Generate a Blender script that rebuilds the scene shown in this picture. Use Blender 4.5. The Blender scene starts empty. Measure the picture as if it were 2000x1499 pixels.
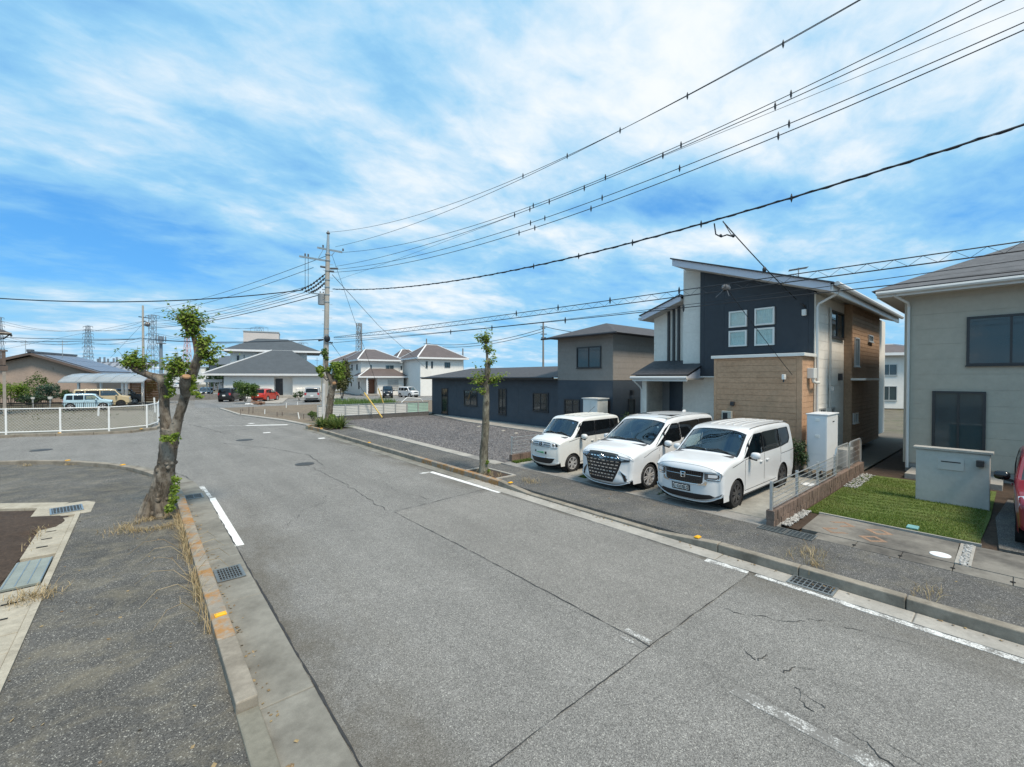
import bpy, math, random
from mathutils import Vector, Matrix, noise
from mathutils.geometry import delaunay_2d_cdt
R = random.Random(11)
SC = bpy.context.scene
COL = SC.collection
PI = math.pi

# ------------------------------------------------------------------ camera
FPX, YAW, PITCH, EYE = 845.0, math.atan(725 / 845.0), math.atan(11.5 / 845.0), 3.0
SY, CY = math.sin(YAW), math.cos(YAW)
cam_d = bpy.data.cameras.new('camera')
cam_d.sensor_width = 36
cam_d.lens = 36 * FPX / 2000
cam_d.clip_start = 0.05
cam_d.clip_end = 5000
cam = bpy.data.objects.new('camera', cam_d)
COL.objects.link(cam)
cam.location = (0, 0, EYE)
cam.rotation_euler = (PI / 2 - PITCH, 0, -YAW)
SC.camera = cam

# ------------------------------------------------------------------ sky and sun
SUN_EL, SUN_AZ = math.radians(60), math.radians(182)   # azimuth clockwise from +Y
SKY_STRENGTH, SUN_STRENGTH, EXPOSURE = 0.095, 2.6, 0.80
w = bpy.data.worlds.new('World')
SC.world = w
w.use_nodes = True
NT = w.node_tree
NT.nodes.clear()
def wn(t, **k):
    n = NT.nodes.new(t)
    for a, b in k.items(): setattr(n, a, b)
    return n
def lk(a, b): NT.links.new(a, b)
def wmath(op, a, b=None, c=None, clamp=False):
    n = wn('ShaderNodeMath', operation=op, use_clamp=clamp)
    for i, v in enumerate((a, b, c)):
        if v is None: continue
        if isinstance(v, (int, float)): n.inputs[i].default_value = v
        else: lk(v, n.inputs[i])
    return n.outputs[0]
def wmix(f, a, b):
    n = wn('ShaderNodeMix', data_type='RGBA')
    for i, v in ((0, f), (6, a), (7, b)):
        if isinstance(v, (int, float)): n.inputs[i].default_value = v
        elif isinstance(v, tuple): n.inputs[i].default_value = (*v, 1)
        else: lk(v, n.inputs[i])
    return n.outputs[2]
tc = wn('ShaderNodeTexCoord')
sep = wn('ShaderNodeSeparateXYZ'); lk(tc.outputs['Generated'], sep.inputs[0])
sky = wn('ShaderNodeTexSky', sky_type='NISHITA', sun_disc=False)
sky.sun_elevation = SUN_EL
sky.sun_rotation = SUN_AZ
sky.air_density = 1.0; sky.dust_density = 0.6; sky.ozone_density = 2.0
zc = wmath('MAXIMUM', sep.outputs[2], 0.0)
den = wmath('ADD', zc, 0.16)
px = wmath('DIVIDE', sep.outputs[0], den)
py = wmath('DIVIDE', sep.outputs[1], den)
comb = wn('ShaderNodeCombineXYZ'); lk(px, comb.inputs[0]); lk(py, comb.inputs[1])
def wnoise(scale, detail, rough, dist, vec=comb.outputs[0], rot=0, stretch=(1, 1, 1), off=(0, 0, 0)):
    mp = wn('ShaderNodeMapping'); lk(vec, mp.inputs[0])
    mp.inputs['Rotation'].default_value = (0, 0, rot); mp.inputs['Scale'].default_value = stretch
    mp.inputs['Location'].default_value = off
    n = wn('ShaderNodeTexNoise'); lk(mp.outputs[0], n.inputs['Vector'])
    n.inputs['Scale'].default_value = scale; n.inputs['Detail'].default_value = detail
    n.inputs['Roughness'].default_value = rough; n.inputs['Distortion'].default_value = dist
    return n.outputs[0]
n1 = wnoise(1.35, 9, 0.55, 0.25, rot=0.5, stretch=(1.0, 1.5, 1), off=(3.1, 1.7, 0))
n2 = wnoise(3.2, 8, 0.55, 0.3, rot=0.9, stretch=(1, 1.5, 1), off=(7.7, 2.2, 4))
n3 = wnoise(0.45, 3, 0.5, 0.2, off=(1.2, 5.5, 2))
n4 = wnoise(8.0, 6, 0.6, 0.5, rot=0.6, stretch=(1, 1.35, 1), off=(2.7, 9.2, 1))
def pxdir(x, y):
    a, b = (x - 1000) / FPX, -(y - 749.5) / FPX
    fy = math.cos(PITCH) + b * math.sin(PITCH); fz = -math.sin(PITCH) + b * math.cos(PITCH)
    return Vector((fy * SY + a * CY, fy * CY - a * SY, fz))
def plane(x, y):
    d = pxdir(x, y).normalized(); k = max(d.z, 0) + 0.16
    return (d.x / k, d.y / k)
def blob(x, y, sx, sy, rot=0.0):
    """soft bank of cloud or gap, placed on the cloud sheet where the photograph has it"""
    cx, cy = plane(x, y)
    dx = wmath('SUBTRACT', px, cx); dy = wmath('SUBTRACT', py, cy)
    # axes: along the view's right and along its depth
    ar = YAW * -1 + rot
    ca, sa = math.cos(ar), math.sin(ar)
    u = wmath('DIVIDE', wmath('ADD', wmath('MULTIPLY', dx, ca), wmath('MULTIPLY', dy, sa)), sx)
    v = wmath('DIVIDE', wmath('SUBTRACT', wmath('MULTIPLY', dy, ca), wmath('MULTIPLY', dx, sa)), sy)
    q = wmath('ADD', wmath('MULTIPLY', u, u), wmath('MULTIPLY', v, v))
    return wmath('POWER', 2.718, wmath('MULTIPLY', q, -1.0))
cov = wmath('ADD', wmath('MULTIPLY', n1, 1.0), wmath('MULTIPLY', n2, 0.58))
cov = wmath('ADD', cov, wmath('MULTIPLY', n3, 0.35))
cov = wmath('ADD', cov, wmath('MULTIPLY', n4, 0.30))
SKYBLOBS = [
    # x, y, size across, size in depth, amount
    (1200, 130, 0.8, 0.55, 0.12), (1750, 60, 0.6, 0.5, 0.18), (650, 230, 0.9, 0.5, 0.16), (1700, 330, 0.45, 0.25, 0.20),
    (1000, 330, 0.5, 0.3, 0.15), (700, 420, 0.4, 0.25, 0.22), (300, 340, 0.7, 0.35, 0.16),
    (60, 480, 0.9, 0.45, -0.40), (520, 520, 0.7, 0.4, -0.12), (1330, 395, 0.5, 0.22, -0.34), (1530, 385, 0.3, 0.2, -0.2),
    (1000, 440, 0.5, 0.3, -0.10), (1130, 590, 0.9, 0.8, -0.14), (1900, 330, 0.25, 0.2, -0.10), (820, 600, 0.9, 0.8, 0.16), (300, 610, 1.2, 0.8, 0.05), (520, 120, 0.3, 0.25, 0.06), (1900, 420, 0.4, 0.3, -0.2),
    (1480, 470, 0.5, 0.3, 0.16), (150, 110, 0.8, 0.7, -0.26), (560, 330, 0.6, 0.35, -0.10), (700, 90, 0.4, 0.3, -0.12), (1050, 470, 0.4, 0.25, 0.10), (350, 250, 0.35, 0.2, 0.10),
]
for (bx, by, sx, sy, am) in SKYBLOBS:
    cov = wmath('ADD', cov, wmath('MULTIPLY', blob(bx, by, sx, sy), am))
ramp = wn('ShaderNodeMapRange', interpolation_type='SMOOTHSTEP'); lk(cov, ramp.inputs[0])
ramp.inputs[1].default_value = 0.64; ramp.inputs[2].default_value = 1.16
thick = wn('ShaderNodeMapRange', interpolation_type='SMOOTHSTEP'); lk(cov, thick.inputs[0])
thick.inputs[1].default_value = 1.02; thick.inputs[2].default_value = 1.52
# blue of the clear air: Nishita, pushed to the cyan blue of the photograph
blue = wn('ShaderNodeMix', data_type='RGBA', blend_type='MULTIPLY'); blue.inputs[0].default_value = 1
lk(sky.outputs[0], blue.inputs[6]); blue.inputs[7].default_value = (0.62, 1.02, 1.12, 1)
blue2 = wmix(0.6, blue.outputs[2], (0.40, 2.15, 5.5))
veil = wmix(thick.outputs[0], (2.0, 4.0, 5.7), (5.7, 6.0, 6.2))
air = wmix(ramp.outputs[0], blue2, veil)
bg = wn('ShaderNodeBackground'); lk(air, bg.inputs[0]); bg.inputs[1].default_value = SKY_STRENGTH
wo = wn('ShaderNodeOutputWorld'); lk(bg.outputs[0], wo.inputs[0])

sun_d = bpy.data.lights.new('sun', 'SUN')
sun_d.energy = SUN_STRENGTH; sun_d.angle = math.radians(14); sun_d.color = (1, 0.87, 0.70)
sun = bpy.data.objects.new('sun', sun_d); COL.objects.link(sun)
sdir = Vector((math.sin(SUN_AZ) * math.cos(SUN_EL), math.cos(SUN_AZ) * math.cos(SUN_EL), math.sin(SUN_EL)))
sun.rotation_euler = sdir.to_track_quat('Z', 'Y').to_euler()
sun.location = sdir * 60
vs = SC.view_settings
vs.view_transform = 'Standard'; vs.look = 'None'; vs.gamma = 1; vs.exposure = EXPOSURE
vs.use_curve_mapping = False
SC.cycles.max_bounces = 6
SC.cycles.transparent_max_bounces = 12

# ------------------------------------------------------------------ photograph pixel -> place in the world
def G(x, y, z=0.0):
    r = pxdir(x, y); t = (z - EYE) / r.z
    return Vector((r.x * t, r.y * t, z))
def P(x, y, d):
    r = pxdir(x, y); k = d / (r.x * SY + r.y * CY)
    return Vector((r.x * k, r.y * k, EYE + r.z * k))
def onx(x, y, X):
    r = pxdir(x, y); t = X / r.x
    return Vector((X, r.y * t, EYE + r.z * t))
def ony(x, y, Y):
    r = pxdir(x, y); t = Y / r.y
    return Vector((r.x * t, Y, EYE + r.z * t))

# ------------------------------------------------------------------ objects
WM = {}
def tag(o, label=None, cat=None, group=None, kind=None):
    if label: o['label'] = label
    if cat: o['category'] = cat
    if group: o['group'] = group
    if kind: o['kind'] = kind
    return o
def thing(name, label, cat, loc=(0, 0, 0), rz=0.0, group=None, kind=None):
    o = bpy.data.objects.new(name, None)
    o.empty_display_size = 0.2
    COL.objects.link(o)
    o.location = loc; o.rotation_euler = (0, 0, rz)
    WM[o.name] = Matrix.Translation(Vector(loc)) @ Matrix.Rotation(rz, 4, 'Z')
    return tag(o, label, cat, group, kind)
def link_mesh(name, me, parent=None):
    o = bpy.data.objects.new(name, me)
    COL.objects.link(o)
    if parent is not None: o.parent = parent
    WM[o.name] = WM[parent.name] if parent is not None else Matrix.Identity(4)
    return o
KIDS = {}
def kids_of(o):
    return [c for c in COL.objects if c.parent == o]
def copy_tree(o, loc=None, rz=None, label=None, group=None, parent=None, _index=None):
    if _index is None:
        _index = {}
        for c in COL.objects:
            if c.parent is not None: _index.setdefault(c.parent.name, []).append(c)
    n = o.copy(); COL.objects.link(n)
    if parent is not None: n.parent = parent
    if loc is not None: n.location = loc
    if rz is not None: n.rotation_euler = (0, 0, rz)
    if label: n['label'] = label
    if group: n['group'] = group
    for c in _index.get(o.name, []): copy_tree(c, parent=n, _index=_index)
    return n

class MB:
    def __init__(s): s.v = []; s.f = []
    def add(s, vs, fs):
        b = len(s.v); s.v += [Vector(q) for q in vs]; s.f += [tuple(i + b for i in f) for f in fs]
        return s
    def quad(s, a, b, c, d): return s.add((a, b, c, d), ((0, 1, 2, 3),))
    def poly(s, pts): return s.add(pts, (tuple(range(len(pts))),))
    def box(s, x0, x1, y0, y1, z0, z1):
        return s.add([(x, y, z) for z in (z0, z1) for y in (y0, y1) for x in (x0, x1)],
                     ((0, 2, 3, 1), (4, 5, 7, 6), (0, 1, 5, 4), (2, 6, 7, 3), (0, 4, 6, 2), (1, 3, 7, 5)))
    def obox(s, c, a, b, d):
        """box at centre c with half axes a, b, d"""
        c, a, b, d = Vector(c), Vector(a), Vector(b), Vector(d)
        return s.add([c + sx * a + sy * b + sz * d for sz in (-1, 1) for sy in (-1, 1) for sx in (-1, 1)],
                     ((0, 2, 3, 1), (4, 5, 7, 6), (0, 1, 5, 4), (2, 6, 7, 3), (0, 4, 6, 2), (1, 3, 7, 5)))
    def beam(s, p, q, w, h, up=(0, 0, 1)):
        p, q = Vector(p), Vector(q); d = q - p
        u = Vector(up); r = d.cross(u)
        if r.length < 1e-5: r = d.cross(Vector((1, 0, 0)))
        r.normalize(); u = r.cross(d).normalized()
        return s.obox((p + q) / 2, d / 2, r * w / 2, u * h / 2)
    def prism(s, pts, z0, z1):
        n = len(pts)
        s.add([(p[0], p[1], z0) for p in pts] + [(p[0], p[1], z1) for p in pts],
              [tuple(range(n - 1, -1, -1)), tuple(range(n, 2 * n))] + [(i, (i + 1) % n, n + (i + 1) % n, n + i) for i in range(n)])
        return s
    def slabpoly(s, pts, d):
        """polygon of 3D points thickened by the vector d"""
        n = len(pts); d = Vector(d); pts = [Vector(p) for p in pts]
        return s.add(pts + [p + d for p in pts], [tuple(range(n - 1, -1, -1)), tuple(range(n, 2 * n))] + [(i, (i + 1) % n, n + (i + 1) % n, n + i) for i in range(n)])
    def tube(s, path, rad, n=6, cap=True, fn=None):
        path = [Vector(p) for p in path]
        if not hasattr(rad, '__len__'): rad = [rad] * len(path)
        b = len(s.v); t0 = (path[1] - path[0]).normalized()
        ref = Vector((0, 0, 1)) if abs(t0.z) < 0.9 else Vector((1, 0, 0))
        a = t0.cross(ref).normalized()
        for i, p in enumerate(path):
            t = (path[min(i + 1, len(path) - 1)] - path[max(i - 1, 0)]).normalized()
            a = (a - t * a.dot(t))
            a = a.normalized() if a.length > 1e-6 else t.orthogonal().normalized()
            c = t.cross(a)
            for k in range(n):
                an = 2 * PI * k / n
                dr = a * math.cos(an) + c * math.sin(an)
                rr = rad[i] if fn is None else rad[i] * fn(i, an, p)
                s.v.append(p + dr * rr)
        for i in range(len(path) - 1):
            for k in range(n):
                k2 = (k + 1) % n
                s.f.append((b + i * n + k, b + i * n + k2, b + (i + 1) * n + k2, b + (i + 1) * n + k))
        if cap:
            s.f.append(tuple(b + k for k in range(n - 1, -1, -1)))
            e = b + (len(path) - 1) * n
            s.f.append(tuple(e + k for k in range(n)))
        return s
    def lathe(s, prof, c, axis='z', n=16, closed=False, caps=True):
        """prof: (radius, height) pairs turned about an axis through c"""
        c = Vector(c); b = len(s.v)
        for (r, h) in prof:
            for k in range(n):
                an = 2 * PI * k / n; q = (r * math.cos(an), r * math.sin(an))
                s.v.append(c + Vector({'z': (q[0], q[1], h), 'x': (h, q[0], q[1]), 'y': (q[0], h, q[1])}[axis]))
        m = len(prof)
        for i in range(m if closed else m - 1):
            for k in range(n):
                k2 = (k + 1) % n; j = (i + 1) % m
                s.f.append((b + i * n + k, b + i * n + k2, b + j * n + k2, b + j * n + k))
        if caps and not closed:
            s.f.append(tuple(b + k for k in range(n - 1, -1, -1)))
            s.f.append(tuple(b + (m - 1) * n + k for k in range(n)))
        return s
    def ell(s, c, rx, ry, rz, nu=12, nv=8, e=1.0):
        """(super)ellipsoid; e<1 makes it boxier"""
        c = Vector(c); b = len(s.v)
        pw = lambda q: math.copysign(abs(q) ** e, q)
        for i in range(nv + 1):
            la = -PI / 2 + PI * i / nv
            for k in range(nu):
                lo = 2 * PI * k / nu
                s.v.append(c + Vector((rx * pw(math.cos(la)) * pw(math.cos(lo)), ry * pw(math.cos(la)) * pw(math.sin(lo)), rz * pw(math.sin(la)))))
        for i in range(nv):
            for k in range(nu):
                k2 = (k + 1) % nu
                s.f.append((b + i * nu + k, b + i * nu + k2, b + (i + 1) * nu + k2, b + (i + 1) * nu + k))
        return s
    def weld(s, q=1e-4):
        idx, nv, mp = {}, [], []
        for v in s.v:
            k = (round(v.x / q), round(v.y / q), round(v.z / q))
            if k not in idx: idx[k] = len(nv); nv.append(v)
            mp.append(idx[k])
        fs = []
        for f in s.f:
            g = [mp[i] for i in f]; g = [a for i, a in enumerate(g) if a != g[i - 1]]
            if len(g) >= 3: fs.append(tuple(g))
        s.v, s.f = nv, fs
        return s
    def build(s, name, mat, parent=None, smooth=False, world=True, kind=None, bevel=0.0, label=None):
        me = bpy.data.meshes.new(name)
        vs = s.v
        if parent is not None and world:
            inv = WM[parent.name].inverted()
            vs = [inv @ q for q in vs]
        me.from_pydata([tuple(q) for q in vs], [], s.f)
        if mat is not None: me.materials.append(mat)
        if smooth:
            me.polygons.foreach_set('use_smooth', [True] * len(me.polygons))
            me.set_sharp_from_angle(angle=math.radians(smooth if smooth is not True else 40))
        me.update()
        o = link_mesh(name, me, parent)
        if bevel:
            b = o.modifiers.new('bevel', 'BEVEL'); b.width = bevel; b.segments = 2; b.limit_method = 'ANGLE'
        if kind: o['kind'] = kind
        if label: o['label'] = label
        return o

# ------------------------------------------------------------------ materials
MATS = {}
def newmat(name):
    m = bpy.data.materials.new(name); m.use_nodes = True
    t = m.node_tree; t.nodes.clear()
    out = t.nodes.new('ShaderNodeOutputMaterial')
    return m, t, out
class MT:
    """small helper around one material's nodes"""
    def __init__(s, name):
        s.m, s.t, s.out = newmat(name)
        s.pos = s.n('ShaderNodeNewGeometry').outputs['Position']
    def n(s, ty, **k):
        n = s.t.nodes.new(ty)
        for a, b in k.items(): setattr(n, a, b)
        return n
    def l(s, a, b): s.t.links.new(a, b)
    def noise(s, scale, detail=4, rough=0.55, stretch=None, dist=0, rot=0):
        vec = s.pos
        if stretch:
            mp = s.n('ShaderNodeMapping'); s.l(vec, mp.inputs[0]); mp.inputs['Scale'].default_value = stretch
            mp.inputs['Rotation'].default_value = (0, 0, rot); vec = mp.outputs[0]
        q = s.n('ShaderNodeTexNoise'); s.l(vec, q.inputs['Vector'])
        q.inputs['Scale'].default_value = scale; q.inputs['Detail'].default_value = detail
        q.inputs['Roughness'].default_value = rough; q.inputs['Distortion'].default_value = dist
        return q.outputs[0]
    def voro(s, scale, out='Color', feature='F1'):
        q = s.n('ShaderNodeTexVoronoi', feature=feature); s.l(s.pos, q.inputs['Vector']); q.inputs['Scale'].default_value = scale
        return q.outputs[out]
    def math(s, op, a, b=None, clamp=False):
        q = s.n('ShaderNodeMath', operation=op, use_clamp=clamp)
        for i, v in enumerate((a, b)):
            if v is None: continue
            if isinstance(v, (int, float)): q.inputs[i].default_value = v
            else: s.l(v, q.inputs[i])
        return q.outputs[0]
    def rng(s, v, a, b, c=0.0, d=1.0):
        q = s.n('ShaderNodeMapRange'); s.l(v, q.inputs[0])
        for i, k in enumerate((a, b, c, d)): q.inputs[i + 1].default_value = k
        return q.outputs[0]
    def mix(s, f, a, b, blend='MIX'):
        q = s.n('ShaderNodeMix', data_type='RGBA', blend_type=blend)
        for i, v in ((0, f), (6, a), (7, b)):
            if isinstance(v, (int, float)): q.inputs[i].default_value = v
            elif isinstance(v, tuple): q.inputs[i].default_value = (*v[:3], 1)
            else: s.l(v, q.inputs[i])
        return q.outputs[2]
    def fin(s, col, rough=0.7, metal=0.0, spec=0.5, bump=None, bstr=0.3, bdist=0.01, coat=0.0, trans=None):
        p = s.n('ShaderNodeBsdfPrincipled')
        if isinstance(col, tuple): p.inputs['Base Color'].default_value = (*col[:3], 1)
        else: s.l(col, p.inputs['Base Color'])
        if isinstance(rough, (int, float)): p.inputs['Roughness'].default_value = rough
        else: s.l(rough, p.inputs['Roughness'])
        p.inputs['Metallic'].default_value = metal
        p.inputs['Specular IOR Level'].default_value = spec
        p.inputs['Coat Weight'].default_value = coat; p.inputs['Coat Roughness'].default_value = 0.03
        if bump is not None:
            b = s.n('ShaderNodeBump'); s.l(bump, b.inputs['Height']); b.inputs['Strength'].default_value = bstr; b.inputs['Distance'].default_value = bdist
            s.l(b.outputs[0], p.inputs['Normal'])
        s.l(p.outputs[0], s.out.inputs[0])
        return s.m
def mat(name, col, rough=0.7, metal=0.0, v=0.12, sc=3.0, spec=0.5, bump=0.0, bsc=60.0, coat=0.0, v2=0.0, sc2=40.0, stretch=None):
    if name in MATS: return MATS[name]
    M = MT(name)
    f = M.rng(M.noise(sc, 5, 0.6, stretch), 0.3, 0.7, 1 - v, 1 + v)
    if v2: f = M.math('MULTIPLY', f, M.rng(M.noise(sc2, 3, 0.6, stretch), 0.3, 0.7, 1 - v2, 1 + v2))
    c = M.n('ShaderNodeVectorMath', operation='SCALE'); c.inputs[0].default_value = col[:3]; M.l(f, c.inputs['Scale'])
    r = M.rng(M.noise(sc * 2.3, 3), 0.3, 0.7, max(rough - 0.06, 0.02), min(rough + 0.06, 1))
    bn = M.noise(bsc, 4, 0.6) if bump else None
    MATS[name] = M.fin(c.outputs[0], r, metal, spec, bn, bump, 0.01, coat)
    return MATS[name]
def asphalt(name, lo, mid, hi, tint=(1, 1, 0.985), streak=0.12, wear=0.15, sand=0.0, grime=0.0):
    M = MT(name)
    g = M.n('ShaderNodeSeparateColor'); M.l(M.voro(120), g.inputs[0])
    g2 = M.n('ShaderNodeSeparateColor'); M.l(M.voro(270), g2.inputs[0])
    val = M.math('ADD', M.math('MULTIPLY', g.outputs[0], 0.6), M.math('MULTIPLY', g2.outputs[0], 0.4))
    base = M.mix(M.rng(val, 0.15, 0.85), (lo, lo, lo), (hi, hi, hi))
    spark = M.rng(g.outputs[1], 0.93, 0.97)
    base = M.mix(M.math('MULTIPLY', spark, 0.55), base, (0.55, 0.55, 0.53))
    pit = M.rng(g2.outputs[1], 0.10, 0.04)
    base = M.mix(M.math('MULTIPLY', pit, 0.5), base, (lo * 0.4, lo * 0.4, lo * 0.4))
    big = M.rng(M.noise(0.55, 5, 0.6), 0.3, 0.7, 1 - wear, 1 + wear)
    st = M.rng(M.noise(1.0, 4, 0.55, (1.5, 0.12, 1)), 0.3, 0.7, 1 - streak, 1 + streak)
    med = M.rng(M.noise(7, 4, 0.6), 0.25, 0.75, 0.9, 1.1)
    k = M.math('MULTIPLY', M.math('MULTIPLY', big, st), med)
    sc = M.n('ShaderNodeVectorMath', operation='SCALE'); M.l(base, sc.inputs[0]); M.l(k, sc.inputs['Scale'])
    c = M.mix(1.0, sc.outputs[0], tint, 'MULTIPLY')
    if grime:
        sp = M.n('ShaderNodeSeparateXYZ'); M.l(M.pos, sp.inputs[0])
        gx = M.math('MULTIPLY', M.rng(sp.outputs[0], 2.5, 1.25), M.rng(sp.outputs[1], 13, 9))
        gx2 = M.math('MULTIPLY', M.rng(sp.outputs[0], 6.2, 7.2), M.rng(sp.outputs[1], 24, 20))
        gk = M.math('MULTIPLY', M.math('MAXIMUM', gx, gx2), M.rng(M.noise(1.1, 6, 0.65, (1.2, 0.5, 1)), 0.36, 0.62))
        oil = M.rng(M.noise(0.8, 5, 0.6, (1.6, 0.22, 1), 0.5), 0.60, 0.74)
        c = M.mix(M.math('MULTIPLY', gk, grime), c, (0.085, 0.072, 0.052)); c = M.mix(M.math('MULTIPLY', oil, 0.28), c, (0.07, 0.07, 0.068))
    if sand: c = M.mix(M.math('MULTIPLY', M.rng(M.noise(1.9, 8, 0.75, (1.0, 1.25, 1), 0.5, 0.35), 0.47, 0.78), sand), c, (0.25, 0.22, 0.155))
    d1 = M.voro(120, 'Distance')
    return M.fin(c, 0.88, 0, 0.35, M.math('ADD', d1, M.noise(40, 3)), 0.55, 0.006)
def concrete(name, col, stain=0.35, sc=1.6, grain=0.10, moss=None, dark=(0.10, 0.095, 0.085), mo=(0.52, 0.66)):
    M = MT(name)
    a = M.rng(M.noise(sc, 7, 0.65), 0.42, 0.68)
    b = M.rng(M.noise(sc * 7, 5, 0.7), 0.3, 0.75, 1 - grain * 1.6, 1 + grain * 1.2)
    g = M.rng(M.noise(160, 2), 0.3, 0.7, 1 - grain, 1 + grain)
    c = M.mix(M.math('MULTIPLY', a, stain), col, dark)
    q = M.n('ShaderNodeVectorMath', operation='SCALE'); M.l(c, q.inputs[0]); M.l(M.math('MULTIPLY', b, g), q.inputs['Scale'])
    c = q.outputs[0]
    if moss: c = M.mix(M.math('MULTIPLY', M.rng(M.noise(sc * 2.2, 6, 0.7), *mo), moss[3]), c, moss[:3])
    return M.fin(c, 0.9, 0, 0.3, M.noise(120, 4, 0.7), 0.3, 0.004)
def foliage(name, a, b, trans=0.35):
    if name in MATS: return MATS[name]
    m, t, out = newmat(name)
    geo = t.nodes.new('ShaderNodeNewGeometry')
    rp = t.nodes.new('ShaderNodeMix'); rp.data_type = 'RGBA'
    t.links.new(geo.outputs['Random Per Island'], rp.inputs[0]); rp.inputs[6].default_value = (*a, 1); rp.inputs[7].default_value = (*b, 1)
    d = t.nodes.new('ShaderNodeBsdfPrincipled'); d.inputs['Roughness'].default_value = 0.45; d.inputs['Specular IOR Level'].default_value = 0.35
    tr = t.nodes.new('ShaderNodeBsdfTranslucent'); mx = t.nodes.new('ShaderNodeMixShader'); mx.inputs[0].default_value = trans
    t.links.new(rp.outputs[2], d.inputs['Base Color']); t.links.new(rp.outputs[2], tr.inputs[0])
    t.links.new(d.outputs[0], mx.inputs[1]); t.links.new(tr.outputs[0], mx.inputs[2]); t.links.new(mx.outputs[0], out.inputs[0])
    MATS[name] = m
    return m
def clearglass(name, tint=(0.75, 0.85, 0.82), base=0.07):
    if name in MATS: return MATS[name]
    m, t, out = newmat(name)
    tr = t.nodes.new('ShaderNodeBsdfTransparent'); tr.inputs[0].default_value = (*tint, 1)
    gl = t.nodes.new('ShaderNodeBsdfGlossy'); gl.inputs['Roughness'].default_value = 0.015; gl.inputs[0].default_value = (0.95, 0.97, 1, 1)
    lw = t.nodes.new('ShaderNodeLayerWeight'); lw.inputs[0].default_value = 0.5
    pw = t.nodes.new('ShaderNodeMath'); pw.operation = 'POWER'; t.links.new(lw.outputs['Facing'], pw.inputs[0]); pw.inputs[1].default_value = 4.0
    fr = t.nodes.new('ShaderNodeMapRange'); t.links.new(pw.outputs[0], fr.inputs[0]); fr.inputs[3].default_value = base; fr.inputs[4].default_value = 1.0
    mx = t.nodes.new('ShaderNodeMixShader')
    t.links.new(fr.outputs[0], mx.inputs[0]); t.links.new(tr.outputs[0], mx.inputs[1]); t.links.new(gl.outputs[0], mx.inputs[2]); t.links.new(mx.outputs[0], out.inputs[0])
    MATS[name] = m
    return m
ASPH = asphalt('road_asphalt', 0.085, 0.165, 0.285, tint=(1.02, 0.99, 0.93), streak=0.10, wear=0.10, grime=0.75)
ASPH_NEW = asphalt('patch_asphalt', 0.10, 0.17, 0.28, tint=(1.03, 0.99, 0.92), streak=0.08, wear=0.12)
ASPH_DK = asphalt('pavement_asphalt', 0.036, 0.07, 0.15, tint=(1.02, 0.99, 0.95), streak=0.05, wear=0.25, sand=0.35)
ASPH_L = asphalt('left_pavement_asphalt', 0.036, 0.066, 0.135, tint=(1.03, 0.99, 0.91), streak=0.05, wear=0.3, sand=0.65)
CONC = concrete('kerb_concrete', (0.285, 0.255, 0.21), 0.7, sc=2.2, dark=(0.10, 0.085, 0.065))
CONC_R = concrete('rust_stained_kerb', (0.30, 0.27, 0.225), 0.5, moss=(0.34, 0.17, 0.05, 0.9), mo=(0.46, 0.60))
CONC_G = concrete('gutter_concrete', (0.235, 0.225, 0.195), 0.75, sc=1.1, dark=(0.095, 0.088, 0.075))
CONC_K = concrete('mossy_kerb', (0.20, 0.19, 0.155), 0.6, sc=2.5, dark=(0.085, 0.08, 0.06))
CONC_S = concrete('sandy_slab', (0.40, 0.365, 0.295), 0.5, sc=1.8, grain=0.14, dark=(0.22, 0.19, 0.14))
CONC_P = concrete('pale_concrete', (0.38, 0.36, 0.325), 0.35)
CONC_D = concrete('drive_concrete', (0.33, 0.325, 0.295), 0.5, sc=0.9)
CONC_W = concrete('weathered_concrete', (0.215, 0.20, 0.175), 0.95, sc=1.1, dark=(0.07, 0.065, 0.06))
def worn_paint(name, lo, hi, asph=(0.178, 0.173, 0.163)):
    M = MT(name)
    k = M.math('ADD', M.math('MULTIPLY', M.noise(4.5, 6, 0.7), 0.55), M.math('MULTIPLY', M.noise(38, 5, 0.75), 0.45))
    g = M.n('ShaderNodeSeparateColor'); M.l(M.voro(130), g.inputs[0])
    k = M.math('ADD', k, M.math('MULTIPLY', M.math('SUBTRACT', g.outputs[0], 0.5), 0.10))
    c = M.mix(M.rng(k, lo, hi), (0.72, 0.72, 0.70), asph)
    return M.fin(c, 0.85, 0, 0.3, M.voro(130, 'Distance'), 0.4, 0.005)
WHITE_LINE = worn_paint('road_paint_white', 0.56, 0.66)
WORN_LINE = worn_paint('road_paint_worn', 0.44, 0.58)
FADED_LINE = worn_paint('road_paint_faded', 0.36, 0.50)
TAR = mat('tar', (0.03, 0.03, 0.03), 0.8, v=0.3, sc=9)
STEEL = mat('galvanised_steel', (0.42, 0.44, 0.44), 0.42, 0.85, v=0.1, sc=6)
ALU = mat('aluminium', (0.56, 0.57, 0.57), 0.38, 0.75, v=0.06, sc=4)
BLACKM = mat('black_metal', (0.02, 0.02, 0.022), 0.45, 0.2, v=0.1)
DARKHOLE = mat('dark_hole', (0.008, 0.008, 0.008), 0.9)
WHITEP = mat('white_paint', (0.78, 0.79, 0.79), 0.4, v=0.04, sc=2)
YELLOW = mat('yellow_plastic', (0.78, 0.40, 0.01), 0.4, v=0.08)
DIRT = concrete('dirt', (0.21, 0.17, 0.125), 0.4, sc=1.3, grain=0.25, dark=(0.08, 0.055, 0.04))
SOIL = concrete('dark_soil', (0.07, 0.048, 0.034), 0.5, sc=3, grain=0.3, dark=(0.03, 0.02, 0.014))

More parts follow.
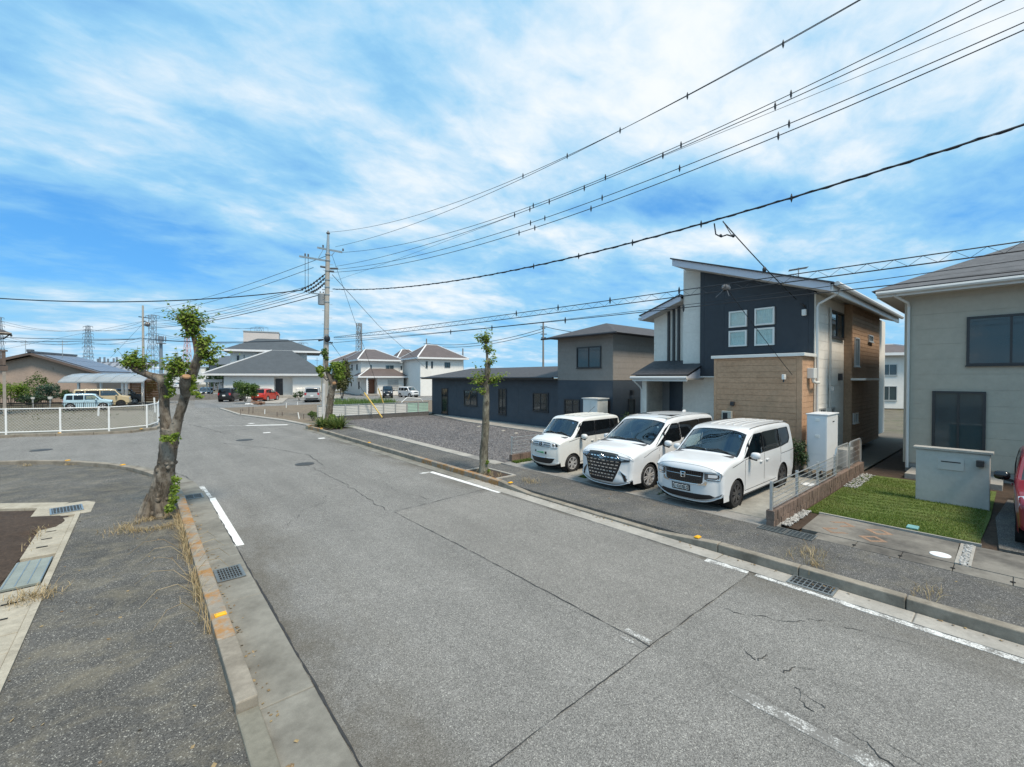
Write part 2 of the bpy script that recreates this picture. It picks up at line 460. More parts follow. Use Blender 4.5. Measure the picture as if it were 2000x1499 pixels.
# ================================================================== THE GROUND
def sheet(name, pts, z, m, parent=None, kind='structure', label=None):
    b = MB(); b.poly([(p[0], p[1], z) for p in pts])
    o = b.build(name, m, parent)
    if kind and parent is None: o['kind'] = kind
    if label: o['label'] = label
    return o
def block(name, pts, z0, z1, m, parent=None, kind='structure', label=None):
    o = MB().prism(pts, z0, z1).build(name, m, parent)
    if kind and parent is None: o['kind'] = kind
    if label: o['label'] = label
    return o
def root(name, kind='structure', loc=(0, 0, 0), label=None):
    o = bpy.data.objects.new(name, None); COL.objects.link(o); o.location = loc
    WM[o.name] = Matrix.Translation(Vector(loc))
    return tag(o, label, None, None, kind)
def ccw(p):
    a = sum(p[i][0] * p[(i + 1) % len(p)][1] - p[(i + 1) % len(p)][0] * p[i][1] for i in range(len(p)))
    return p if a > 0 else p[::-1]

GROUND = concrete('far_ground', (0.16, 0.14, 0.10), 0.4, sc=0.2, grain=0.2, moss=(0.07, 0.09, 0.035, 0.8))
sheet('ground', [(-2500, -2500), (2500, -2500), (2500, 2500), (-2500, 2500)], -0.04, GROUND)
sheet('road', ccw([(-48, -30), (8.3, -30), (8.3, 27.5), (8.0, 34), (6.3, 41), (6.1, 52), (9.5, 110), (17, 240), (11, 240), (4, 110), (1.4, 60), (0.8, 38), (-48, 38)]), 0.0, ASPH)
# newer patch in the right hand lane, tarred joints and cracks
block('road_patch', [(4.28, 2.62), (7.02, 2.62), (7.02, 9.0), (4.28, 9.0)], -.01, 0.002, ASPH_NEW)
def crack(pts, w0, name='tar_joint', jit=0.012, z=0.009, m=TAR):
    b = MB(); pp = []; rough = name == 'road_crack'
    for (a, c) in zip(pts, pts[1:]):
        n = max(2, int((Vector(c) - Vector(a)).length / (0.035 if rough else 0.09)))
        for i in range(n): pp.append(Vector(a).lerp(Vector(c), i / n))
    pp.append(Vector(pts[-1]))
    q = []
    for i, p in enumerate(pp):
        d = (pp[min(i + 1, len(pp) - 1)] - pp[max(i - 1, 0)]).normalized(); s = Vector((-d.y, d.x))
        o = noise.noise(Vector((p.x * 3, p.y * 3, 1))) * jit * 2 + noise.noise(Vector((p.x * 17, p.y * 17, 7))) * (.045 if rough else .006)
        ww = w0 * max(0.08, 0.35 + 1.3 * noise.noise(Vector((p.x * 5.1, p.y * 5.1, 5))) + (.5 if not rough else .35))
        q.append((p + s * (o + ww / 2), p + s * (o - ww / 2)))
    for (a, c) in zip(q, q[1:]):
        if rough and noise.noise(Vector((a[0].x * 4, a[0].y * 4, 11))) < -.22: continue
        b.quad((a[1].x, a[1].y, z), (c[1].x, c[1].y, z), (c[0].x, c[0].y, z), (a[0].x, a[0].y, z))
    o = b.build(name, m); o['kind'] = 'structure'
    return o
crack([(1.3, 2.60), (4.28, 2.63), (7.02, 2.62)], 0.011, jit=.005)
crack([(1.262, -4), (1.262, 7.3)], 0.024, jit=.004)
crack([(1.258, 7.3), (1.25, 13.4), (1.02, 16.3), (.7, 17.6)], 0.016, jit=.005)
crack([(7.11, -4), (7.115, 14)], 0.010, jit=.004)
crack([(4.28, 2.62), (4.3, 6), (4.26, 9.03)], 0.011, jit=0.008)
crack([(4.26, 9.03), (7.0, 9.25)], 0.014)
crack([(4.2, 9.2), (4.35, 12.5), (4.3, 16.0)], 0.012, jit=0.05)
crack([(1.6, 24.2), (2.8, 23.6), (4.2, 20.5), (4.9, 17.8), (4.7, 15.5)], 0.022, jit=0.03)
crack([(-6, 26.5), (-1, 26.9), (1.6, 24.2)], 0.02, jit=0.03)
crack([(2.0, 36), (2.9, 31.5), (3.4, 27.4)], 0.03, jit=0.03)
crack([(3.0, 28.6), (5.6, 29.6), (7.6, 29.0)], 0.03, jit=0.05)
for pts in ([(5.0, 1.9), (4.9, 1.55), (4.75, 1.3), (4.6, 0.9), (4.52, 0.45)], [(4.9, 1.55), (5.12, 1.45), (5.2, 1.3)], [(5.12, 1.75), (4.86, 1.72), (4.78, 1.45)],
            [(5.7, 2.5), (5.9, 1.9), (6.4, 1.5), (6.6, 0.6)], [(4.62, 1.05), (4.4, 0.7), (4.2, 0.2)], [(2.2, 9.6), (2.7, 10.4), (3.3, 10.8), (3.9, 12.2)], [(3.3, 10.8), (4.2, 10.6)], [(5.4, 9.4), (5.1, 10.6), (5.3, 11.8), (6.3, 12.3)],
            [(4.75, 1.3), (4.62, 1.28), (4.5, 1.1)]):
    crack([(a, c) for a, c in pts], 0.010, 'road_crack', jit=0.04, z=0.006)

# painted lines: worn, with small chips left out of them
def line(p, q, wd, keep=0.93, name='road_marking', seg=0.07, label=None):
    p, q = Vector(p), Vector(q); d = (q - p).normalized(); s = Vector((-d.y, d.x)) * wd / 2
    o = MB().prism(ccw([(v.x, v.y) for v in (p - s, q - s, q + s, p + s)]), -.01, 0.0045).build(name, WHITE_LINE if keep > .78 else WORN_LINE if keep > .6 else FADED_LINE); o['kind'] = 'structure'
    return o
line((1.31, 9.0), (1.31, 13.0), 0.15, 0.98); line((1.28, 13.1), (1.24, 14.6), 0.12, 0.62)
line((7.09, 2.66), (7.04, 3.3), 0.14, 0.75); line((7.09, 2.55), (7.0, -4.0), 0.13, 0.7)
line((7.1, 8.75), (6.98, 12.1), 0.15, 0.88); line((6.94, 12.1), (6.6, 12.1), 0.13, 0.75)
line((4.30, 1.75), (4.27, -1.5), 0.15, 0.50); line((4.36, 2.66), (4.36, 3.0), 0.07, 0.5); line((4.20, 2.66), (4.20, 2.95), 0.05, 0.4)
a, c = G(398, 833), G(562, 830); line((a.x + (c.x - a.x) * .5, a.y + (c.y - a.y) * .5), (c.x, c.y), 0.34, 0.9, seg=0.2)
line((a.x, a.y), (a.x + (c.x - a.x) * .5, a.y + (c.y - a.y) * .5), 0.3, 0.45, seg=0.2)
for (x0, y0, x1, y1) in ((514, 846, 528, 845), (622, 857, 634, 856), (488, 828, 494, 827)):
    a, c = G(x0, y0), G(x1, y1); line((a.x, a.y), (c.x, c.y), 0.3, 0.8, seg=0.1)

# ------------------------------------------------------------------ kerbs (each stone on its own)
LCURVE = [(0.69, 13.3), (0.62, 15.0), (0.30, 16.7), (-0.40, 18.8), (-1.85, 21.1), (-4.0, 22.8), (-8.0, 24.2), (-14, 25.2), (-22, 26.0)]
def resample(pts, step):
    pts = [Vector(p) for p in pts]; out = [pts[0]]; acc = 0.0
    # smooth with Catmull-Rom first
    sm = []
    for i in range(len(pts) - 1):
        p0, p1, p2, p3 = pts[max(i - 1, 0)], pts[i], pts[i + 1], pts[min(i + 2, len(pts) - 1)]
        for k in range(12):
            t = k / 12
            sm.append(0.5 * ((2 * p1) + (-p0 + p2) * t + (2 * p0 - 5 * p1 + 4 * p2 - p3) * t * t + (-p0 + 3 * p1 - 3 * p2 + p3) * t ** 3))
    sm.append(pts[-1]); last = sm[0]
    for q in sm[1:]:
        while (q - last).length >= step - acc:
            d = (q - last).normalized(); last = last + d * (step - acc); out.append(last.copy()); acc = 0.0
        acc += (q - last).length; last = q
    return out
def stone_along(path, wd, z0, z1, gap=0.008, parent=None, name='kerb_stone', m=CONC, side=0.0, jit=0.004):
    for a, c in zip(path, path[1:]):
        d = (c - a); L = d.length; d.normalize(); s = Vector((-d.y, d.x))
        a2 = a + d * gap / 2 + s * side; c2 = c - d * gap / 2 + s * side
        j = R.uniform(-jit, jit)
        q = [a2 + s * wd / 2, a2 - s * wd / 2, c2 - s * wd / 2, c2 + s * wd / 2]
        MB().prism(ccw([(v.x, v.y) for v in q]), z0, z1 + j).build(name, m, parent, bevel=0.014)
KERB_L = root('kerb', label='rust stained kerb along the left pavement and round the corner')
yy = -5.2
while yy < 13.2:
    y1 = yy + 1.2
    stone_along([Vector((0.69, yy)), Vector((0.69, y1))], 0.175, -0.02, 0.155 if yy > 4.2 else 0.07, 0.010, KERB_L, m=CONC_K if yy < 4.2 else CONC if yy < 5.3 else CONC_R)
    yy = y1
stone_along(resample(LCURVE, 1.0), 0.175, -0.02, 0.15, 0.012, KERB_L, m=CONC)
GUT_L = root('gutter', label='concrete gutter beside the left kerb')
yy = -5.2
while yy < 13.2:
    stone_along([Vector((1.015, yy)), Vector((1.015, yy + 2.4))], 0.47, -0.02, 0.012, 0.008, GUT_L, 'gutter_slab', CONC_G, jit=0.002); yy += 2.4
stone_along(resample([(p[0] + 0.33, p[1] + 0.05) if i < 4 else (p[0] + 0.26, p[1] + 0.22) for i, p in enumerate(LCURVE)], 2.0), 0.46, -0.02, 0.012, 0.008, GUT_L, 'gutter_slab', CONC_G, jit=0.002)
KERB_R = root('kerb', label='concrete kerb along the right pavement, dropped in front of the parked vans')
GUT_R = root('gutter', label='concrete gutter beside the right kerb')
for k in range(-5, 21):
    y0 = k * 1.2 - 0.3; y1 = y0 + 1.2
    if 3.9 < (y0 + y1) / 2 < 8.5: top = 0.045
    else: top = 0.155
    if k in (3, 7):   # the sloping transition stones
        b = MB(); zl, zh = 0.045, 0.155
        a, c = (zh, zl) if k == 3 else (zl, zh)
        b.add([(7.47, y0 + .005, -.02), (7.63, y0 + .005, -.02), (7.63, y1 - .005, -.02), (7.47, y1 - .005, -.02), (7.47, y0 + .005, a), (7.63, y0 + .005, a), (7.63, y1 - .005, c), (7.47, y1 - .005, c)],
              ((0, 3, 2, 1), (4, 5, 6, 7), (0, 1, 5, 4), (1, 2, 6, 5), (2, 3, 7, 6), (3, 0, 4, 7)))
        b.build('kerb_stone', CONC, KERB_R, bevel=0.012)
    else:
        stone_along([Vector((7.55, y0)), Vector((7.55, y1))], 0.16, -0.02, top, 0.010, KERB_R, m=CONC_R if (8.5 < y0 < 14) else CONC)
for k in range(-3, 13):
    stone_along([Vector((7.295, k * 2.4 - 4)), Vector((7.295, k * 2.4 - 1.6))], 0.34, -0.02, 0.012, 0.008, GUT_R, 'gutter_slab', CONC_P if 1 <= k < 6 else CONC_G, jit=0.002)
# planter kerb round the corner at the far end of the right pavement
PK = [(7.55, 24.9), (7.45, 26.2), (7.35, 27.0), (7.7, 27.4), (8.6, 27.6)]
stone_along([Vector(p) for p in PK], 0.16, -0.02, 0.19, 0.01, KERB_R, m=CONC_R)
# kerb across the side road, in front of the white mesh fence
KERB_F = root('kerb', label='low concrete kerb in front of the white mesh fence across the side road')
FARK = [(-30, 31.6), (-14, 31.9), (-5.4, 32.9), (-3.3, 32.1), (-0.5, 31.3), (0.55, 32.2), (0.85, 33.6), (0.9, 36)]
stone_along(resample(FARK, 1.5), 0.17, -0.02, 0.14, 0.014, KERB_F, m=CONC)
def reflector(p, rz, par, z=0.15):
    b = MB(); b.prism([(-.05, -.07), (.05, -.07), (.05, .07), (-.05, .07)], 0, 0.018)
    b.add([(-.042, -.06, .018), (.042, -.06, .018), (.042, .06, .018), (-.042, .06, .018), (-.02, -.05, .032), (.02, -.05, .032), (.02, .05, .032), (-.02, .05, .032)],
          ((0, 1, 5, 4), (1, 2, 6, 5), (2, 3, 7, 6), (3, 0, 4, 7), (4, 5, 6, 7)))
    mt = Matrix.Translation((p[0], p[1], z)) @ Matrix.Rotation(rz, 4, 'Z')
    b.v = [mt @ (v * .85) for v in b.v]
    b.build('reflector', YELLOW, par, label='yellow reflector on kerb')
reflector((0.70, 6.18), PI / 2 + .05, KERB_L, .156); reflector((0.68, 14.02), PI / 2, KERB_L); reflector((-0.47, 18.95), 2.2, KERB_L); reflector((-1.93, 21.2), 2.4, KERB_L)
reflector((7.56, 8.88), PI / 2, KERB_R, .156); reflector((7.57, 3.70), PI / 2, KERB_R, .13); reflector((7.56, 18.4), PI / 2, KERB_R, .156); reflector((7.56, 25.0), PI / 2, KERB_R, .19)
reflector((-3.2, 32.05), 2.0, KERB_F, .145); reflector((0.0, 31.6), 2.4, KERB_F, .145)

# ------------------------------------------------------------------ left pavement, drain cover slabs, soil
off = [(p[0] - 0.09, p[1]) for p in LCURVE[:3]] + [(p[0] - 0.08, p[1] - 0.08) for p in LCURVE[3:]]
block('left_pavement', ccw([(-1.02, -6), (0.602, -6), (0.602, 13.2)] + off + [(-22, 23.2), (-8.5, 20.6), (-4.0, 16.9), (-1.7, 14.45), (-1.02, 13.9)]), -0.03, 0.05, ASPH_L)
block('pavement_edging', ccw([(-1.10, -6), (-1.022, -6), (-1.022, 13.3), (-1.10, 13.3)]), -0.03, 0.065, CONC_S)
DR_L = root('drain_covers', label='pale concrete drain cover slabs between soil and left pavement')
def hole_slab(x0, x1, y0, y1, z, par, m, slot=None, name='drain_slab'):
    MB().box(x0, x1, y0 + .005, y1 - .005, z - 0.08, z + R.uniform(-.004, .004)).build(name, m, par, bevel=0.008)
    if slot:
        b = MB(); b.poly([(q[0], q[1], z + 0.007) for q in slot]); b.build('lifting_slot', DARKHOLE, par)
yy = -6.0
while yy < 13.0:
    if not (9.0 < yy + .25 < 10.3):
        sx = -1.33
        hole_slab(-1.52, -1.105, yy, yy + 0.5, 0.055, DR_L, CONC_S, [(sx - .07, yy + .48), (sx + .07, yy + .475), (sx + .07, yy + .515), (sx - .07, yy + .52)])
    yy += 0.5
# the drain turns left at the corner
p0, p1 = Vector((-1.58, 14.2)), Vector((-9.0, 19.9)); d = (p1 - p0).normalized(); s = Vector((-d.y, d.x))
for k in range(16):
    a = p0 + d * k * 0.56; c = a + d * 0.55
    q = [a, c, c - s * 0.45, a - s * 0.45]
    MB().prism(ccw([(v.x, v.y) for v in q]), -0.03, 0.055).build('drain_slab', CONC_S, DR_L, bevel=0.008)
sheet('soil_plot', ccw([(-30, -8), (-1.52, -8), (-1.52, 13.3), (-1.6, 14.1), (-9, 19.4), (-30, 20)]), 0.03, SOIL)
MB().prism([(-1.80, 13.22), (-.86, 13.22), (-.84, 14.2), (-1.0, 14.45), (-1.80, 14.45)], -.02, .0575).build('drain_pad', CONC_S, kind='structure', bevel=.01)
# soil washed over the slabs, a low uneven bank
b = MB(); nx, ny = 14, 26
for j in range(ny + 1):
    for i in range(nx + 1):
        y = 9.3 + 4.9 * j / ny; edge = -1.47 + 0.20 * noise.noise(Vector((y * 1.3, 0, 0))) + (0.28 if 12.2 < y < 13.4 else -0.05) - (0.55 if y > 13.6 else 0)
        x = -4.5 + (edge + 4.5) * i / nx
        h = 0.075 + 0.07 * noise.fractal(Vector((x * 2, y * 2, 0)), 1.0, 2.0, 4) * (1 - i / nx) - (0.035 if i == nx else 0) + 0.05 * (1 - i / nx)
        if j in (0, ny): h = 0.02
        b.v.append(Vector((x, y, h)))
for j in range(ny):
    for i in range(nx):
        q = j * (nx + 1) + i; b.f.append((q, q + 1, q + nx + 2, q + nx + 1))
b.build('soil', SOIL, kind='stuff', smooth=True, label=None)

# ------------------------------------------------------------------ right pavement, drain covers, private ground
Z1 = 0.09
block('right_pavement', ccw([(7.632, -12), (9.20, -12), (9.22, 2), (9.27, 10.5), (9.0, 13), (9.1, 20), (10.3, 27.3), (7.8, 27.3), (7.632, 24.9)]), -0.03, Z1, ASPH_DK)
DR_R = root('drain_covers', label='concrete drain cover slabs behind the right pavement')
yy = -12.0
def xw(y): return 9.225 + 0.004 * y
def slabR(y0, y1, x0, x1, m):
    MB().prism([(x0, y0 + .004), (x1, y0 + .004), (x1, y1 - .004), (x0, y1 - .004)], -0.03, Z1 + 0.006 + R.uniform(-.003, .003)).build('drain_slab', m, DR_R, bevel=0.007)
while yy < 11.2:
    y1 = yy + 0.6
    if not (2.3 < (yy + y1) / 2 < 3.25):
        mm = CONC_W if yy < 2.5 else concrete('drain_grey', (0.27, 0.26, 0.245), 0.5)
        slabR(yy, y1, 9.23 if yy < 5 else 9.28, 9.62 if yy < 2.4 else 9.70, mm)
        if yy < 2.4:
            MB().poly([(9.36 + .035 * math.cos(k * PI / 4), yy + 0.03 * math.sin(k * PI / 4), Z1 + 0.013) for k in range(8)]).build('lifting_slot', DARKHOLE, DR_R)
    yy = y1
p0, p1 = Vector((9.0, 11.4)), Vector((9.35, 26.0))
n = 24
for k in range(n):
    a, c = p0.lerp(p1, k / n), p0.lerp(p1, (k + .985) / n)
    wv = 0.42
    MB().prism([(a.x + .0, a.y), (a.x + wv, a.y), (c.x + wv, c.y), (c.x, c.y)], -0.03, Z1 + 0.006).build('drain_slab', CONC_P if k not in (1, 2) else concrete('drain_grey', (0.27, 0.26, 0.245), 0.5), DR_R, bevel=0.006)
ZG = 0.10
PARK = root('driveway', label='concrete parking bays in front of the brown and navy house')
for (y0, y1) in ((3.22, 5.74), (5.80, 8.06), (8.36, 11.25)):
    for (x0, x1) in ((9.71, 12.3), (12.34, 15.0)):
        MB().box(x0, x1, y0, y1, -0.03, ZG + R.uniform(-.004, .004)).build('concrete_slab', CONC_D, PARK, bevel=0.01)
sheet('plot', ccw([(9.7, 3.2), (30, 3.0), (30, 12.3), (9.7, 11.4)]), 0.06, concrete('plot_soil', (0.15, 0.135, 0.11), 0.4, sc=2))
# pebbled gap by the low wall
GRAVEL = concrete('gravel', (0.135, 0.128, 0.13), 0.35, sc=0.7, grain=0.45, dark=(0.05, 0.045, 0.045))
block('gravel_lot', ccw([(9.43, 11.45), (15.9, 11.6), (16.2, 23.5), (17.3, 29.6), (9.9, 30.0), (10.35, 27.3), (9.78, 26.0)]), -0.03, 0.085, GRAVEL)
block('concrete_forecourt', ccw([(15.92, 11.6), (30, 11.6), (30, 31), (17.35, 29.6), (16.22, 23.5)]), -0.03, 0.12, CONC_P)
# loose stones over the lot: real chips, one object
b = MB()
for k in range(26000):
    y = 11.6 + 18.0 * (R.random() ** 1.5); x = R.uniform(9.55, 16.0)
    s_ = R.uniform(0.012, 0.034); z = 0.085 + s_ * 0.3; an = R.random() * 6.28
    c_, n_ = math.cos(an) * s_, math.sin(an) * s_
    b.add([(x + c_, y + n_, z - s_ * .3), (x - n_ * .8, y + c_ * .8, z - s_ * .2), (x - c_, y - n_, z - s_ * .3), (x + n_ * .8, y - c_ * .8, z - s_ * .2), (x + R.uniform(-.3, .3) * s_, y + R.uniform(-.3, .3) * s_, z + s_ * R.uniform(.5, .9))],
          ((0, 1, 4), (1, 2, 4), (2, 3, 4), (3, 0, 4)))
b.build('gravel', foliage('gravel_chips', (0.07, 0.068, 0.072), (0.24, 0.232, 0.235), 0.0), kind='stuff')
# lawn plot of the beige house
block('concrete_apron', ccw([(9.63, 0.60), (10.86, 0.62), (10.98, 2.70), (9.63, 2.66)]), -0.03, ZG, CONC_W)
block('concrete_apron', ccw([(9.63, -9), (11.0, -9), (10.86, 0.42), (9.63, 0.42)]), -0.03, ZG, CONC_W)
block('garden_path', ccw([(11.02, -9), (15.6, -9), (15.6, 0.1), (13.4, 0.25), (11.02, 0.16)]), -0.03, ZG + 0.004, ASPH_DK)
for (y0, y1) in ((0.42, 0.455), (0.555, 0.60)):
    MB().prism([(9.63, y0), (10.84, y0), (10.84, y1), (9.63, y1)], -0.03, ZG + 0.012).build('strip_edging', CONC_P, kind='structure')
sheet('garden_plot', ccw([(10.86, 0.2), (30, -9), (30, 3.0), (9.6, 3.05), (9.6, 2.7), (10.9, 2.7)]), 0.065, SOIL)
LAWNP = ccw([(11.03, 0.40), (13.4, 0.32), (16.6, 0.3), (16.6, 2.98), (11.03, 2.98)])
block('lawn', LAWNP, -0.02, 0.085, concrete('lawn_base', (0.11, 0.15, 0.035), 0.35, sc=2.5, grain=0.3, dark=(0.045, 0.05, 0.02)))
block('lawn_edging', [(10.985, 0.36), (11.03, 0.36), (11.03, 2.72), (10.985, 2.72)], -0.02, ZG + 0.02, CONC_P)
def blades(name, pts, h0, h1, wdt, m, lean=0.5):
    b = MB()
    for (x, y, z) in pts:
        an = R.random() * 6.28; h = R.uniform(h0, h1); l = R.uniform(0, lean) * h; a2 = R.random() * 6.28
        dx, dy = math.cos(an) * wdt, math.sin(an) * wdt; ox, oy = math.cos(a2) * l, math.sin(a2) * l
        b.add([(x - dx, y - dy, z), (x + dx, y + dy, z), (x + ox, y + oy, z + h)], ((0, 1, 2),))
    o = b.build(name, m, kind='stuff')
    return o
pts = []
while len(pts) < 30000:
    x, y = 11.03 + 5.3 * R.random() ** 1.3, R.uniform(0.38, 2.97)
    bare = noise.noise(Vector((x * 2.2, y * 1.1, 4)))
    if 12.0 < x < 14.0 and 1.2 < y < 2.6 and abs(((x * 1.0 + y * .3) * 3.2) % 1 - .5) < 0.16 and R.random() < 0.85: continue
    if bare > 0.45 and R.random() < .6: continue
    pts.append((x, y, 0.083))
pa = [p for p in pts if noise.noise(Vector((p[0] * 1.3, p[1] * 1.3, 9))) + R.gauss(0, .25) < .12]; ps_ = set(pa)
blades('grass', pa, 0.015, 0.042, 0.006, foliage('lawn_blades', (0.07, 0.13, 0.016), (0.19, 0.25, 0.05), 0.35), 0.8)
blades('grass', [p for p in pts if p not in ps_], 0.012, 0.036, 0.006, foliage('lawn_blades_dry', (0.12, 0.15, 0.03), (0.24, 0.24, 0.08), 0.3), 0.9)
# terracotta diamond pattern set in the apron
TERRA = concrete('terracotta', (0.31, 0.20, 0.135), 0.6, sc=4, grain=0.2)
cx, cy = 10.22, 1.93
for (u, v) in ((-0.26, 0.28), (0.28, 0.28), (-0.26, -0.28), (0.28, -0.28)):
    rs = 0.21
    for k in range(4):
        a0, a1 = [(u + cx + rr * math.cos(k * PI / 2 + t), v + cy + rr * math.sin(k * PI / 2 + t)) for t, rr in ((0.0, rs), (PI / 2, rs))]
        b0, b1 = [(u + cx + rr * math.cos(k * PI / 2 + t), v + cy + rr * math.sin(k * PI / 2 + t)) for t, rr in ((0.0, rs * .55), (PI / 2, rs * .55))]
        if R.random() < 0.12: continue
        o = MB().prism(ccw([a0, a1, b1, b0]), ZG - 0.01, ZG + 0.005).build('paving_tile', TERRA, bevel=0.003)
        o['kind'] = 'structure'
# far side plots
sheet('dirt_plot', ccw([tuple(G(*p)[:2]) for p in ((432, 798), (470, 810), (555, 821), (616, 833))] + [(8.7, 29.8), (9.3, 30.9), (15.9, 30.5), (22, 33), (30, 50), (14, 51.0)]), 0.03, DIRT)
MB().slabpoly([tuple(G(*p)[:2]) + (0.0,) for p in ((432, 798), (470, 810), (555, 821), (616, 833), (612, 835), (552, 823), (466, 811.5), (428, 799))], (0, 0, 0.07)).build('kerb_strip', CONC_P, kind='structure')
sheet('forecourt', ccw([tuple(G(*p)[:2]) for p in ((380, 797), (432, 797.5), (640, 797.5), (900, 801), (900, 768), (380, 768))]), 0.012, asphalt('far_asphalt', 0.12, 0.17, 0.26))
for (x0, y0, x1, y1) in ((505, 788, 545, 786), (536, 787, 551, 783), (592, 783, 640, 786), (610, 778, 660, 778)):
    sheet('parking_concrete', ccw([tuple(G(*p)[:2]) for p in ((x0, y0), (x1, y0 + 1.5), (x1 + 14, y1 - 6), (x0 + 4, y1 - 6))]), 0.05 + .006 * (x0 % 7), CONC_P)
# corner lot behind the white mesh fence
sheet('dirt_lot', ccw([(-40, 33.2), (-5.3, 34.0), (-3.2, 33.2), (-0.5, 32.5), (0.4, 33.2), (0.6, 36), (0.9, 52), (-40, 48)]), 0.04, concrete('lot_dirt', (0.20, 0.18, 0.14), 0.3, sc=0.35, grain=0.2, moss=(0.075, 0.085, 0.04, 0.35)))

# ================================================================== HOUSES
def clip_half(pts, f):
    out = []
    for i in range(len(pts)):
        a, b = pts[i], pts[(i + 1) % len(pts)]; fa, fb = f(a), f(b)
        if fa >= 0: out.append(a)
        if (fa >= 0) != (fb >= 0):
            t = fa / (fa - fb); out.append((a[0] + (b[0] - a[0]) * t, a[1] + (b[1] - a[1]) * t))
    return out
class Plane:
    """a wall plane: s runs along S, z up, N points outwards"""
    def __init__(s, O, S, N): s.O, s.S, s.N = Vector(O), Vector(S).normalized(), Vector(N).normalized()
    def p(s, a, z, d=0.0): return s.O + s.S * a + Vector((0, 0, z)) + s.N * d
def wall(pl, pts, th, name, m, parent, off=0.0):
    return MB().slabpoly([pl.p(a, z, off) for a, z in pts], pl.N * -th).build(name, m, parent)
def siding(pl, pts, bh, m, parent, proud=0.014, gap=0.007, z0=None, off=0.0, joints=(), name='siding_board'):
    zmin = min(p[1] for p in pts) if z0 is None else z0; zmax = max(p[1] for p in pts)
    z = zmin; k = 0
    while z < zmax - 0.01:
        c = clip_half(clip_half(pts, lambda p: p[1] - z - gap / 2), lambda p: z + bh - gap / 2 - p[1])
        if len(c) >= 3:
            cuts = [min(p[0] for p in c)] + [j + (0 if k % 2 else 0) for j in joints] + [max(p[0] for p in c)]
            for a, b_ in zip(cuts, cuts[1:]):
                q = clip_half(clip_half(c, lambda p: p[0] - a - .003), lambda p: b_ - .003 - p[0]) if joints else c
                if len(q) >= 3:
                    MB().slabpoly([pl.p(s_, zz, off) for s_, zz in q], pl.N * (proud + R.uniform(-.0015, .0015))).build(name, m, parent)
        z += bh; k += 1
GLASS = mat('window_glass_dark', (0.02, 0.028, 0.032), 0.04, v=0.05, spec=0.9)
GLASS_B = mat('window_glass_blue', (0.03, 0.055, 0.065), 0.05, v=0.05, spec=0.9)
CLEAR = clearglass('clear_window_glass', (0.84, 0.90, 0.90))
CURTAIN = mat('curtain_cloth', (0.78, 0.77, 0.71), 0.8, v=0.08, sc=9)
FR_W = mat('white_window_frame', (0.70, 0.70, 0.67), 0.45, v=0.04)
FR_D = mat('dark_window_frame', (0.03, 0.03, 0.033), 0.4, v=0.06)
FR_S = mat('silver_window_frame', (0.5, 0.51, 0.5), 0.4, 0.5, v=0.05)
def window(pl, s0, s1, z0, z1, parent, fm=FR_W, gm=None, fw=0.05, depth=0.05, mull=(), hmull=(), curtain=False, off=0.0, sill=True, name='window'):
    gm = gm or GLASS
    b = MB()
    def bar(a0, a1, c0, c1, d0=-0.02, d1=depth):
        b.slabpoly([pl.p(a0, c0, off + d0), pl.p(a1, c0, off + d0), pl.p(a1, c1, off + d0), pl.p(a0, c1, off + d0)], pl.N * (d1 - d0))
    bar(s0, s1, z1 - fw, z1); bar(s0, s1, z0, z0 + fw); bar(s0, s0 + fw, z0 + fw, z1 - fw); bar(s1 - fw, s1, z0 + fw, z1 - fw)
    for q in mull: bar(q - fw * .4, q + fw * .4, z0 + fw, z1 - fw, -0.01, depth * .75)
    for q in hmull: bar(s0 + fw, s1 - fw, q - fw * .4, q + fw * .4, -0.01, depth * .7)
    if sill: bar(s0 - .02, s1 + .02, z0 - .03, z0 - .002, -0.02, depth + .03)
    w_ = b.build(name, fm, parent)
    g0 = depth * 0.55 if curtain else 0.006
    MB().slabpoly([pl.p(s0 + fw, z0 + fw, off + g0), pl.p(s1 - fw, z0 + fw, off + g0), pl.p(s1 - fw, z1 - fw, off + g0), pl.p(s0 + fw, z1 - fw, off + g0)], pl.N * 0.006).build('pane', CLEAR if curtain else gm, w_)
    if curtain:
        c = MB(); n = 44
        for i in range(n + 1):
            a = s0 + fw + (s1 - s0 - 2 * fw) * i / n
            dd = 0.010 + 0.008 * math.sin(i * 1.25 + 0.6 * math.sin(i * .4))
            c.v += [pl.p(a, z0 + fw, off + dd), pl.p(a, z1 - fw, off + dd)]
        for i in range(n): c.f.append((2 * i, 2 * i + 2, 2 * i + 3, 2 * i + 1))
        c.build('curtain', CURTAIN, w_, smooth=True)
    return w_
def gable_slab(b, pl_pts, d):
    b.slabpoly(pl_pts, d)

SID_W = concrete('white_siding', (0.76, 0.735, 0.68), 0.16, sc=1.2, grain=0.05, dark=(0.40, 0.37, 0.32))
SID_N = mat('navy_siding', (0.028, 0.034, 0.044), 0.55, v=0.08, sc=2, bump=0.15, bsc=90)
SID_B = concrete('tan_siding', (0.50, 0.32, 0.205), 0.3, sc=1.5, grain=0.12, dark=(0.34, 0.20, 0.115))
SID_B2 = concrete('brown_siding', (0.40, 0.27, 0.18), 0.3, sc=1.5, grain=0.14, dark=(0.24, 0.145, 0.09))
FASCIA = mat('fascia_paint', (0.55, 0.58, 0.66), 0.5, v=0.03)
GUTTERM = mat('eaves_gutter', (0.60, 0.61, 0.60), 0.4, v=0.04)
SOFFIT = mat('soffit', (0.45, 0.43, 0.40), 0.7, v=0.05)
SLATE = mat('roof_slate_dark', (0.055, 0.052, 0.055), 0.7, v=0.25, sc=5, v2=0.2, sc2=30, bump=0.3)
FOUND = concrete('foundation', (0.30, 0.30, 0.29), 0.4)
EX, EY = (1, 0, 0), (0, 1, 0)

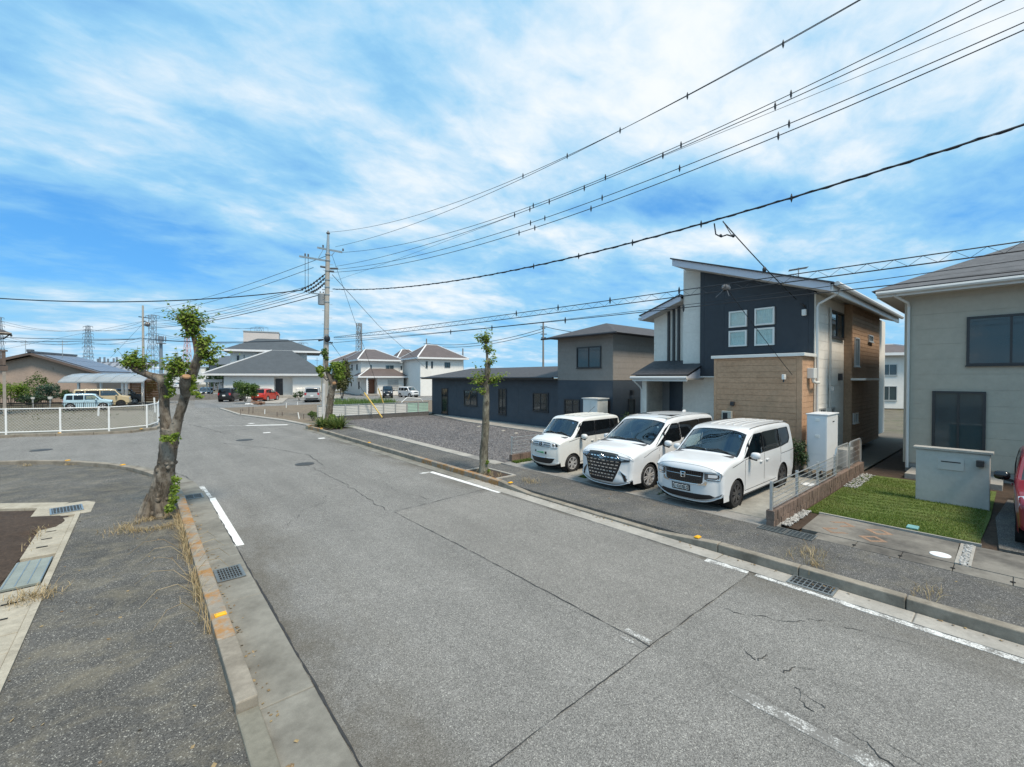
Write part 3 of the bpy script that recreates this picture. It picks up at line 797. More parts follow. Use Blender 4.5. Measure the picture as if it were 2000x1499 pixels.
# ---------------------------------------------------- the brown, white and navy house
H = thing('house', 'two storey house with navy upper wall, tan ground floor box and steep single slope roof', 'house', (17, 6, 0.1))
rz_ = lambda y: 5.62 + (y - 3.70) * 0.343          # underside of the main roof's fascia
wz_ = lambda y: 6.13 - (y - 8.80) * 0.345          # underside of the lower wing roof
Fx = Plane((16.80, 0, 0), EY, (-1, 0, 0))
wa = wall(Fx, [(8.02, .3), (8.86, .3), (8.86, rz_(8.86)), (8.02, rz_(8.02))], 2.5, 'wall', SID_W, H)
siding(Fx, [(8.02, .32), (8.845, .32), (8.845, rz_(8.84)), (8.02, rz_(8.02))], 0.30, SID_W, wa)
wb = wall(Fx, [(4.25, .3), (8.02, .3), (8.02, rz_(8.02)), (4.25, rz_(4.25))], 9.0, 'wall', SID_W, H)
siding(Fx, [(6.92, .32), (8.02, .32), (8.02, 3.1), (6.92, 3.1)], 0.30, SID_W, wb)
# navy upper wall standing proud over the ground floor
Nx = Plane((16.50, 0, 0), EY, (-1, 0, 0))
nv = wall(Nx, [(4.27, 3.06), (8.02, 3.06), (8.02, rz_(8.02) - .01), (4.27, rz_(4.27) - .01)], 0.298, 'upper_wall', SID_N, H, off=-0.012)
for (a, c) in ((4.275, 4.42), (4.425, 7.10), (7.105, 7.85), (7.855, 8.015)):
    MB().slabpoly([Nx.p(s_, z_, -0.012) for s_, z_ in ((a, 3.065), (c, 3.065), (c, rz_(c) - .012), (a, rz_(a) - .012))], (-0.012, 0, 0)).build('wall_panel', SID_N, nv)
MB().box(16.45, 16.8, 6.93, 7.98, 3.01, 3.055).build('flashing', FR_W, nv)
for (a, c, z0, z1) in ((6.29, 6.91, 4.83, 5.42), (6.29, 6.91, 4.13, 4.71), (5.40, 6.03, 4.83, 5.43), (5.40, 6.03, 4.12, 4.73)):
    window(Nx, a, c, z0, z1, H, FR_W, curtain=True, fw=0.055, depth=0.07, sill=False)
# tan ground floor volume
Bx = Plane((15.32, 0, 0), EY, (-1, 0, 0)); By = Plane((15.30, 4.27, 0), EX, (0, -1, 0))
bb = MB().box(15.32, 16.78, 4.27, 6.92, 0.3, 3.66).build('ground_floor_box', SID_B, H)
zz = 0.32; rows = 0
while zz < 3.62:
    hh = R.choice((0.17, 0.19, 0.21))
    if zz + hh > 3.64: hh = 3.645 - zz
    MB().slabpoly([Bx.p(s_, z_) for s_, z_ in ((4.40, zz), (6.82, zz), (6.82, zz + hh - .010), (4.40, zz + hh - .010))], (-0.016 - R.uniform(0, .006), 0, 0)).build('siding_board', SID_B, bb)
    MB().slabpoly([By.p(s_, z_) for s_, z_ in ((0.10, zz), (1.19, zz), (1.19, zz + hh - .010), (0.10, zz + hh - .010))], (0, -0.016 - R.uniform(0, .005), 0)).build('siding_board', SID_B, bb)
    zz += hh
for q in ((15.30, 15.40, 4.25, 4.395), (15.30, 15.40, 6.825, 6.925)):
    MB().box(*q, 0.32, 3.645).build('corner_board', SID_B, bb)
MB().box(15.22, 16.48, 4.17, 7.0, 3.66, 3.76).build('parapet_cap', FR_W, H, bevel=0.01)
MB().box(15.30, 16.78, 4.30, 6.9, 0.08, 0.3).build('foundation', FOUND, H)
MB().box(16.78, 26, 4.27, 10.3, 0.08, 0.3).build('foundation', FOUND, H)
# side wall: white, then brown with a shallow step, then white again
Sy = Plane((0, 4.25, 0), EX, (0, -1, 0))
sw = wall(Sy, [(16.52, .3), (20.1, .3), (20.1, 5.75), (16.52, 5.75)], 0.6, 'side_wall', SID_W, H, off=0.0)
siding(Sy, [(16.53, .32), (20.1, .32), (20.1, 5.72), (16.52, 5.72)], 0.30, SID_W, sw)
sb = MB().box(20.1, 25.0, 4.0, 5.2, .3, 5.74).build('side_wall', SID_B2, H)
Sb = Plane((0, 4.0, 0), EX, (0, -1, 0)); Sbx = Plane((20.1, 0, 0), EY, (-1, 0, 0))
siding(Sb, [(20.1, .32), (25.0, .32), (25.0, 5.73), (20.1, 5.73)], 0.155, SID_B2, sb, proud=0.016, gap=0.014)
siding(Sbx, [(4.0, .32), (4.232, .32), (4.232, 5.73), (4.0, 5.73)], 0.155, SID_B2, sb, proud=0.016, gap=0.014)
MB().box(25.0, 28, 4.25, 6, .3, 5.75).build('side_wall', SID_W, H)
window(Sy, 18.12, 19.9, 4.42, 5.36, H, FR_D, GLASS_B, fw=0.05, mull=(19.0,), off=0.014)
window(Sy, 16.98, 17.60, 1.30, 1.98, H, FR_S, GLASS, fw=0.05, mull=(17.3,), off=0.014)
window(Sy, 17.92, 18.80, 1.30, 1.96, H, FR_S, GLASS, fw=0.05, mull=(18.35,), off=0.014)
window(Sb, 20.38, 21.05, 3.42, 4.52, H, FR_S, GLASS, fw=0.05, mull=(20.72,), off=0.016)
window(Sb, 22.65, 23.45, 4.48, 4.76, H, FR_S, GLASS, fw=0.04, mull=(23.05,), off=0.016)
window(Sb, 20.15 + .1, 20.95, 1.28, 1.66, H, FR_S, GLASS, fw=0.05, mull=(20.6,), off=0.016)
MB().box(19.9, 22.4, 3.55, 3.98, 2.90, 2.98).build('door_canopy', FR_W, H)
# roof: thick sloping slab with dark edge and pale fascia
b = MB(); b.slabpoly([(15.76, 3.68, rz_(3.68)), (15.76, 8.72, rz_(8.72)), (15.76, 8.72, rz_(8.72) + .10), (15.76, 3.68, rz_(3.68) + .10)], (11.3, 0, 0)); b.build('soffit', SOFFIT, H)
b = MB(); b.slabpoly([(15.72, 3.66, rz_(3.66)), (15.72, 8.76, rz_(8.76)), (15.72, 8.76, rz_(8.76) + .235), (15.72, 3.66, rz_(3.66) + .235)], (0.035, 0, 0)); b.build('fascia_board', FASCIA, H)
b = MB(); b.slabpoly([(15.66, 3.56, rz_(3.56) + .237), (15.66, 8.82, rz_(8.82) + .237), (15.66, 8.82, rz_(8.82) + .285), (15.66, 3.56, rz_(3.56) + .285)], (11.5, 0, 0)); ro = b.build('roof', SLATE, H)
b = MB(); b.slabpoly([(15.76, 8.72, rz_(8.72) + .01), (27.0, 8.72, rz_(8.72) + .01), (27.0, 8.72, rz_(8.72) + .235), (15.76, 8.72, rz_(8.72) + .235)], (0, 0.035, 0)); b.build('fascia_board', FASCIA, H)
b = MB(); b.tube([(15.75, 3.50, 5.80), (27, 3.50, 5.80)], 0.075, 8); b.build('eaves_gutter', GUTTERM, H, smooth=True)
MB().box(15.76, 27, 3.60, 3.66, 5.56, 5.80).build('eaves_board', GUTTERM, H)
MB().tube([(16.3, 3.5, 5.73), (16.35, 3.62, 5.6), (16.45, 4.12, 5.36), (16.46, 4.16, 5.25), (16.46, 4.16, 0.2)], 0.04, 8).build('downpipe', GUTTERM, H, smooth=True)
MB().tube([(18.0, 4.17, 5.4), (18.0, 4.17, 1.95)], 0.035, 6).build('conduit', FR_S, H, smooth=True)
MB().tube([(18.0, 4.17, 1.94), (18.0, 4.17, 0.35)], 0.05, 6).build('conduit', FR_S, H, smooth=True)
# entrance wing, recessed, with its own roof falling the other way
Wx = Plane((17.2, 0, 0), EY, (-1, 0, 0))
ww = wall(Wx, [(8.87, .3), (10.42, .3), (10.42, wz_(10.42)), (8.87, wz_(8.87))], 8.0, 'wing_wall', SID_W, H)
siding(Wx, [(8.865, 3.6), (10.41, 3.6), (10.41, wz_(10.41)), (8.865, wz_(8.865))], 0.30, SID_W, ww)
for yq in (9.69, 9.46, 9.24):
    MB().box(17.10, 17.183, yq - .045, yq + .045, 3.66, wz_(yq) - .005).build('dark_stripe', FR_D, ww)
b = MB(); b.slabpoly([(16.62, 8.87, wz_(8.87)), (16.62, 10.66, wz_(10.66)), (16.62, 10.66, wz_(10.66) + .1), (16.62, 8.87, wz_(8.87) + .1)], (8.0, 0, 0)); b.build('soffit', SOFFIT, H)
b = MB(); b.slabpoly([(16.58, 8.87, wz_(8.87)), (16.58, 10.68, wz_(10.68)), (16.58, 10.68, wz_(10.68) + .22), (16.58, 8.87, wz_(8.87) + .22)], (0.035, 0, 0)); b.build('fascia_board', FASCIA, H)
b = MB(); b.slabpoly([(16.53, 8.87, wz_(8.87) + .222), (16.53, 10.76, wz_(10.76) + .222), (16.53, 10.76, wz_(10.76) + .265), (16.53, 8.87, wz_(8.87) + .265)], (8.2, 0, 0)); b.build('roof', SLATE, H)
MB().tube([(16.58, 10.76, wz_(10.7) + .09), (24, 10.76, wz_(10.7) + .09)], 0.07, 8).build('eaves_gutter', GUTTERM, H, smooth=True)
# porch: tiled lean-to roof, pillar wall, dark door
rows_ = 7; x0, zlow, x1, zhi = 15.46, 3.10, 17.18, 3.70
po = MB()
po.slabpoly([(15.5, 8.0, 2.92), (15.5, 10.35, 2.92), (17.18, 10.35, 2.92), (17.18, 8.87, 2.92), (16.78, 8.86, 2.92), (16.78, 8.0, 2.92)], (0, 0, 0.06))
po.build('porch_ceiling', SOFFIT, H)
po = MB(); po.slabpoly([(15.5, 8.0, 2.98), (16.78, 8.0, 2.98), (16.78, 8.0, 3.44), (15.5, 8.0, 3.04)], (0, 0.04, 0)); po.build('porch_fascia', FASCIA, H)
por = MB(); por.slabpoly([(15.5, 10.32, 2.98), (17.18, 10.32, 2.98), (17.18, 10.32, 3.62), (15.5, 10.32, 3.04)], (0, -2.30, 0)); por = por.build('porch_roof', SLATE, H)
for k in range(rows_):
    xa, xb = x0 + (x1 - x0) * k / rows_, x0 + (x1 - x0) * (k + 1) / rows_
    za, zb = zlow + (zhi - zlow) * k / rows_, zlow + (zhi - zlow) * (k + 1) / rows_
    ya = 7.96 if xb < 16.78 else 8.88; n = 6
    for q in range(n):
        u0 = ya + (10.42 - ya) * q / n; u1 = ya + (10.42 - ya) * (q + 1) / n - .006
        b = MB(); b.slabpoly([(xa, u0, za), (xa, u1, za), (xb + .04, u1, zb + .012), (xb + .04, u0, zb + .012)], (0, 0, 0.024 + R.uniform(-.003, .003))); b.build('roof_tile', SLATE, por)
MB().tube([(15.42, 7.98, 3.00), (15.42, 10.42, 3.00)], 0.06, 8).build('eaves_gutter', GUTTERM, H, smooth=True)
MB().box(15.45, 15.5, 8.0, 10.35, 2.86, 3.02).build('porch_fascia', GUTTERM, H)
MB().tube([(15.45, 10.3, 2.95), (15.5, 10.3, 2.85), (15.75, 10.18, 2.62), (15.8, 10.15, 2.5), (15.8, 10.15, .15)], 0.03, 6).build('downpipe', GUTTERM, H, smooth=True)
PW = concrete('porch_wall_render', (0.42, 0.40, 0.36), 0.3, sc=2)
MB().box(15.9, 17.19, 9.98, 10.18, 0.1, 2.92).build('porch_pillar', SID_W, H)
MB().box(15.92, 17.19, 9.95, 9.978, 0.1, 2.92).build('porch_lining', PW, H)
MB().box(17.10, 17.195, 9.60, 9.95, 0.28, 2.9).build('door_side_panel', mat('grey_panel', (0.16, 0.17, 0.18), 0.5), H)
dr = MB().box(17.06, 17.195, 8.90, 9.60, 0.28, 2.9).build('door', mat('navy_door', (0.015, 0.028, 0.045), 0.35, v=0.06), H)
MB().tube([(17.03, 8.98, 1.0), (17.0, 8.98, 1.05), (17.0, 8.98, 1.75), (17.03, 8.98, 1.8)], 0.014, 6).build('handle', STEEL, dr)
MB().box(15.6, 17.2, 8.0, 10.2, 0.08, 0.27).build('porch_step', CONC_P, H)
window(Fx, 7.0, 7.50, 1.35, 2.42, H, FR_W, GLASS, fw=0.05, off=0.014)
# small fittings on the walls
def lamp_box(x, y, z, parent, m=FR_D):
    MB().box(x - .12, x, y - .06, y + .06, z - .07, z + .07).build('wall_lamp', m, parent, bevel=0.01)
lamp_box(15.30, 6.27, 2.12, H)
q = MB().box(15.17, 15.30, 6.28, 6.60, 1.25, 1.86).build('meter_box', mat('beige_plastic', (0.48, 0.46, 0.40), 0.5), H, bevel=0.012)
MB().box(15.155, 15.17, 6.40, 6.55, 1.56, 1.80).build('meter_window', FR_D, q)
cm = MB().box(15.08, 15.24, 4.66, 4.74, 2.94, 3.10).build('camera_box', FR_W, H, bevel=0.01)
MB().tube([(15.28, 4.7, 3.0), (15.14, 4.70, 2.93), (15.12, 4.7, 2.86)], 0.025, 6).build('camera_bracket', FR_D, cm)
vt = MB().box(15.75, 16.05, 4.06, 4.25, 2.98, 3.30).build('vent_hood', FR_W, H, bevel=0.012)
MB().tube([(15.9, 4.14, 2.98), (15.92, 4.12, 2.88), (16.06, 4.08, 2.84), (16.40, 4.10, 2.84)], 0.045, 8).build('vent_pipe', FR_W, vt, smooth=True)
fl = MB().box(16.36, 16.47, 4.46, 4.58, 5.02, 5.22).build('floodlight', FR_W, H, bevel=0.012)
MB().tube([(16.48, 4.5, 5.3), (16.38, 4.55, 5.38), (16.36, 4.62, 5.42)], 0.03, 6).build('floodlight_arm', FR_D, fl)
lamp_box(17.62 + .5, 4.12, 2.62, H, FR_S); MB().box(19.3, 19.44, 4.12, 4.24, 2.9, 3.15).build('vent_hood', FR_D, H)
an = MB(); an.tube([(18.2, 5.2, 6.3), (18.2, 5.2, 7.0)], 0.02, 5); an.tube([(17.6, 5.0, 6.85), (18.8, 5.4, 7.05)], 0.012, 4)
for k in range(7): an.tube([(17.7 + k * .17, 4.75 + k * .057, 6.87 + k * .028), (17.7 + k * .17, 5.35 + k * .057, 6.87 + k * .028)], 0.007, 4)
an.build('aerial', STEEL, H)

# ---------------------------------------------------- tall white cabinet beside the house
CB = thing('water_heater_cabinet', 'tall white metal cabinet on short legs beside the house and the steel rail fence', 'cabinet', (15.1, 3.67, 0.1))
CBM = mat('cabinet_paint', (0.66, 0.68, 0.70), 0.45, v=0.05, sc=2)
c0 = MB().box(14.60, 15.72, 3.44, 3.93, 0.36, 1.93).build('body', CBM, CB, bevel=0.012)
MB().box(14.575, 15.745, 3.415, 3.955, 1.934, 1.965).build('lid', CBM, CB, bevel=0.006)
MB().box(14.59, 14.598, 3.47, 3.90, 0.45, 0.80).build('lower_panel', CBM, CB); MB().box(14.59, 14.598, 3.47, 3.90, 0.815, 1.90).build('door', CBM, CB)
for z in (1.80, 1.33): MB().box(14.575, 14.589, 3.62, 3.72, z - .04, z + .04).build('latch', FR_W, CB, bevel=0.004)
MB().box(15.15, 15.32, 3.430, 3.438, 1.72, 1.745).build('vent_slot', FR_D, CB)
for x in (14.68, 15.62):
    for y in (3.5, 3.86): MB().box(x - .04, x + .04, y - .04, y + .04, 0.08, 0.36).build('leg', CONC_P, CB)
# outdoor unit behind it
AC = thing('air_conditioner', 'low pale outdoor unit on the ground behind the tall white cabinet', 'air conditioner', (17.2, 3.6, 0.1))
MB().box(16.9, 17.7, 3.45, 3.78, 0.16, 0.72).build('casing', mat('ac_paint', (0.55, 0.54, 0.50), 0.5), AC, bevel=0.015)
g = MB()
for k in range(9): g.box(16.95 + k * .08, 16.965 + k * .08, 3.435, 3.449, 0.22, 0.66)
g.build('grille', FR_D, AC)
for x in (17.0, 17.6): MB().box(x - .04, x + .04, 3.46, 3.77, 0.08, 0.16).build('foot', FR_D, AC)

# ---------------------------------------------------- beige house at the right edge
BH = thing('house', 'beige two storey rendered house with grey roof at the right end of the lawn', 'house', (18.3, -2, 0.1))
RENDER = concrete('beige_render', (0.42, 0.395, 0.335), 0.25, sc=0.8, grain=0.05, dark=(0.30, 0.29, 0.26))
Ex = Plane((18.2, 0, 0), EY, (-1, 0, 0))
wl = MB().box(18.2, 27.5, -9.5, 2.3, 0.35, 5.6).build('wall', RENDER, BH)
siding(Ex, [(-9.5, .37), (2.3, .37), (2.3, 5.52), (-9.5, 5.52)], 0.455, RENDER, wl, proud=0.012, gap=0.006, joints=(-6.5, -3.5, -0.6))
MB().box(18.22, 27.4, -9.4, 2.25, 0.06, 0.35).build('foundation', FOUND, BH)
window(Ex, -0.75, 0.95, 3.35, 4.75, BH, FR_D, GLASS, fw=0.06, mull=(0.1,), off=0.012)
window(Ex, 0.55, 1.65, 0.55, 2.6, BH, FR_D, GLASS_B, fw=0.06, mull=(1.1,), off=0.012)
window(Ex, -3.9, -2.2, 0.55, 2.6, BH, FR_D, GLASS, fw=0.06, mull=(-3.05,), off=0.012)
window(Ex, -3.9, -2.2, 3.5, 4.75, BH, FR_D, GLASS, fw=0.06, mull=(-3.05,), off=0.012)
MB().box(17.66, 28, -10, 2.86, 5.52, 5.56).build('soffit', SOFFIT, BH)
MB().box(17.63, 17.66, -10, 2.89, 5.50, 5.68).build('fascia_board', GUTTERM, BH); MB().box(17.66, 28, 2.862, 2.89, 5.50, 5.68).build('fascia_board', GUTTERM, BH)
MB().tube([(17.56, -10, 5.63), (17.56, 2.9, 5.63)], 0.065, 8).build('eaves_gutter', GUTTERM, BH, smooth=True)
rf = MB(); rf.add([(17.6, -10, 5.685), (28, -10, 5.685), (28, 2.95, 5.685), (17.6, 2.95, 5.685), (22.8, -5, 8.1), (22.8, -2.2, 8.1)], ((0, 3, 5, 4), (3, 2, 5), (2, 1, 4, 5), (1, 0, 4), (0, 1, 2, 3)))
rf = rf.build('roof', mat('roof_slate_grey', (0.10, 0.10, 0.105), 0.65, v=0.2, sc=3, v2=0.15), BH)
for k in range(14):     # courses of the front and side slopes
    t0, t1 = k / 14, (k + 1) / 14
    L = lambda a, c, t: Vector(a).lerp(Vector(c), t)
    fa, fb = (17.55, -10, 5.70), (17.55, 3.0, 5.70); ra, rb = (22.8, -5, 8.115), (22.8, -2.2, 8.115)
    MB().slabpoly([L(fa, ra, t0), L(fb, rb, t0), L(fb, rb, t1 + .008), L(fa, ra, t1 + .008)], (-.01, 0, 0.022)).build('roof_course', MATS['roof_slate_grey'], rf)
    sa, sb_ = (17.55, 3.0, 5.70), (28, 3.0, 5.70)
    MB().slabpoly([L(sa, rb, t0), L(sa, rb, t1 + .008), L(sb_, rb, t1 + .008), L(sb_, rb, t0)], (0, .01, 0.022)).build('roof_course', MATS['roof_slate_grey'], rf)
MB().tube([(17.6, 2.5, 5.55), (18.0, 2.2, 5.3), (18.14, 2.2, 5.2), (18.14, 2.2, 0.2)], 0.04, 8).build('downpipe', GUTTERM, BH, smooth=True)
for (x0, x1, y0, y1, z1) in ((16.9, 18.2, 0.2, 2.1, 0.22), ): MB().box(x0, x1, y0, y1, 0.05, z1).build('entrance_step', CONC_P, BH, bevel=0.015)
GW = thing('gate_wall', 'pale rendered gate wall with letterbox standing on the lawn before the beige house', 'gate wall', (14.2, 1.1, 0.08))
GWM = concrete('gate_wall_render', (0.50, 0.485, 0.455), 0.15, sc=2, grain=0.04)
MB().box(14.1, 14.32, 0.35, 1.55, 0.05, 1.30).build('wall', GWM, GW, bevel=0.015)
MB().box(14.06, 14.36, 0.30, 1.60, 1.304, 1.36).build('coping', CONC_P, GW, bevel=0.008)
lb = MB().box(14.085, 14.098, 0.75, 1.17, 0.88, 1.14).build('letterbox', FR_S, GW); MB().box(14.078, 14.084, 0.80, 1.12, 1.05, 1.075).build('slot', FR_D, lb)
lamp_box(14.098, 0.5, 1.1, GW)

# ---------------------------------------------------- dark navy neighbour behind the gravel lot
NH = thing('house', 'dark navy house with taupe upper storey and long low wing behind the gravel lot', 'house', (18, 14, 0.1))
NAVY = mat('navy_render', (0.045, 0.058, 0.075), 0.6, v=0.10, sc=1.5, bump=0.15, bsc=80)
TAUPE = concrete('taupe_siding', (0.27, 0.25, 0.23), 0.3, sc=1.2, grain=0.06, dark=(0.2, 0.185, 0.17))
NX, NY = Plane((17.6, 0, 0), EY, (-1, 0, 0)), Plane((0, 12.9, 0), EX, (0, -1, 0))
w1 = MB().box(17.6, 26, 12.9, 16.6, 0.1, 2.85).build('ground_floor_wall', NAVY, NH)
siding(NX, [(12.9, .12), (16.6, .12), (16.6, 2.84), (12.9, 2.84)], 0.455, NAVY, w1, proud=0.01)
siding(NY, [(17.6, .12), (26, .12), (26, 2.84), (17.6, 2.84)], 0.455, NAVY, w1, proud=0.01)
w2 = MB().box(17.6, 26, 12.9, 16.6, 2.855, 5.15).build('upper_wall', TAUPE, NH)
siding(NX, [(12.9, 2.87), (16.6, 2.87), (16.6, 5.13), (12.9, 5.13)], 0.30, TAUPE, w2, proud=0.012)
siding(NY, [(17.6, 2.87), (26, 2.87), (26, 5.13), (17.6, 5.13)], 0.30, TAUPE, w2, proud=0.012)
window(NY, 18.85, 19.45, 0.75, 1.92, NH, FR_D, GLASS, fw=0.06, off=0.01)
MB().box(19.0, 19.16, 12.72, 12.89, 2.12, 2.36).build('wall_lamp', FR_D, NH)
window(NX, 13.05, 14.1, 0.62, 1.85, NH, FR_D, GLASS, fw=0.07, mull=(13.6,), off=0.01)
window(NX, 13.6, 15.2, 3.5, 4.6, NH, FR_D, GLASS, fw=0.06, mull=(14.4,), off=0.012)
window(NX, 15.0, 16.1, 0.62, 1.85, NH, FR_D, GLASS, fw=0.07, mull=(15.5,), off=0.01)
rb_ = MB(); rb_.add([(17.0, 12.3, 5.16), (26.6, 12.3, 5.16), (26.6, 17.2, 5.16), (17.0, 17.2, 5.16), (19.5, 14.75, 6.0), (24.2, 14.75, 6.0), ], ((0, 1, 5, 4), (1, 2, 5), (2, 3, 4, 5), (3, 0, 4), (3, 2, 1, 0)))
rb_.build('roof', SLATE, NH); MB().tube([(16.95, 12.25, 5.13), (16.95, 17.25, 5.13)], 0.06, 6).build('eaves_gutter', FR_D, NH)
w3 = MB().box(17.9, 25, 16.61, 30.8, 0.1, 2.9).build('low_wing_wall', NAVY, NH)
siding(Plane((17.9, 0, 0), EY, (-1, 0, 0)), [(16.61, .12), (30.8, .12), (30.8, 2.88), (16.61, 2.88)], 0.455, NAVY, w3, proud=0.012, joints=(20.2, 23.7, 27.2))
Lx = Plane((17.9, 0, 0), EY, (-1, 0, 0))
for (a, c, z0, z1) in ((17.6, 18.9, 1.0, 2.1), (21.4, 22.2, 0.6, 2.3), (24.6, 26.2, 1.0, 2.1)): window(Lx, a, c, z0, z1, NH, FR_D, GLASS, fw=0.06, mull=((a + c) / 2,), off=0.012)
window(Lx, 28.4, 29.3, 0.14, 2.2, NH, FR_D, GLASS, fw=0.07, off=0.012, name='door')
lr = MB(); lr.add([(17.3, 16.62, 3.0), (17.3, 31.4, 3.0), (25.4, 31.4, 3.0), (25.4, 16.62, 3.0), (20.8, 16.62, 3.75), (20.8, 29.5, 3.75)], ((1, 0, 4, 5), (3, 2, 5, 4), (2, 1, 5), (0, 3, 4), (0, 1, 2, 3)))
lr.build('low_roof', SLATE, NH); MB().box(17.26, 17.30, 16.62, 31.42, 2.88, 3.03).build('fascia_board', FR_D, NH); MB().tube([(17.2, 16.62, 2.99), (17.2, 31.4, 2.99)], 0.055, 6).build('eaves_gutter', FR_D, NH)
ST = thing('storage_box', 'white garden storage box standing in front of the navy wall', 'storage box', (16.9, 13.6, 0.12))
a = P(1160, 787, 21.2); 
MB().box(16.6, 17.4, 13.05, 13.95, 0.12, 1.95).build('body', mat('box_white', (0.62, 0.62, 0.58), 0.5), ST, bevel=0.01)
MB().box(16.55, 17.45, 13.0, 14.0, 1.955, 2.0).build('lid', FR_W, ST); MB().box(16.585, 16.598, 13.08, 13.48, 0.2, 1.9).build('door', FR_W, ST); MB().box(16.585, 16.598, 13.50, 13.92, 0.2, 1.9).build('door', FR_W, ST)

# ================================================================== FAR HOUSES
def frame(pL, pR, dL, dR):
    """a house front from the point under pixel column pL at depth dL to pR at dR"""
    a, c = P(pL, 738, dL), P(pR, 738, dR); a.z = c.z = 0
    S = (c - a); L = S.length; S.normalize()
    N = Vector((S.y, -S.x, 0))
    if N.dot(-a) < 0: N = -N
    return a, S, N, L
WH = concrete('far_white_wall', (0.76, 0.75, 0.72), 0.12, sc=0.5, grain=0.04, dark=(0.5, 0.48, 0.44))
RGREY = mat('roof_grey_shingle', (0.062, 0.072, 0.082), 0.7, v=0.12, sc=1.2, v2=0.1, sc2=8)
RBROWN = mat('roof_brown_slate', (0.105, 0.085, 0.082), 0.7, v=0.14, sc=1.2, v2=0.1, sc2=8)
TRIM = mat('far_white_trim', (0.74, 0.75, 0.76), 0.5, v=0.03)
class Local:
    """house built in its own axes: s along the front, t backwards, z up"""
    def __init__(s, a, S, N): s.a, s.S, s.N = a, S, N
    def p(s, u, t, z): return s.a + s.S * u - s.N * t + Vector((0, 0, z))
    def box(s, b, u0, u1, t0, t1, z0, z1):
        return b.add([s.p(u, t, z) for z in (z0, z1) for t in (t0, t1) for u in (u0, u1)], ((0, 2, 3, 1), (4, 5, 7, 6), (0, 1, 5, 4), (2, 6, 7, 3), (0, 4, 6, 2), (1, 3, 7, 5)))
    def hip(s, b, u0, u1, t0, t1, z0, z1, r0, r1, tr=None, tr2=None):
        tr = (t0 + t1) / 2 if tr is None else tr; tr2 = tr if tr2 is None else tr2
        q = [s.p(u0, t0, z0), s.p(u1, t0, z0), s.p(u1, t1, z0), s.p(u0, t1, z0), s.p(r0, tr, z1), s.p(r1, tr2, z1)]
        return b.add(q, ((0, 1, 5, 4), (1, 2, 5), (2, 3, 4, 5), (3, 0, 4), (3, 2, 1, 0)))
    def caps(s, b, u0, u1, t0, t1, z0, z1, r0, r1, tr=None, w=0.13):
        tr = (t0 + t1) / 2 if tr is None else tr
        for (x, y, r) in ((u0, t0, r0), (u1, t0, r1), (u1, t1, r1), (u0, t1, r0)): b.beam(s.p(x, y, z0 + .03), s.p(r, tr, z1 + .04), w, 0.1)
        b.beam(s.p(r0, tr, z1 + .04), s.p(r1, tr, z1 + .04), w, 0.1)
    def fascia(s, b, u0, u1, t0, t1, z0, z1, th=0.08):
        s.box(b, u0, u1, t0 - th, t0, z0, z1); s.box(b, u0, u1, t1, t1 + th, z0, z1); s.box(b, u0 - th, u0, t0 - th, t1 + th, z0, z1); s.box(b, u1, u1 + th, t0 - th, t1 + th, z0, z1)
    def win(s, u0, u1, z0, z1, parent, fm=FR_D, gm=None, t=0.0, **k): return window(Plane(s.p(0, t, 0), s.S, s.N), u0, u1, z0, z1, parent, fm, gm, fw=0.07, depth=0.06, **k)
    def winL(s, t0, t1, z0, z1, parent, fm=FR_D, gm=None, u=0.0, **k): return window(Plane(s.p(u, 0, 0), -s.N, -s.S), t0, t1, z0, z1, parent, fm, gm, fw=0.07, depth=0.06, **k)

# ---- white clinic-like house with two dark hipped roofs
a, S, N, L = frame(437, 627, 60, 65.5)
A1 = Local(a, S, N)
W1 = thing('house', 'wide white house with two dark grey hipped roofs stacked one behind the other', 'house', A1.p(L / 2, 0, 0.05), math.atan2(S.y, S.x))
Kd = L / 190.0                                   # metres per photo pixel along the front
U = lambda px_: (px_ - 437) * Kd
b = MB(); A1.box(b, 0, U(531), 0, 9, 0.05, 3.35); A1.box(b, U(568), L, 0, 9, 0.05, 3.35); A1.box(b, U(531), U(568), 0.9, 9, 0.05, 3.35); A1.box(b, U(531), U(568), 0.0, 0.9, 3.1, 3.35); b.build('wall', WH, W1)
b = MB(); A1.hip(b, -2.4, L + .9, -0.9, 13, 3.5, 7.3, L * .45, L * .68, tr=6.2); b.build('lower_roof', RGREY, W1)
b = MB(); A1.fascia(b, -2.3, L + .8, -0.8, 12.9, 3.30, 3.56); b.build('fascia_board', TRIM, W1)
b = MB(); b.beam(A1.p(-2.4, -.9, 3.55), A1.p(L * .45, 6.2, 7.33), .12, .12); b.beam(A1.p(-2.4, 13, 3.55), A1.p(L * .45, 6.2, 7.33), .12, .12); b.build('ridge_cap', TRIM, W1)
b = MB(); A1.box(b, L * -.02, L * .86, 9.0, 17, 3.3, 7.2); b.build('upper_wall', WH, W1)
b = MB(); A1.hip(b, L * -.02 - 1.0, L * .86 + 2.2, 7.9, 18.2, 7.36, 9.6, L * .26, L * .62, tr=13); b.build('upper_roof', RGREY, W1)
b = MB(); A1.fascia(b, L * -.02 - .95, L * .86 + 2.15, 7.98, 18.1, 7.12, 7.42); b.build('fascia_board', TRIM, W1)
b = MB(); A1.box(b, L * .05, L * .50, 18.5, 24, 3, 11.2); b.build('roof_annex', concrete('annex_wall', (0.60, 0.56, 0.54), .1, sc=.5, grain=.04), W1)
b = MB(); A1.box(b, L * .045, L * .505, 18.4, 24.1, 11.2, 11.36); b.build('annex_coping', FR_S, W1)
pl9 = 0.9
dd = A1.win(U(531) + .15, U(548), 0.4, 2.85, W1, FR_D, FR_D, t=0.9, sill=False, name='door', mull=((U(531) + U(548)) / 2,))
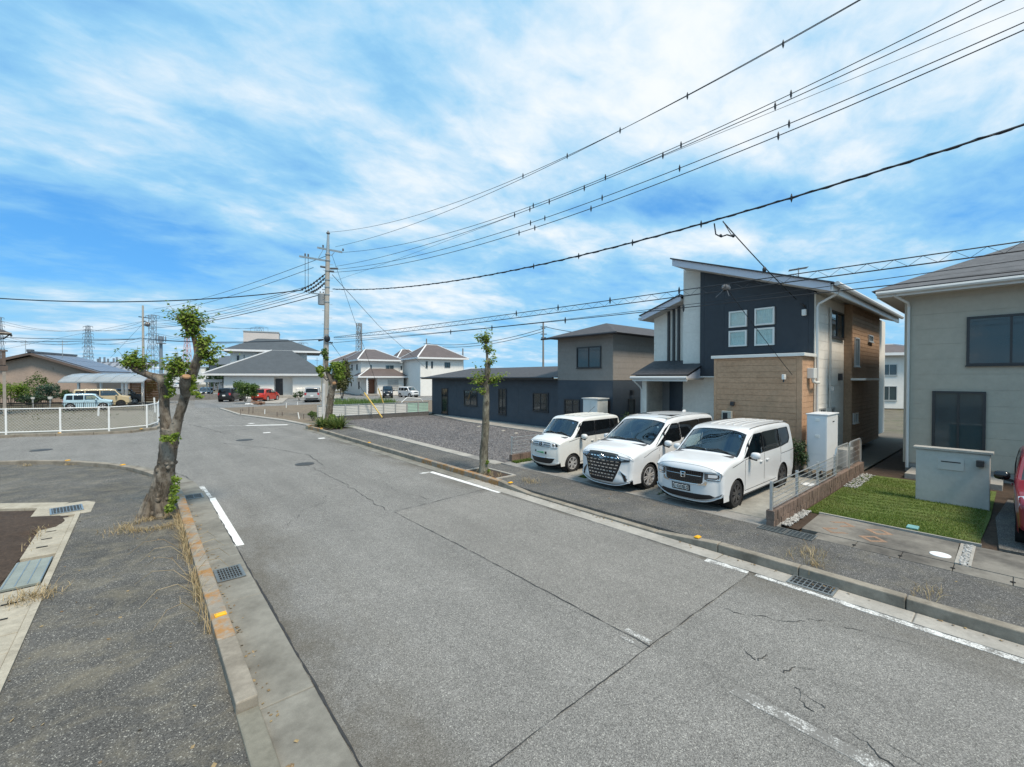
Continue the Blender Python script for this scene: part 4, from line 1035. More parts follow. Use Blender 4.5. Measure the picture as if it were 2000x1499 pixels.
b = MB(); A1.box(b, U(527), U(576), -1.5, -0.01, 0.05, 0.42); b.build('entrance_step', CONC_P, W1)
A1.win(L * .05, L * .075, 5.7, 6.5, W1, FR_D, GLASS, t=9.0, sill=False); A1.win(L * .12, L * .14, 5.5, 6.7, W1, FR_W, GLASS_B, t=9.0, sill=False)
for q in (2.2, 2.9): A1.winL(q, q + .35, 2.0, 2.45, W1, FR_D, GLASS)
A1.winL(3.2, 4.0, 0.5, 1.6, W1, FR_S, FR_S, name='meter_panel')
b = MB(); b.lathe([(0.0, 0), (.28, .06), (.42, .2)], A1.p(L * .84, 8.8, 5.2), 'y', 10); b.build('satellite_dish', FR_S, W1)
b = MB(); b.tube([A1.p(L * .985, 9, 4.2), A1.p(L * .985, 9, 6.4)], .03, 4); b.tube([A1.p(L * .96, 9, 5.9), A1.p(L * 1.01, 9, 5.9)], .02, 4); b.build('aerial', FR_S, W1)
# rail on the ramp, canopy at the left side
RF = thing('railing', 'grey handrail by the entrance of the wide white house', 'railing', A1.p(U(575), -1.6, 0.05))
for k in range(5): MB().tube([A1.p(U(575) + k * .9, -1.6, .1), A1.p(U(575) + k * .9, -1.6, 1.5)], .035, 5).build('post', FR_S, RF)
MB().tube([A1.p(U(574), -1.6, 1.45), A1.p(U(592), -1.6, 1.45)], .04, 5).build('top_rail', FR_S, RF)
CP = thing('canopy', 'white flat canopy on posts left of the wide white house', 'canopy', A1.p(-5, 2, 0.05))
b = MB(); A1.box(b, -7.4, -0.4, 1.5, 4.5, 2.35, 2.75); b.build('roof', TRIM, CP)
for u in (-7.2, -4.6, -2.2, -.7):
    for t in (1.7, 4.3):
        b = MB(); A1.box(b, u - .06, u + .06, t - .06, t + .06, 0, 2.35); b.build('post', FR_S, CP)
BW = thing('block_wall', 'grey block wall and dark gate beside the white canopy', 'wall', A1.p(-3, -1, 0))
for r_ in range(4):
    for k in range(9):
        b = MB(); A1.box(b, -7.5 + k * .8 + (r_ % 2) * .4, -7.5 + k * .8 + (r_ % 2) * .4 + .785, -1.1, -0.95, r_ * .2, r_ * .2 + .19); b.build('block', concrete('far_block', (0.22, 0.21, 0.20), .4, sc=1), BW)

# ---- white two storey houses with brown hipped roofs
def white_house(label, pL, pR, dL, dR, side, eave, ridge, wins, porch=False, roof=RBROWN):
    a, S, N, L = frame(pL, pR, dL, dR); A = Local(a, S, N)
    h = thing('house', label, 'house', A.p(L / 2, 0, 0.05), math.atan2(S.y, S.x), 'white houses with brown hipped roofs')
    b = MB(); A.box(b, 0, L, 0, side, 0.05, eave); b.build('wall', WH, h)
    b = MB(); A.hip(b, -.7, L + .7, -.7, side + .7, eave + .1, ridge, L * .36, L * .62); rf = b.build('roof', roof, h)
    b = MB(); A.caps(b, -.7, L + .7, -.7, side + .7, eave + .1, ridge, L * .36, L * .62, w=.2); b.build('ridge_cap', TRIM, rf)
    b = MB(); A.fascia(b, -.62, L + .62, -.62, side + .62, eave - .1, eave + .16); b.build('fascia_board', TRIM, h)
    for (u0, u1, z0, z1) in wins: A.win(u0 * L, u1 * L, z0, z1, h, FR_D if u1 - u0 < .2 else FR_S, GLASS_B, mull=((u0 + u1) / 2 * L,) if u1 - u0 > .12 else ())
    return h, A, L
h2, A2, L2 = white_house('white house with brown hipped roof, brown front door and small tiled porch roof', 705, 781, 72, 75.6, 13, 5.9, 8.15,
                         [(0.62, 0.84, 4.2, 5.15)])
A2.win(L2 * .22, L2 * .28, 4.15, 5.2, h2, FR_W, GLASS_B)
b = MB(); A2.box(b, L2 * .34, L2 * 1.02, -1.6, -.01, .05, 3.05); b.build('front_room_wall', WH, h2)
b = MB(); A2.hip(b, -1.0, L2 * 1.12, -2.4, 2.5, 3.15, 4.7, L2 * .22, L2 * .8, tr=.3); pr = b.build('porch_roof', RBROWN, h2)
b = MB(); b.beam(A2.p(-1.0, -2.4, 3.2), A2.p(L2 * .22, .0, 4.65), .18, .1); b.build('ridge_cap', TRIM, pr)
b = MB(); A2.fascia(b, -.95, L2 * 1.115, -2.35, 2.4, 3.0, 3.22); b.build('fascia_board', TRIM, h2)
A2.win(L2 * .60, L2 * .88, .9, 2.6, h2, FR_S, mat('shutter_grey', (0.45, 0.44, 0.42), .5), t=-1.6, hmull=(1.2, 1.5, 1.8, 2.1, 2.35), name='shutter_window')
dd = A2.win(L2 * .14, L2 * .335, .3, 2.75, h2, mat('brown_door', (0.20, 0.085, 0.045), .45), MATS['brown_door'], t=-.0, name='door', sill=False)
for k in range(5):
    b = MB(); A2.box(b, L2 * .165, L2 * .19, -.09, -.03, .8 + k * .36, 1.05 + k * .36); b.build('door_light', FR_W, dd)
b = MB(); A2.box(b, L2 * .05, L2 * .085, -2.2, -1.95, .05, 3.0); b.build('porch_post', TRIM, h2)
b = MB(); A2.box(b, -.2, L2 * .34, -2.4, -.02, .05, .3); b.build('porch_step', CONC_P, h2)
for q in (2.2, 5.8): A2.winL(q, q + .7, 4.3, 5.3, h2, FR_D, GLASS)
A2.winL(1.0, 1.6, 1.1, 2.3, h2, FR_D, GLASS); A2.winL(6.5, 7.0, 1.5, 2.3, h2, FR_D, GLASS)
SR = thing('sunroom', 'white framed glass sunroom at the right side of the white house with the brown door', 'sunroom', A2.p(L2 * 1.1, 1, 0))
b = MB()
for k in range(4):
    u = L2 * 1.03 + k * .75; A2.box(b, u - .05, u + .05, 1.0, 1.1, .05, 2.5)
A2.box(b, L2 * 1.02, L2 * 1.03 + 2.3, .98, 1.12, 2.4, 2.55); A2.box(b, L2 * 1.02, L2 * 1.03 + 2.3, .98, 1.12, 1.2, 1.3); b.build('frame', TRIM, SR)
b = MB(); A2.box(b, L2 * 1.03, L2 * 1.03 + 2.25, 1.04, 1.06, .1, 2.4); b.build('glass', GLASS_B, SR)
h3, A3, L3 = white_house('white house behind and right of the white house with the brown door, wooden balcony side', 777, 829, 86, 88.5, 9, 6.1, 8.9, [(0.64, 0.82, 3.0, 5.1), (0.1, 0.16, 4.6, 5.3)])
b = MB(); A3.box(b, -.2, 1.3, -.3, -.01, 2.7, 4.0); b.build('balcony', mat('balcony_wood', (0.40, 0.25, 0.15), .6), h3)
h4, A4, L4 = white_house('rightmost white house with brown hipped roof behind the dark low wing', 821, 905, 69, 73, 9, 6.1, 8.6, [(0.12, 0.16, 4.6, 5.6), (0.24, 0.28, 4.6, 5.6), (0.55, 0.68, 4.7, 5.5)])
h5, A5, L5 = white_house('white house with brown roof half hidden behind the utility pole and the dark evergreen', 650, 700, 96, 94, 9, 6.4, 9.0, [(0.3, 0.5, 4.2, 5.2)])
h6, A6_, L6 = white_house('white house glimpsed through the gap between the two right hand houses', 1690, 1850, 42, 40, 8, 5.2, 6.4, [(0.2, 0.4, 3.2, 4.3), (0.2, 0.4, .8, 2.2)])
GH = thing('house', 'dark grey gabled house behind the wide white house', 'house', P(432, 738, 105) - Vector((0, 0, 3)))
a, S, N, L = frame(408, 455, 108, 105); A6 = Local(a, S, N)
b = MB(); A6.box(b, 0, L, 0, 8, 0, 6.2); b.build('wall', mat('far_grey_wall', (0.22, 0.23, 0.25), .6), GH)
b = MB(); b.add([A6.p(-.4, -.6, 6.2), A6.p(L + .4, -.6, 6.2), A6.p(L + .4, 4, 8.6), A6.p(-.4, 4, 8.6), A6.p(-.4, 8.6, 6.2), A6.p(L + .4, 8.6, 6.2)], ((0, 1, 2, 3), (3, 2, 5, 4), (0, 3, 4), (1, 5, 2))); b.build('roof', mat('far_grey_roof', (0.10, 0.11, 0.125), .6), GH)
A6.win(L * .8, L * .9, 3.9, 5.2, GH, FR_W, GLASS)
WF = thing('factory_building', 'long low white building at the end of the far road', 'building', P(350, 738, 190) - Vector((0, 0, 3)))
a, S, N, L = frame(320, 392, 200, 190); A7 = Local(a, S, N)
b = MB(); A7.box(b, 0, L, 0, 12, 0, 7.5); b.build('wall', WH, WF); b = MB(); A7.box(b, -.3, L + .3, -.3, 12.3, 7.5, 7.9); b.build('roof', FR_S, WF)
for k in range(5): A7.win(L * (.08 + k * .18), L * (.17 + k * .18), 3.5, 5, WF, FR_S, GLASS)

# ---- low beige house with tiled gable roof and solar panels on the left
TILE = mat('grey_roof_tile', (0.115, 0.125, 0.145), 0.35, v=0.2, sc=2.5)
BE = concrete('rough_beige_wall', (0.40, 0.315, 0.265), 0.15, sc=1, grain=0.08, dark=(0.3, 0.24, 0.2))
a, S, N, L = frame(12, 232, 50.5, 53.8); A8 = Local(a, S, N)
LHs = thing('house', 'low beige gabled house with grey tiles and solar panels behind the carport', 'house', A8.p(L / 2, 0, 0.05))
K8 = L / 220.0; UU = lambda q: (q - 12) * K8
ap, el, er = UU(65), UU(-60), UU(205)
ez, rz8, erz = 4.0, 5.75, 3.35
b = MB(); b.slabpoly([A8.p(u, 0, z) for u, z in ((el, .05), (er - .9, .05), (er - .9, erz + .25), (ap, rz8 - .15), (el, ez - .1))], -N * 7); b.build('wall', BE, LHs)
b = MB()
b.slabpoly([A8.p(el - .6, -.7, ez - .2), A8.p(ap, -.7, rz8), A8.p(ap, 7.5, rz8), A8.p(el - .6, 7.5, ez - .2)], (0, 0, .16))
b.slabpoly([A8.p(ap, -.7, rz8), A8.p(er, -.7, erz), A8.p(er, 7.5, erz), A8.p(ap, 7.5, rz8)], (0, 0, .16)); rf8 = b.build('roof', TILE, LHs)
b = MB(); b.beam(A8.p(ap, -.75, rz8 + .05), A8.p(er, -.75, erz + .05), .1, .28); b.beam(A8.p(ap, -.75, rz8 + .05), A8.p(el - .6, -.75, ez - .15), .1, .28); b.build('barge_board', mat('brown_barge', (0.13, 0.095, 0.08), .5), LHs)
b = MB(); b.beam(A8.p(ap, -.8, rz8 + .25), A8.p(ap, 7.6, rz8 + .25), .35, .22); b.beam(A8.p(ap, -.9, rz8 + .40), A8.p(ap, -.3, rz8 + .40), .4, .3); b.build('ridge', TILE, rf8)
SOL = mat('solar_panel', (0.13, 0.15, 0.20), 0.38, v=0.05, spec=0.8)
for i in range(3):
    for j in range(5):
        f0, f1 = .12 + i * .27, .12 + i * .27 + .262; t0 = .1 + j * 1.45
        q = [A8.p(ap + (er - ap) * f0, t0, rz8 + (erz - rz8) * f0 + .2), A8.p(ap + (er - ap) * f1, t0, rz8 + (erz - rz8) * f1 + .2), A8.p(ap + (er - ap) * f1, t0 + 1.40, rz8 + (erz - rz8) * f1 + .2), A8.p(ap + (er - ap) * f0, t0 + 1.40, rz8 + (erz - rz8) * f0 + .2)]
        MB().slabpoly(q, (0, 0, .05)).build('solar_panel', SOL, rf8)
MB().lathe([(.16, 0), (.16, .05)], A8.p(UU(101), -.03, 4.15), 'y', 10).build('vent', BE, LHs)
for q in (50, 122):
    b = MB(); c = P(q, 690, 54); b.tube([c - Vector((0, 0, .6)), c + Vector((0, 0, 1.6))], .03, 4); b.tube([c + Vector((-.5, .3, 1.3)), c + Vector((.5, -.3, 1.3))], .02, 4); b.tube([c + Vector((-.4, .2, 1.1)), c + Vector((.4, -.2, 1.1))], .02, 4); b.build('aerial', FR_S, LHs)
# tiled lower house behind the carport: rows of glazed tiles
a, S, N, L = frame(185, 268, 66, 66); A9 = Local(a, S, N)
LT = thing('house', 'low house with glossy grey roof tiles behind the curved carport roof', 'house', A9.p(L / 2, 0, 0))
b = MB(); A9.box(b, 0, L, 0, 6, 0, 3.6); b.build('wall', BE, LT)
b = MB(); b.slabpoly([A9.p(-2.5, -.8, 3.5), A9.p(L + .6, -.8, 3.5), A9.p(L + .6, 3, 5.2), A9.p(-2.5, 3, 5.2)], (0, 0, .12)); rt = b.build('roof', TILE, LT)
TILE_L = mat('pale_roof_tile', (0.30, 0.32, 0.36), 0.25, v=0.15)
for k in range(22):
    u = -2.4 + k * (L + 2.9) / 22
    for j in range(4):
        MB().tube([A9.p(u, -.85 + j * .95, 3.66 + j * .425), A9.p(u, -.85 + (j + 1) * .95, 3.70 + (j + 1) * .425)], [.17, .13], 6).build('roof_tile', TILE_L if (k + j) % 3 else TILE, rt)
MB().beam(A9.p(-2.6, 3, 5.35), A9.p(L + .7, 3, 5.35), .4, .35).build('ridge', TILE, rt)
# building at the very left edge: eave corner, timber balcony on a post
c = P(16, 738, 35); c.z = 0
N = -Vector((c.x, c.y, 0)).normalized(); S = Vector((-N.y, N.x, 0)); S = S if S.dot(Vector((CY, -SY, 0))) > 0 else -S
L = 3.6; a = c - S * L
LE = thing('house', 'house edge with dark timber balcony on a tall post at the left picture edge', 'house', (a + c) / 2)
AL = Local(a, S, N)
WOOD = mat('dark_timber', (0.115, 0.085, 0.07), 0.65, v=0.2, sc=2, v2=.15, sc2=25, stretch=(1, 1, .1))
b = MB(); AL.box(b, -12, L - 1.6, 1.2, 2.6, 0, 6.3); b.build('wall', concrete('left_edge_wall', (0.36, 0.34, 0.31), .2), LE)
n = 16; bal = MB(); AL.box(bal, -4, L - .04, .06, .12, 3.95, 4.0); bal = bal.build('balcony', WOOD, LE)
for k in range(n):
    u0 = L - .1 - (k + 1) * .25; b = MB(); AL.box(b, u0, u0 + .235, 0, .05, 4.02, 5.1); b.build('plank', WOOD, bal)
b = MB(); AL.box(b, -4, L, -.04, .14, 5.1, 5.22); AL.box(b, -4, L, -.04, .14, 3.55, 3.94); b.build('rail', WOOD, bal)
b = MB(); AL.box(b, L - .3, L - .12, .0, .2, 0, 3.55); b.build('post', mat('grey_timber', (0.30, 0.27, 0.24), .7), LE)
b = MB(); AL.box(b, -12, L + .1, -.3, 1.9, 6.55, 6.62); b.build('soffit', SOFFIT, LE)
b = MB(); AL.hip(b, -12, L + .12, -.5, 2.0, 6.63, 7.3, -4, L - 1.2); b.build('roof', SLATE, LE); MB().tube([AL.p(-8, -.45, 6.55), AL.p(L + .2, -.45, 6.55), AL.p(L + .2, 1.8, 6.5)], .08, 6).build('eaves_gutter', FR_D, LE)
MB().tube([AL.p(L + .15, -.4, 6.5), AL.p(L - .2, .2, 6.15), AL.p(L - 1.5, .9, 5.9)], .05, 5).build('downpipe', FR_D, LE)
# curved carport
CA = thing('carport', 'carport with curved grey polycarbonate roof over two parked cars', 'carport', P(205, 738, 46) - Vector((0, 0, 3)))
a, S, N, L = frame(118, 283, 45.5, 46.0); AC_ = Local(a, S, N)
POLY = mat('polycarbonate', (0.30, 0.32, 0.33), 0.25, v=0.15, sc=1.2)
prof = [(-.2, 2.55), (.5, 3.05), (1.4, 3.32), (2.5, 3.42), (4.0, 3.3), (5.2, 3.1)]
n = 5
for k in range(n):
    b = MB(); u0, u1 = L * k / n, L * (k + 1) / n - .03
    for (t0, z0), (t1, z1) in zip(prof, prof[1:]): b.slabpoly([AC_.p(u0, t0, z0), AC_.p(u1, t0, z0), AC_.p(u1, t1, z1), AC_.p(u0, t1, z1)], (0, 0, .03))
    b.build('roof_panel', POLY, CA)
b = MB(); b.beam(AC_.p(-.05, -.2, 2.52), AC_.p(L + .05, -.2, 2.52), .1, .12)
for k in range(n + 1):
    for (t0, z0), (t1, z1) in zip(prof, prof[1:]): b.beam(AC_.p(L * k / n - .015, t0, z0 + .03), AC_.p(L * k / n - .015, t1, z1 + .03), .06, .08)
b.build('roof_frame', ALU, CA)
for u in (.21, .475, .73, .775, .97): b = MB(); AC_.box(b, L * u - .09, L * u + .09, -.05, .12, 0, 2.5); b.build('post', ALU, CA)
SF = thing('slatted_fence', 'orange brown timber slat fence under the carport roof', 'fence', AC_.p(L * .8, 4.5, 0))
WOODO = mat('orange_timber', (0.36, 0.145, 0.05), 0.6, v=0.2, sc=2)
for k in range(13): b = MB(); AC_.box(b, L * .40, L * .80, 4.5, 4.54, .25 + k * .19, .25 + k * .19 + .15); b.build('slat', WOODO, SF)
for u in (.41, .60, .79): b = MB(); AC_.box(b, L * u - .04, L * u + .04, 4.55, 4.62, 0, 2.75); b.build('post', WOOD, SF)

# ================================================================== VEHICLES
def paint(name, c, rough=0.28, coat=1.0, flake=0.02):
    if name in MATS: return MATS[name]
    M = MT(name)
    f = M.rng(M.noise(2.0, 3), 0.3, 0.7, 1 - flake, 1 + flake)
    q = M.n('ShaderNodeVectorMath', operation='SCALE'); q.inputs[0].default_value = c; M.l(f, q.inputs['Scale'])
    MATS[name] = M.fin(q.outputs[0], rough, 0.0, 0.5, M.noise(0.9, 2), 0.02, 0.02, coat * .6)
    return MATS[name]
TYRE = mat('tyre_rubber', (0.016, 0.016, 0.017), 0.75, v=0.2, sc=8)
RIM = mat('alloy_silver', (0.62, 0.62, 0.63), 0.35, 0.45, v=0.05)
RIMD = mat('alloy_dark', (0.07, 0.07, 0.075), 0.3, 0.4, v=0.05)
PLAST = mat('black_trim', (0.014, 0.014, 0.016), 0.4, v=0.1)
GLOSSB = mat('gloss_black', (0.008, 0.008, 0.010), 0.06, v=0.0, spec=0.7)
CHROME = mat('chrome', (0.72, 0.73, 0.74), 0.12, 1.0, v=0.02)
PRIV = mat('privacy_glass', (0.006, 0.008, 0.010), 0.03, v=0.0, spec=0.55)
WGLASS = clearglass('windscreen_glass', (0.66, 0.76, 0.74), 0.13)
LAMPW = mat('headlamp_lens', (0.55, 0.57, 0.60), 0.08, v=0.05, spec=0.9, coat=1.0)
LAMPD = mat('headlamp_dark', (0.05, 0.052, 0.06), 0.08, v=0.05, spec=0.9, coat=1.0)
LAMPR = mat('tail_lamp_red', (0.35, 0.015, 0.015), 0.15, v=0.05, coat=1.0)
PLATEW = mat('number_plate_white', (0.70, 0.71, 0.70), 0.5, v=0.02)
SEAT = mat('seat_cloth', (0.075, 0.075, 0.08), 0.85, v=0.15)
GREENT = mat('green_lettering', (0.02, 0.30, 0.12), 0.5)

def spline(pts, n):
    pts = [Vector(p) for p in pts]; out = []
    for i in range(len(pts) - 1):
        p0, p1, p2, p3 = pts[max(i - 1, 0)], pts[i], pts[i + 1], pts[min(i + 2, len(pts) - 1)]
        m = max(1, min(n, int((p2 - p1).length / 0.05)))
        # centripetal-like damping keeps corners from overshooting
        t1 = (p2 - p0) * 0.5; t2 = (p3 - p1) * 0.5; L = (p2 - p1).length
        if t1.length > L: t1 *= L / t1.length
        if t2.length > L: t2 *= L / t2.length
        for k in range(m):
            t = k / m; h00 = 2 * t ** 3 - 3 * t * t + 1; h10 = t ** 3 - 2 * t * t + t; h01 = -2 * t ** 3 + 3 * t * t; h11 = t ** 3 - t * t
            out.append(p1 * h00 + t1 * h10 + p2 * h01 + t2 * h11)
    out.append(pts[-1]); return out
def inpoly(p, poly):
    c = False; j = len(poly) - 1
    for i in range(len(poly)):
        a, b = poly[i], poly[j]
        if (a[1] > p[1]) != (b[1] > p[1]) and p[0] < (b[0] - a[0]) * (p[1] - a[1]) / (b[1] - a[1]) + a[0]: c = not c
        j = i
    return c
def shrink(poly, d):
    """polygon moved inwards by d"""
    n = len(poly); A = sum(poly[i][0] * poly[(i + 1) % n][1] - poly[(i + 1) % n][0] * poly[i][1] for i in range(n)); sg = 1 if A > 0 else -1
    out = []
    for i in range(n):
        p0, p1, p2 = Vector(poly[i - 1]), Vector(poly[i]), Vector(poly[(i + 1) % n])
        e1, e2 = (p1 - p0).normalized(), (p2 - p1).normalized()
        n1, n2 = Vector((-e1.y, e1.x)) * sg, Vector((-e2.y, e2.x)) * sg
        m = (n1 + n2); k = 1 / max(0.35, 1 + n1.dot(n2)); out.append(tuple(p1 + m * d * k))
    return out
def roundpoly(poly, r, n=3):
    out = []; m = len(poly)
    for i in range(m):
        p0, p1, p2 = Vector(poly[i - 1]), Vector(poly[i]), Vector(poly[(i + 1) % m])
        a = p1 + (p0 - p1).normalized() * min(r, (p0 - p1).length * .45); c = p1 + (p2 - p1).normalized() * min(r, (p2 - p1).length * .45)
        for k in range(n + 1):
            t = k / n; out.append(tuple(a * (1 - t) ** 2 + p1 * 2 * t * (1 - t) + c * t * t))
    return out
def fill(outline, holes, step, bbox=None):
    """triangulate a 2D outline with holes, with inner points on a grid; returns points and faces"""
    V = [Vector(p) for p in outline]; E = [(i, (i + 1) % len(outline)) for i in range(len(outline))]
    for h in holes:
        b = len(V); V += [Vector(p) for p in h]; E += [(b + i, b + (i + 1) % len(h)) for i in range(len(h))]
    xs = [p[0] for p in outline]; ys = [p[1] for p in outline]
    i = 0
    y = min(ys) + step * .5
    while y < max(ys):
        x = min(xs) + step * (.5 if i % 2 else .25)
        while x < max(xs):
            p = (x, y)
            if inpoly(p, outline) and not any(inpoly(p, h) for h in holes): V.append(Vector(p))
            x += step
        y += step; i += 1
    vs, es, fs, *_ = delaunay_2d_cdt(V, E, [], 0, 1e-5)
    keep = []
    for f in fs:
        c = sum((vs[k] for k in f), Vector((0, 0))) / len(f)
        if inpoly(c, outline) and not any(inpoly(c, h) for h in holes): keep.append(tuple(f))
    return vs, keep

def make_car(name, label, loc, rz, C, group=None):
    """C: measurements and outlines of one vehicle. Local axes: x from the nose backwards, y to the right of the driver's forward view, z up.
    The vehicle's nose is at x = 0 and it faces -x."""
    T = thing(name, label, 'car', loc, rz, group)
    W, Hh, L = C['W'] / 2, C['H'], C['L']
    col = C['paint']
    prof = spline(C['profile'], 6)
    zb, tum = C.get('belt', 1.0), C.get('tumble', 0.15)
    nose, tail = C.get('nose', 0.14), C.get('tailc', 0.05)
    def Y(x, z):
        k = 1.0
        if x < 1.0: k -= nose * ((1.0 - x) / 1.0) ** 2.4
        if x > L - .8: k -= tail * ((x - (L - .8)) / .8) ** 2
        if z > zb: k -= tum * max(0, (z - zb) / (Hh - zb)) ** 1.35
        else: k -= 0.035 * ((zb - z) / zb) ** 2
        for (zc, wd, am) in C.get('creases', ()): k += am * math.exp(-((z - zc) / wd) ** 2)
        return W * k
    n = len(prof); nrm = []
    for i in range(n):
        t = (prof[min(i + 1, n - 1)] - prof[max(i - 1, 0)]).normalized(); nrm.append(Vector((t.y, -t.x)))   # inward for a clockwise trip nose-roof-tail
    r0 = C.get('round', 0.10); cp = C.get('camp', 2.6)
    def camber(i):
        p = prof[i]
        cf = C.get('nosecurve', 0.20) * max(0.0, 1 - p.x / 0.55) ** 1.0 if p.y < C.get('hoodz', 1.05) + .05 else 0
        cw = C.get('glasscurve', 0.09) if (C['ws'][0] <= p.x <= C['ws'][1] and p.y > C['hoodz']) else 0
        cr = 0.035; ct = C.get('tailcurve', 0.06) if p.x > L - .25 else 0
        return max(cf, cw, cr, ct)
    cam_ = [camber(i) for i in range(n)]
    for _ in range(6): cam_ = [(cam_[max(i - 1, 0)] + 2 * cam_[i] + cam_[min(i + 1, n - 1)]) / 4 for i in range(n)]
    US = [0, .1, .2, .3, .4, .5, .6, .68, .76, .83, .89, .945, 1.0] if C.get('step', .13) < .15 else [0, .25, .5, .72, .86, .94, 1.0]; AS = [PI / 12 * k for k in range(1, 7)]
    def shell(i, u, off=0.0):
        """point of the shell at profile index i (float), u in -1..1 over the flat part"""
        i = max(0.0, min(n - 1.0001, i)); k = int(i); f = i - k
        p = prof[k].lerp(prof[k + 1], f); q = (nrm[k].lerp(nrm[k + 1], f)).normalized(); cm = cam_[k] * (1 - f) + cam_[k + 1] * f
        ins = cm * abs(u) ** cp - off; x, z = p.x + q.x * ins, p.y + q.y * ins
        return Vector((x, u * (Y(x, z) - r0), z))
    rows = []
    for i in range(n):
        p, q, cm = prof[i], nrm[i], cam_[i]; row = []
        for u in US:
            x, z = p.x + q.x * cm * u ** cp, p.y + q.y * cm * u ** cp
            row.append(Vector((x, u * (Y(x, z) - r0), z)))
        for a in AS:
            ins = cm + r0 * (1 - math.cos(a)); x, z = p.x + q.x * ins, p.y + q.y * ins
            row.append(Vector((x, Y(x, z) - r0 + r0 * math.sin(a), z)))
        rows.append(row)
    M_ = len(US) + len(AS); edge = [(rows[i][-1].x, rows[i][-1].z) for i in range(n)]
    def idx_x(x, z0, z1):
        c = [(abs(prof[i].x - x), i) for i in range(n) if z0 <= prof[i].y <= z1]; return min(c)[1]
    ws0 = min(range(n), key=lambda i: (prof[i] - Vector(C['ws_lo'])).length); ws1 = min(range(n), key=lambda i: (prof[i] - Vector(C['ws_hi'])).length)
    rw0 = rw1 = None
    if 'rw_hi' in C: rw0 = min(range(n), key=lambda i: (prof[i] - Vector(C['rw_hi'])).length); rw1 = min(range(n), key=lambda i: (prof[i] - Vector(C['rw_lo'])).length)
    UW = len(US) - 1
    b = MB(); frit = MB(); ws = MB(); rw = MB()
    def put(mb, q): mb.add(q, ((0, 1, 2, 3),))
    for i in range(n - 1):
        for j in range(M_ - 1):
            for sg in (1, -1):
                q = [rows[i][j], rows[i][j + 1], rows[i + 1][j + 1], rows[i + 1][j]]
                q = [Vector((v.x, v.y * sg, v.z)) for v in q]
                if sg < 0: q.reverse()
                inws = ws0 <= i < ws1 and j < UW
                inrw = rw0 is not None and rw0 <= i < rw1 and j < UW - 1
                if inws:
                    bord = i == ws0 or i >= ws1 - 1 or j == UW - 1
                    put(frit if bord else ws, q)
                elif inrw: put(rw, q)
                else: put(b, q)
    # ---- sides
    arch = []
    wb0, wb1, wr, ar = C['wheels'][0], C['wheels'][1], C['wheel_r'], C['wheel_r'] + C.get('arch_gap', 0.055)
    sill = C.get('sill', 0.24)
    bot = []
    lo0, lo1 = edge[0], edge[-1]
    for cx_ in (wb1, wb0):
        an0 = math.asin(max(-1, min(1, (sill - wr) / ar)))
        for k in range(13):
            a = an0 + (PI - 2 * an0) * k / 12; bot.append((cx_ + ar * math.cos(a), wr + ar * math.sin(a)))
    outline = list(edge) + [(lo1[0] - .02, min(sill, lo1[1]))] + bot + [(lo0[0] + .03, min(sill, lo0[1]))]
    # drop points that would double back
    ol = []
    for p in outline:
        if not ol or (Vector(p) - Vector(ol[-1])).length > 0.012: ol.append(p)
    wins = [roundpoly(w_[0], C.get('wround', 0.05)) for w_ in C['windows']]
    doors = [roundpoly(d_[0], 0.05, 2) for d_ in C.get('doors', ())]
    band = C.get('glassband')      # dark surround of the side windows
    for sg in (-1, 1):
        def S3(p, off=0.0): return Vector((p[0], sg * (Y(p[0], p[1]) + off), p[1]))
        holes = wins
        vs_, fs_ = fill(ol, holes, C.get('step', 0.13))
        base = len(b.v); b.v += [S3(v) for v in vs_]; b.f += [tuple(base + k for k in (f if sg < 0 else f[::-1])) for f in fs_]
        # window panes with a dark border
        for wi, w_ in enumerate(C['windows']):
            hole = wins[wi]; inner = shrink(hole, 0.022)
            vs_, fs_ = fill(hole, [inner], 0.3)
            MB().add([S3(v, -.004) for v in vs_], [f if sg < 0 else f[::-1] for f in fs_]).build('window_trim', PLAST, T, world=False)
            vs_, fs_ = fill(inner, [], 0.2)
            MB().add([S3(v, -.010) for v in vs_], [f if sg < 0 else f[::-1] for f in fs_]).build('side_window', w_[1], T, world=False, smooth=True)
        for (pl_, m_) in C.get('overlays', ()):
            vs_, fs_ = fill(pl_, [h for h in []], 0.15)
            MB().add([S3(v, .004) for v in vs_], [f if sg < 0 else f[::-1] for f in fs_]).build('side_trim', m_, T, world=False, smooth=True)
        # door shut lines: thin dark gaps
        for d_ in C.get('seams', ()):
            q = MB()
            for a, c in zip(d_, d_[1:]):
                av, cv = Vector(a), Vector(c); t = (cv - av).normalized(); s_ = Vector((-t.y, t.x)) * 0.0065; m = max(1, int((cv - av).length / .12))
                for k in range(m):
                    p, r_ = av.lerp(cv, k / m), av.lerp(cv, (k + 1) / m)
                    q.quad(S3(p + s_, .0025), S3(r_ + s_, .0025), S3(r_ - s_, .0025), S3(p - s_, .0025))
            q.build('door_seam', DARKHOLE, T, world=False)
        for (x, z, w_, m_) in C.get('handles', ()):
            y = Y(x, z)
            MB().ell((x, sg * (y + .018), z), w_ / 2, .018, .020, 10, 6, .7).build('handle', m_, T, world=False, smooth=True)
        # mirror
        mx, mz = C['mirror']; y = Y(mx, mz)
        mr = MB().ell((mx + .02, sg * (y + .155), mz + .05), .075, .115, .085, 12, 8, .75).build('mirror', C.get('mirror_m', col), T, world=False, smooth=True)
        MB().obox((mx + .04, sg * (y + .07), mz - .03), (.035, 0, 0), (0, .10, .02), (0, 0, .022)).build('mirror_arm', PLAST, mr, world=False)
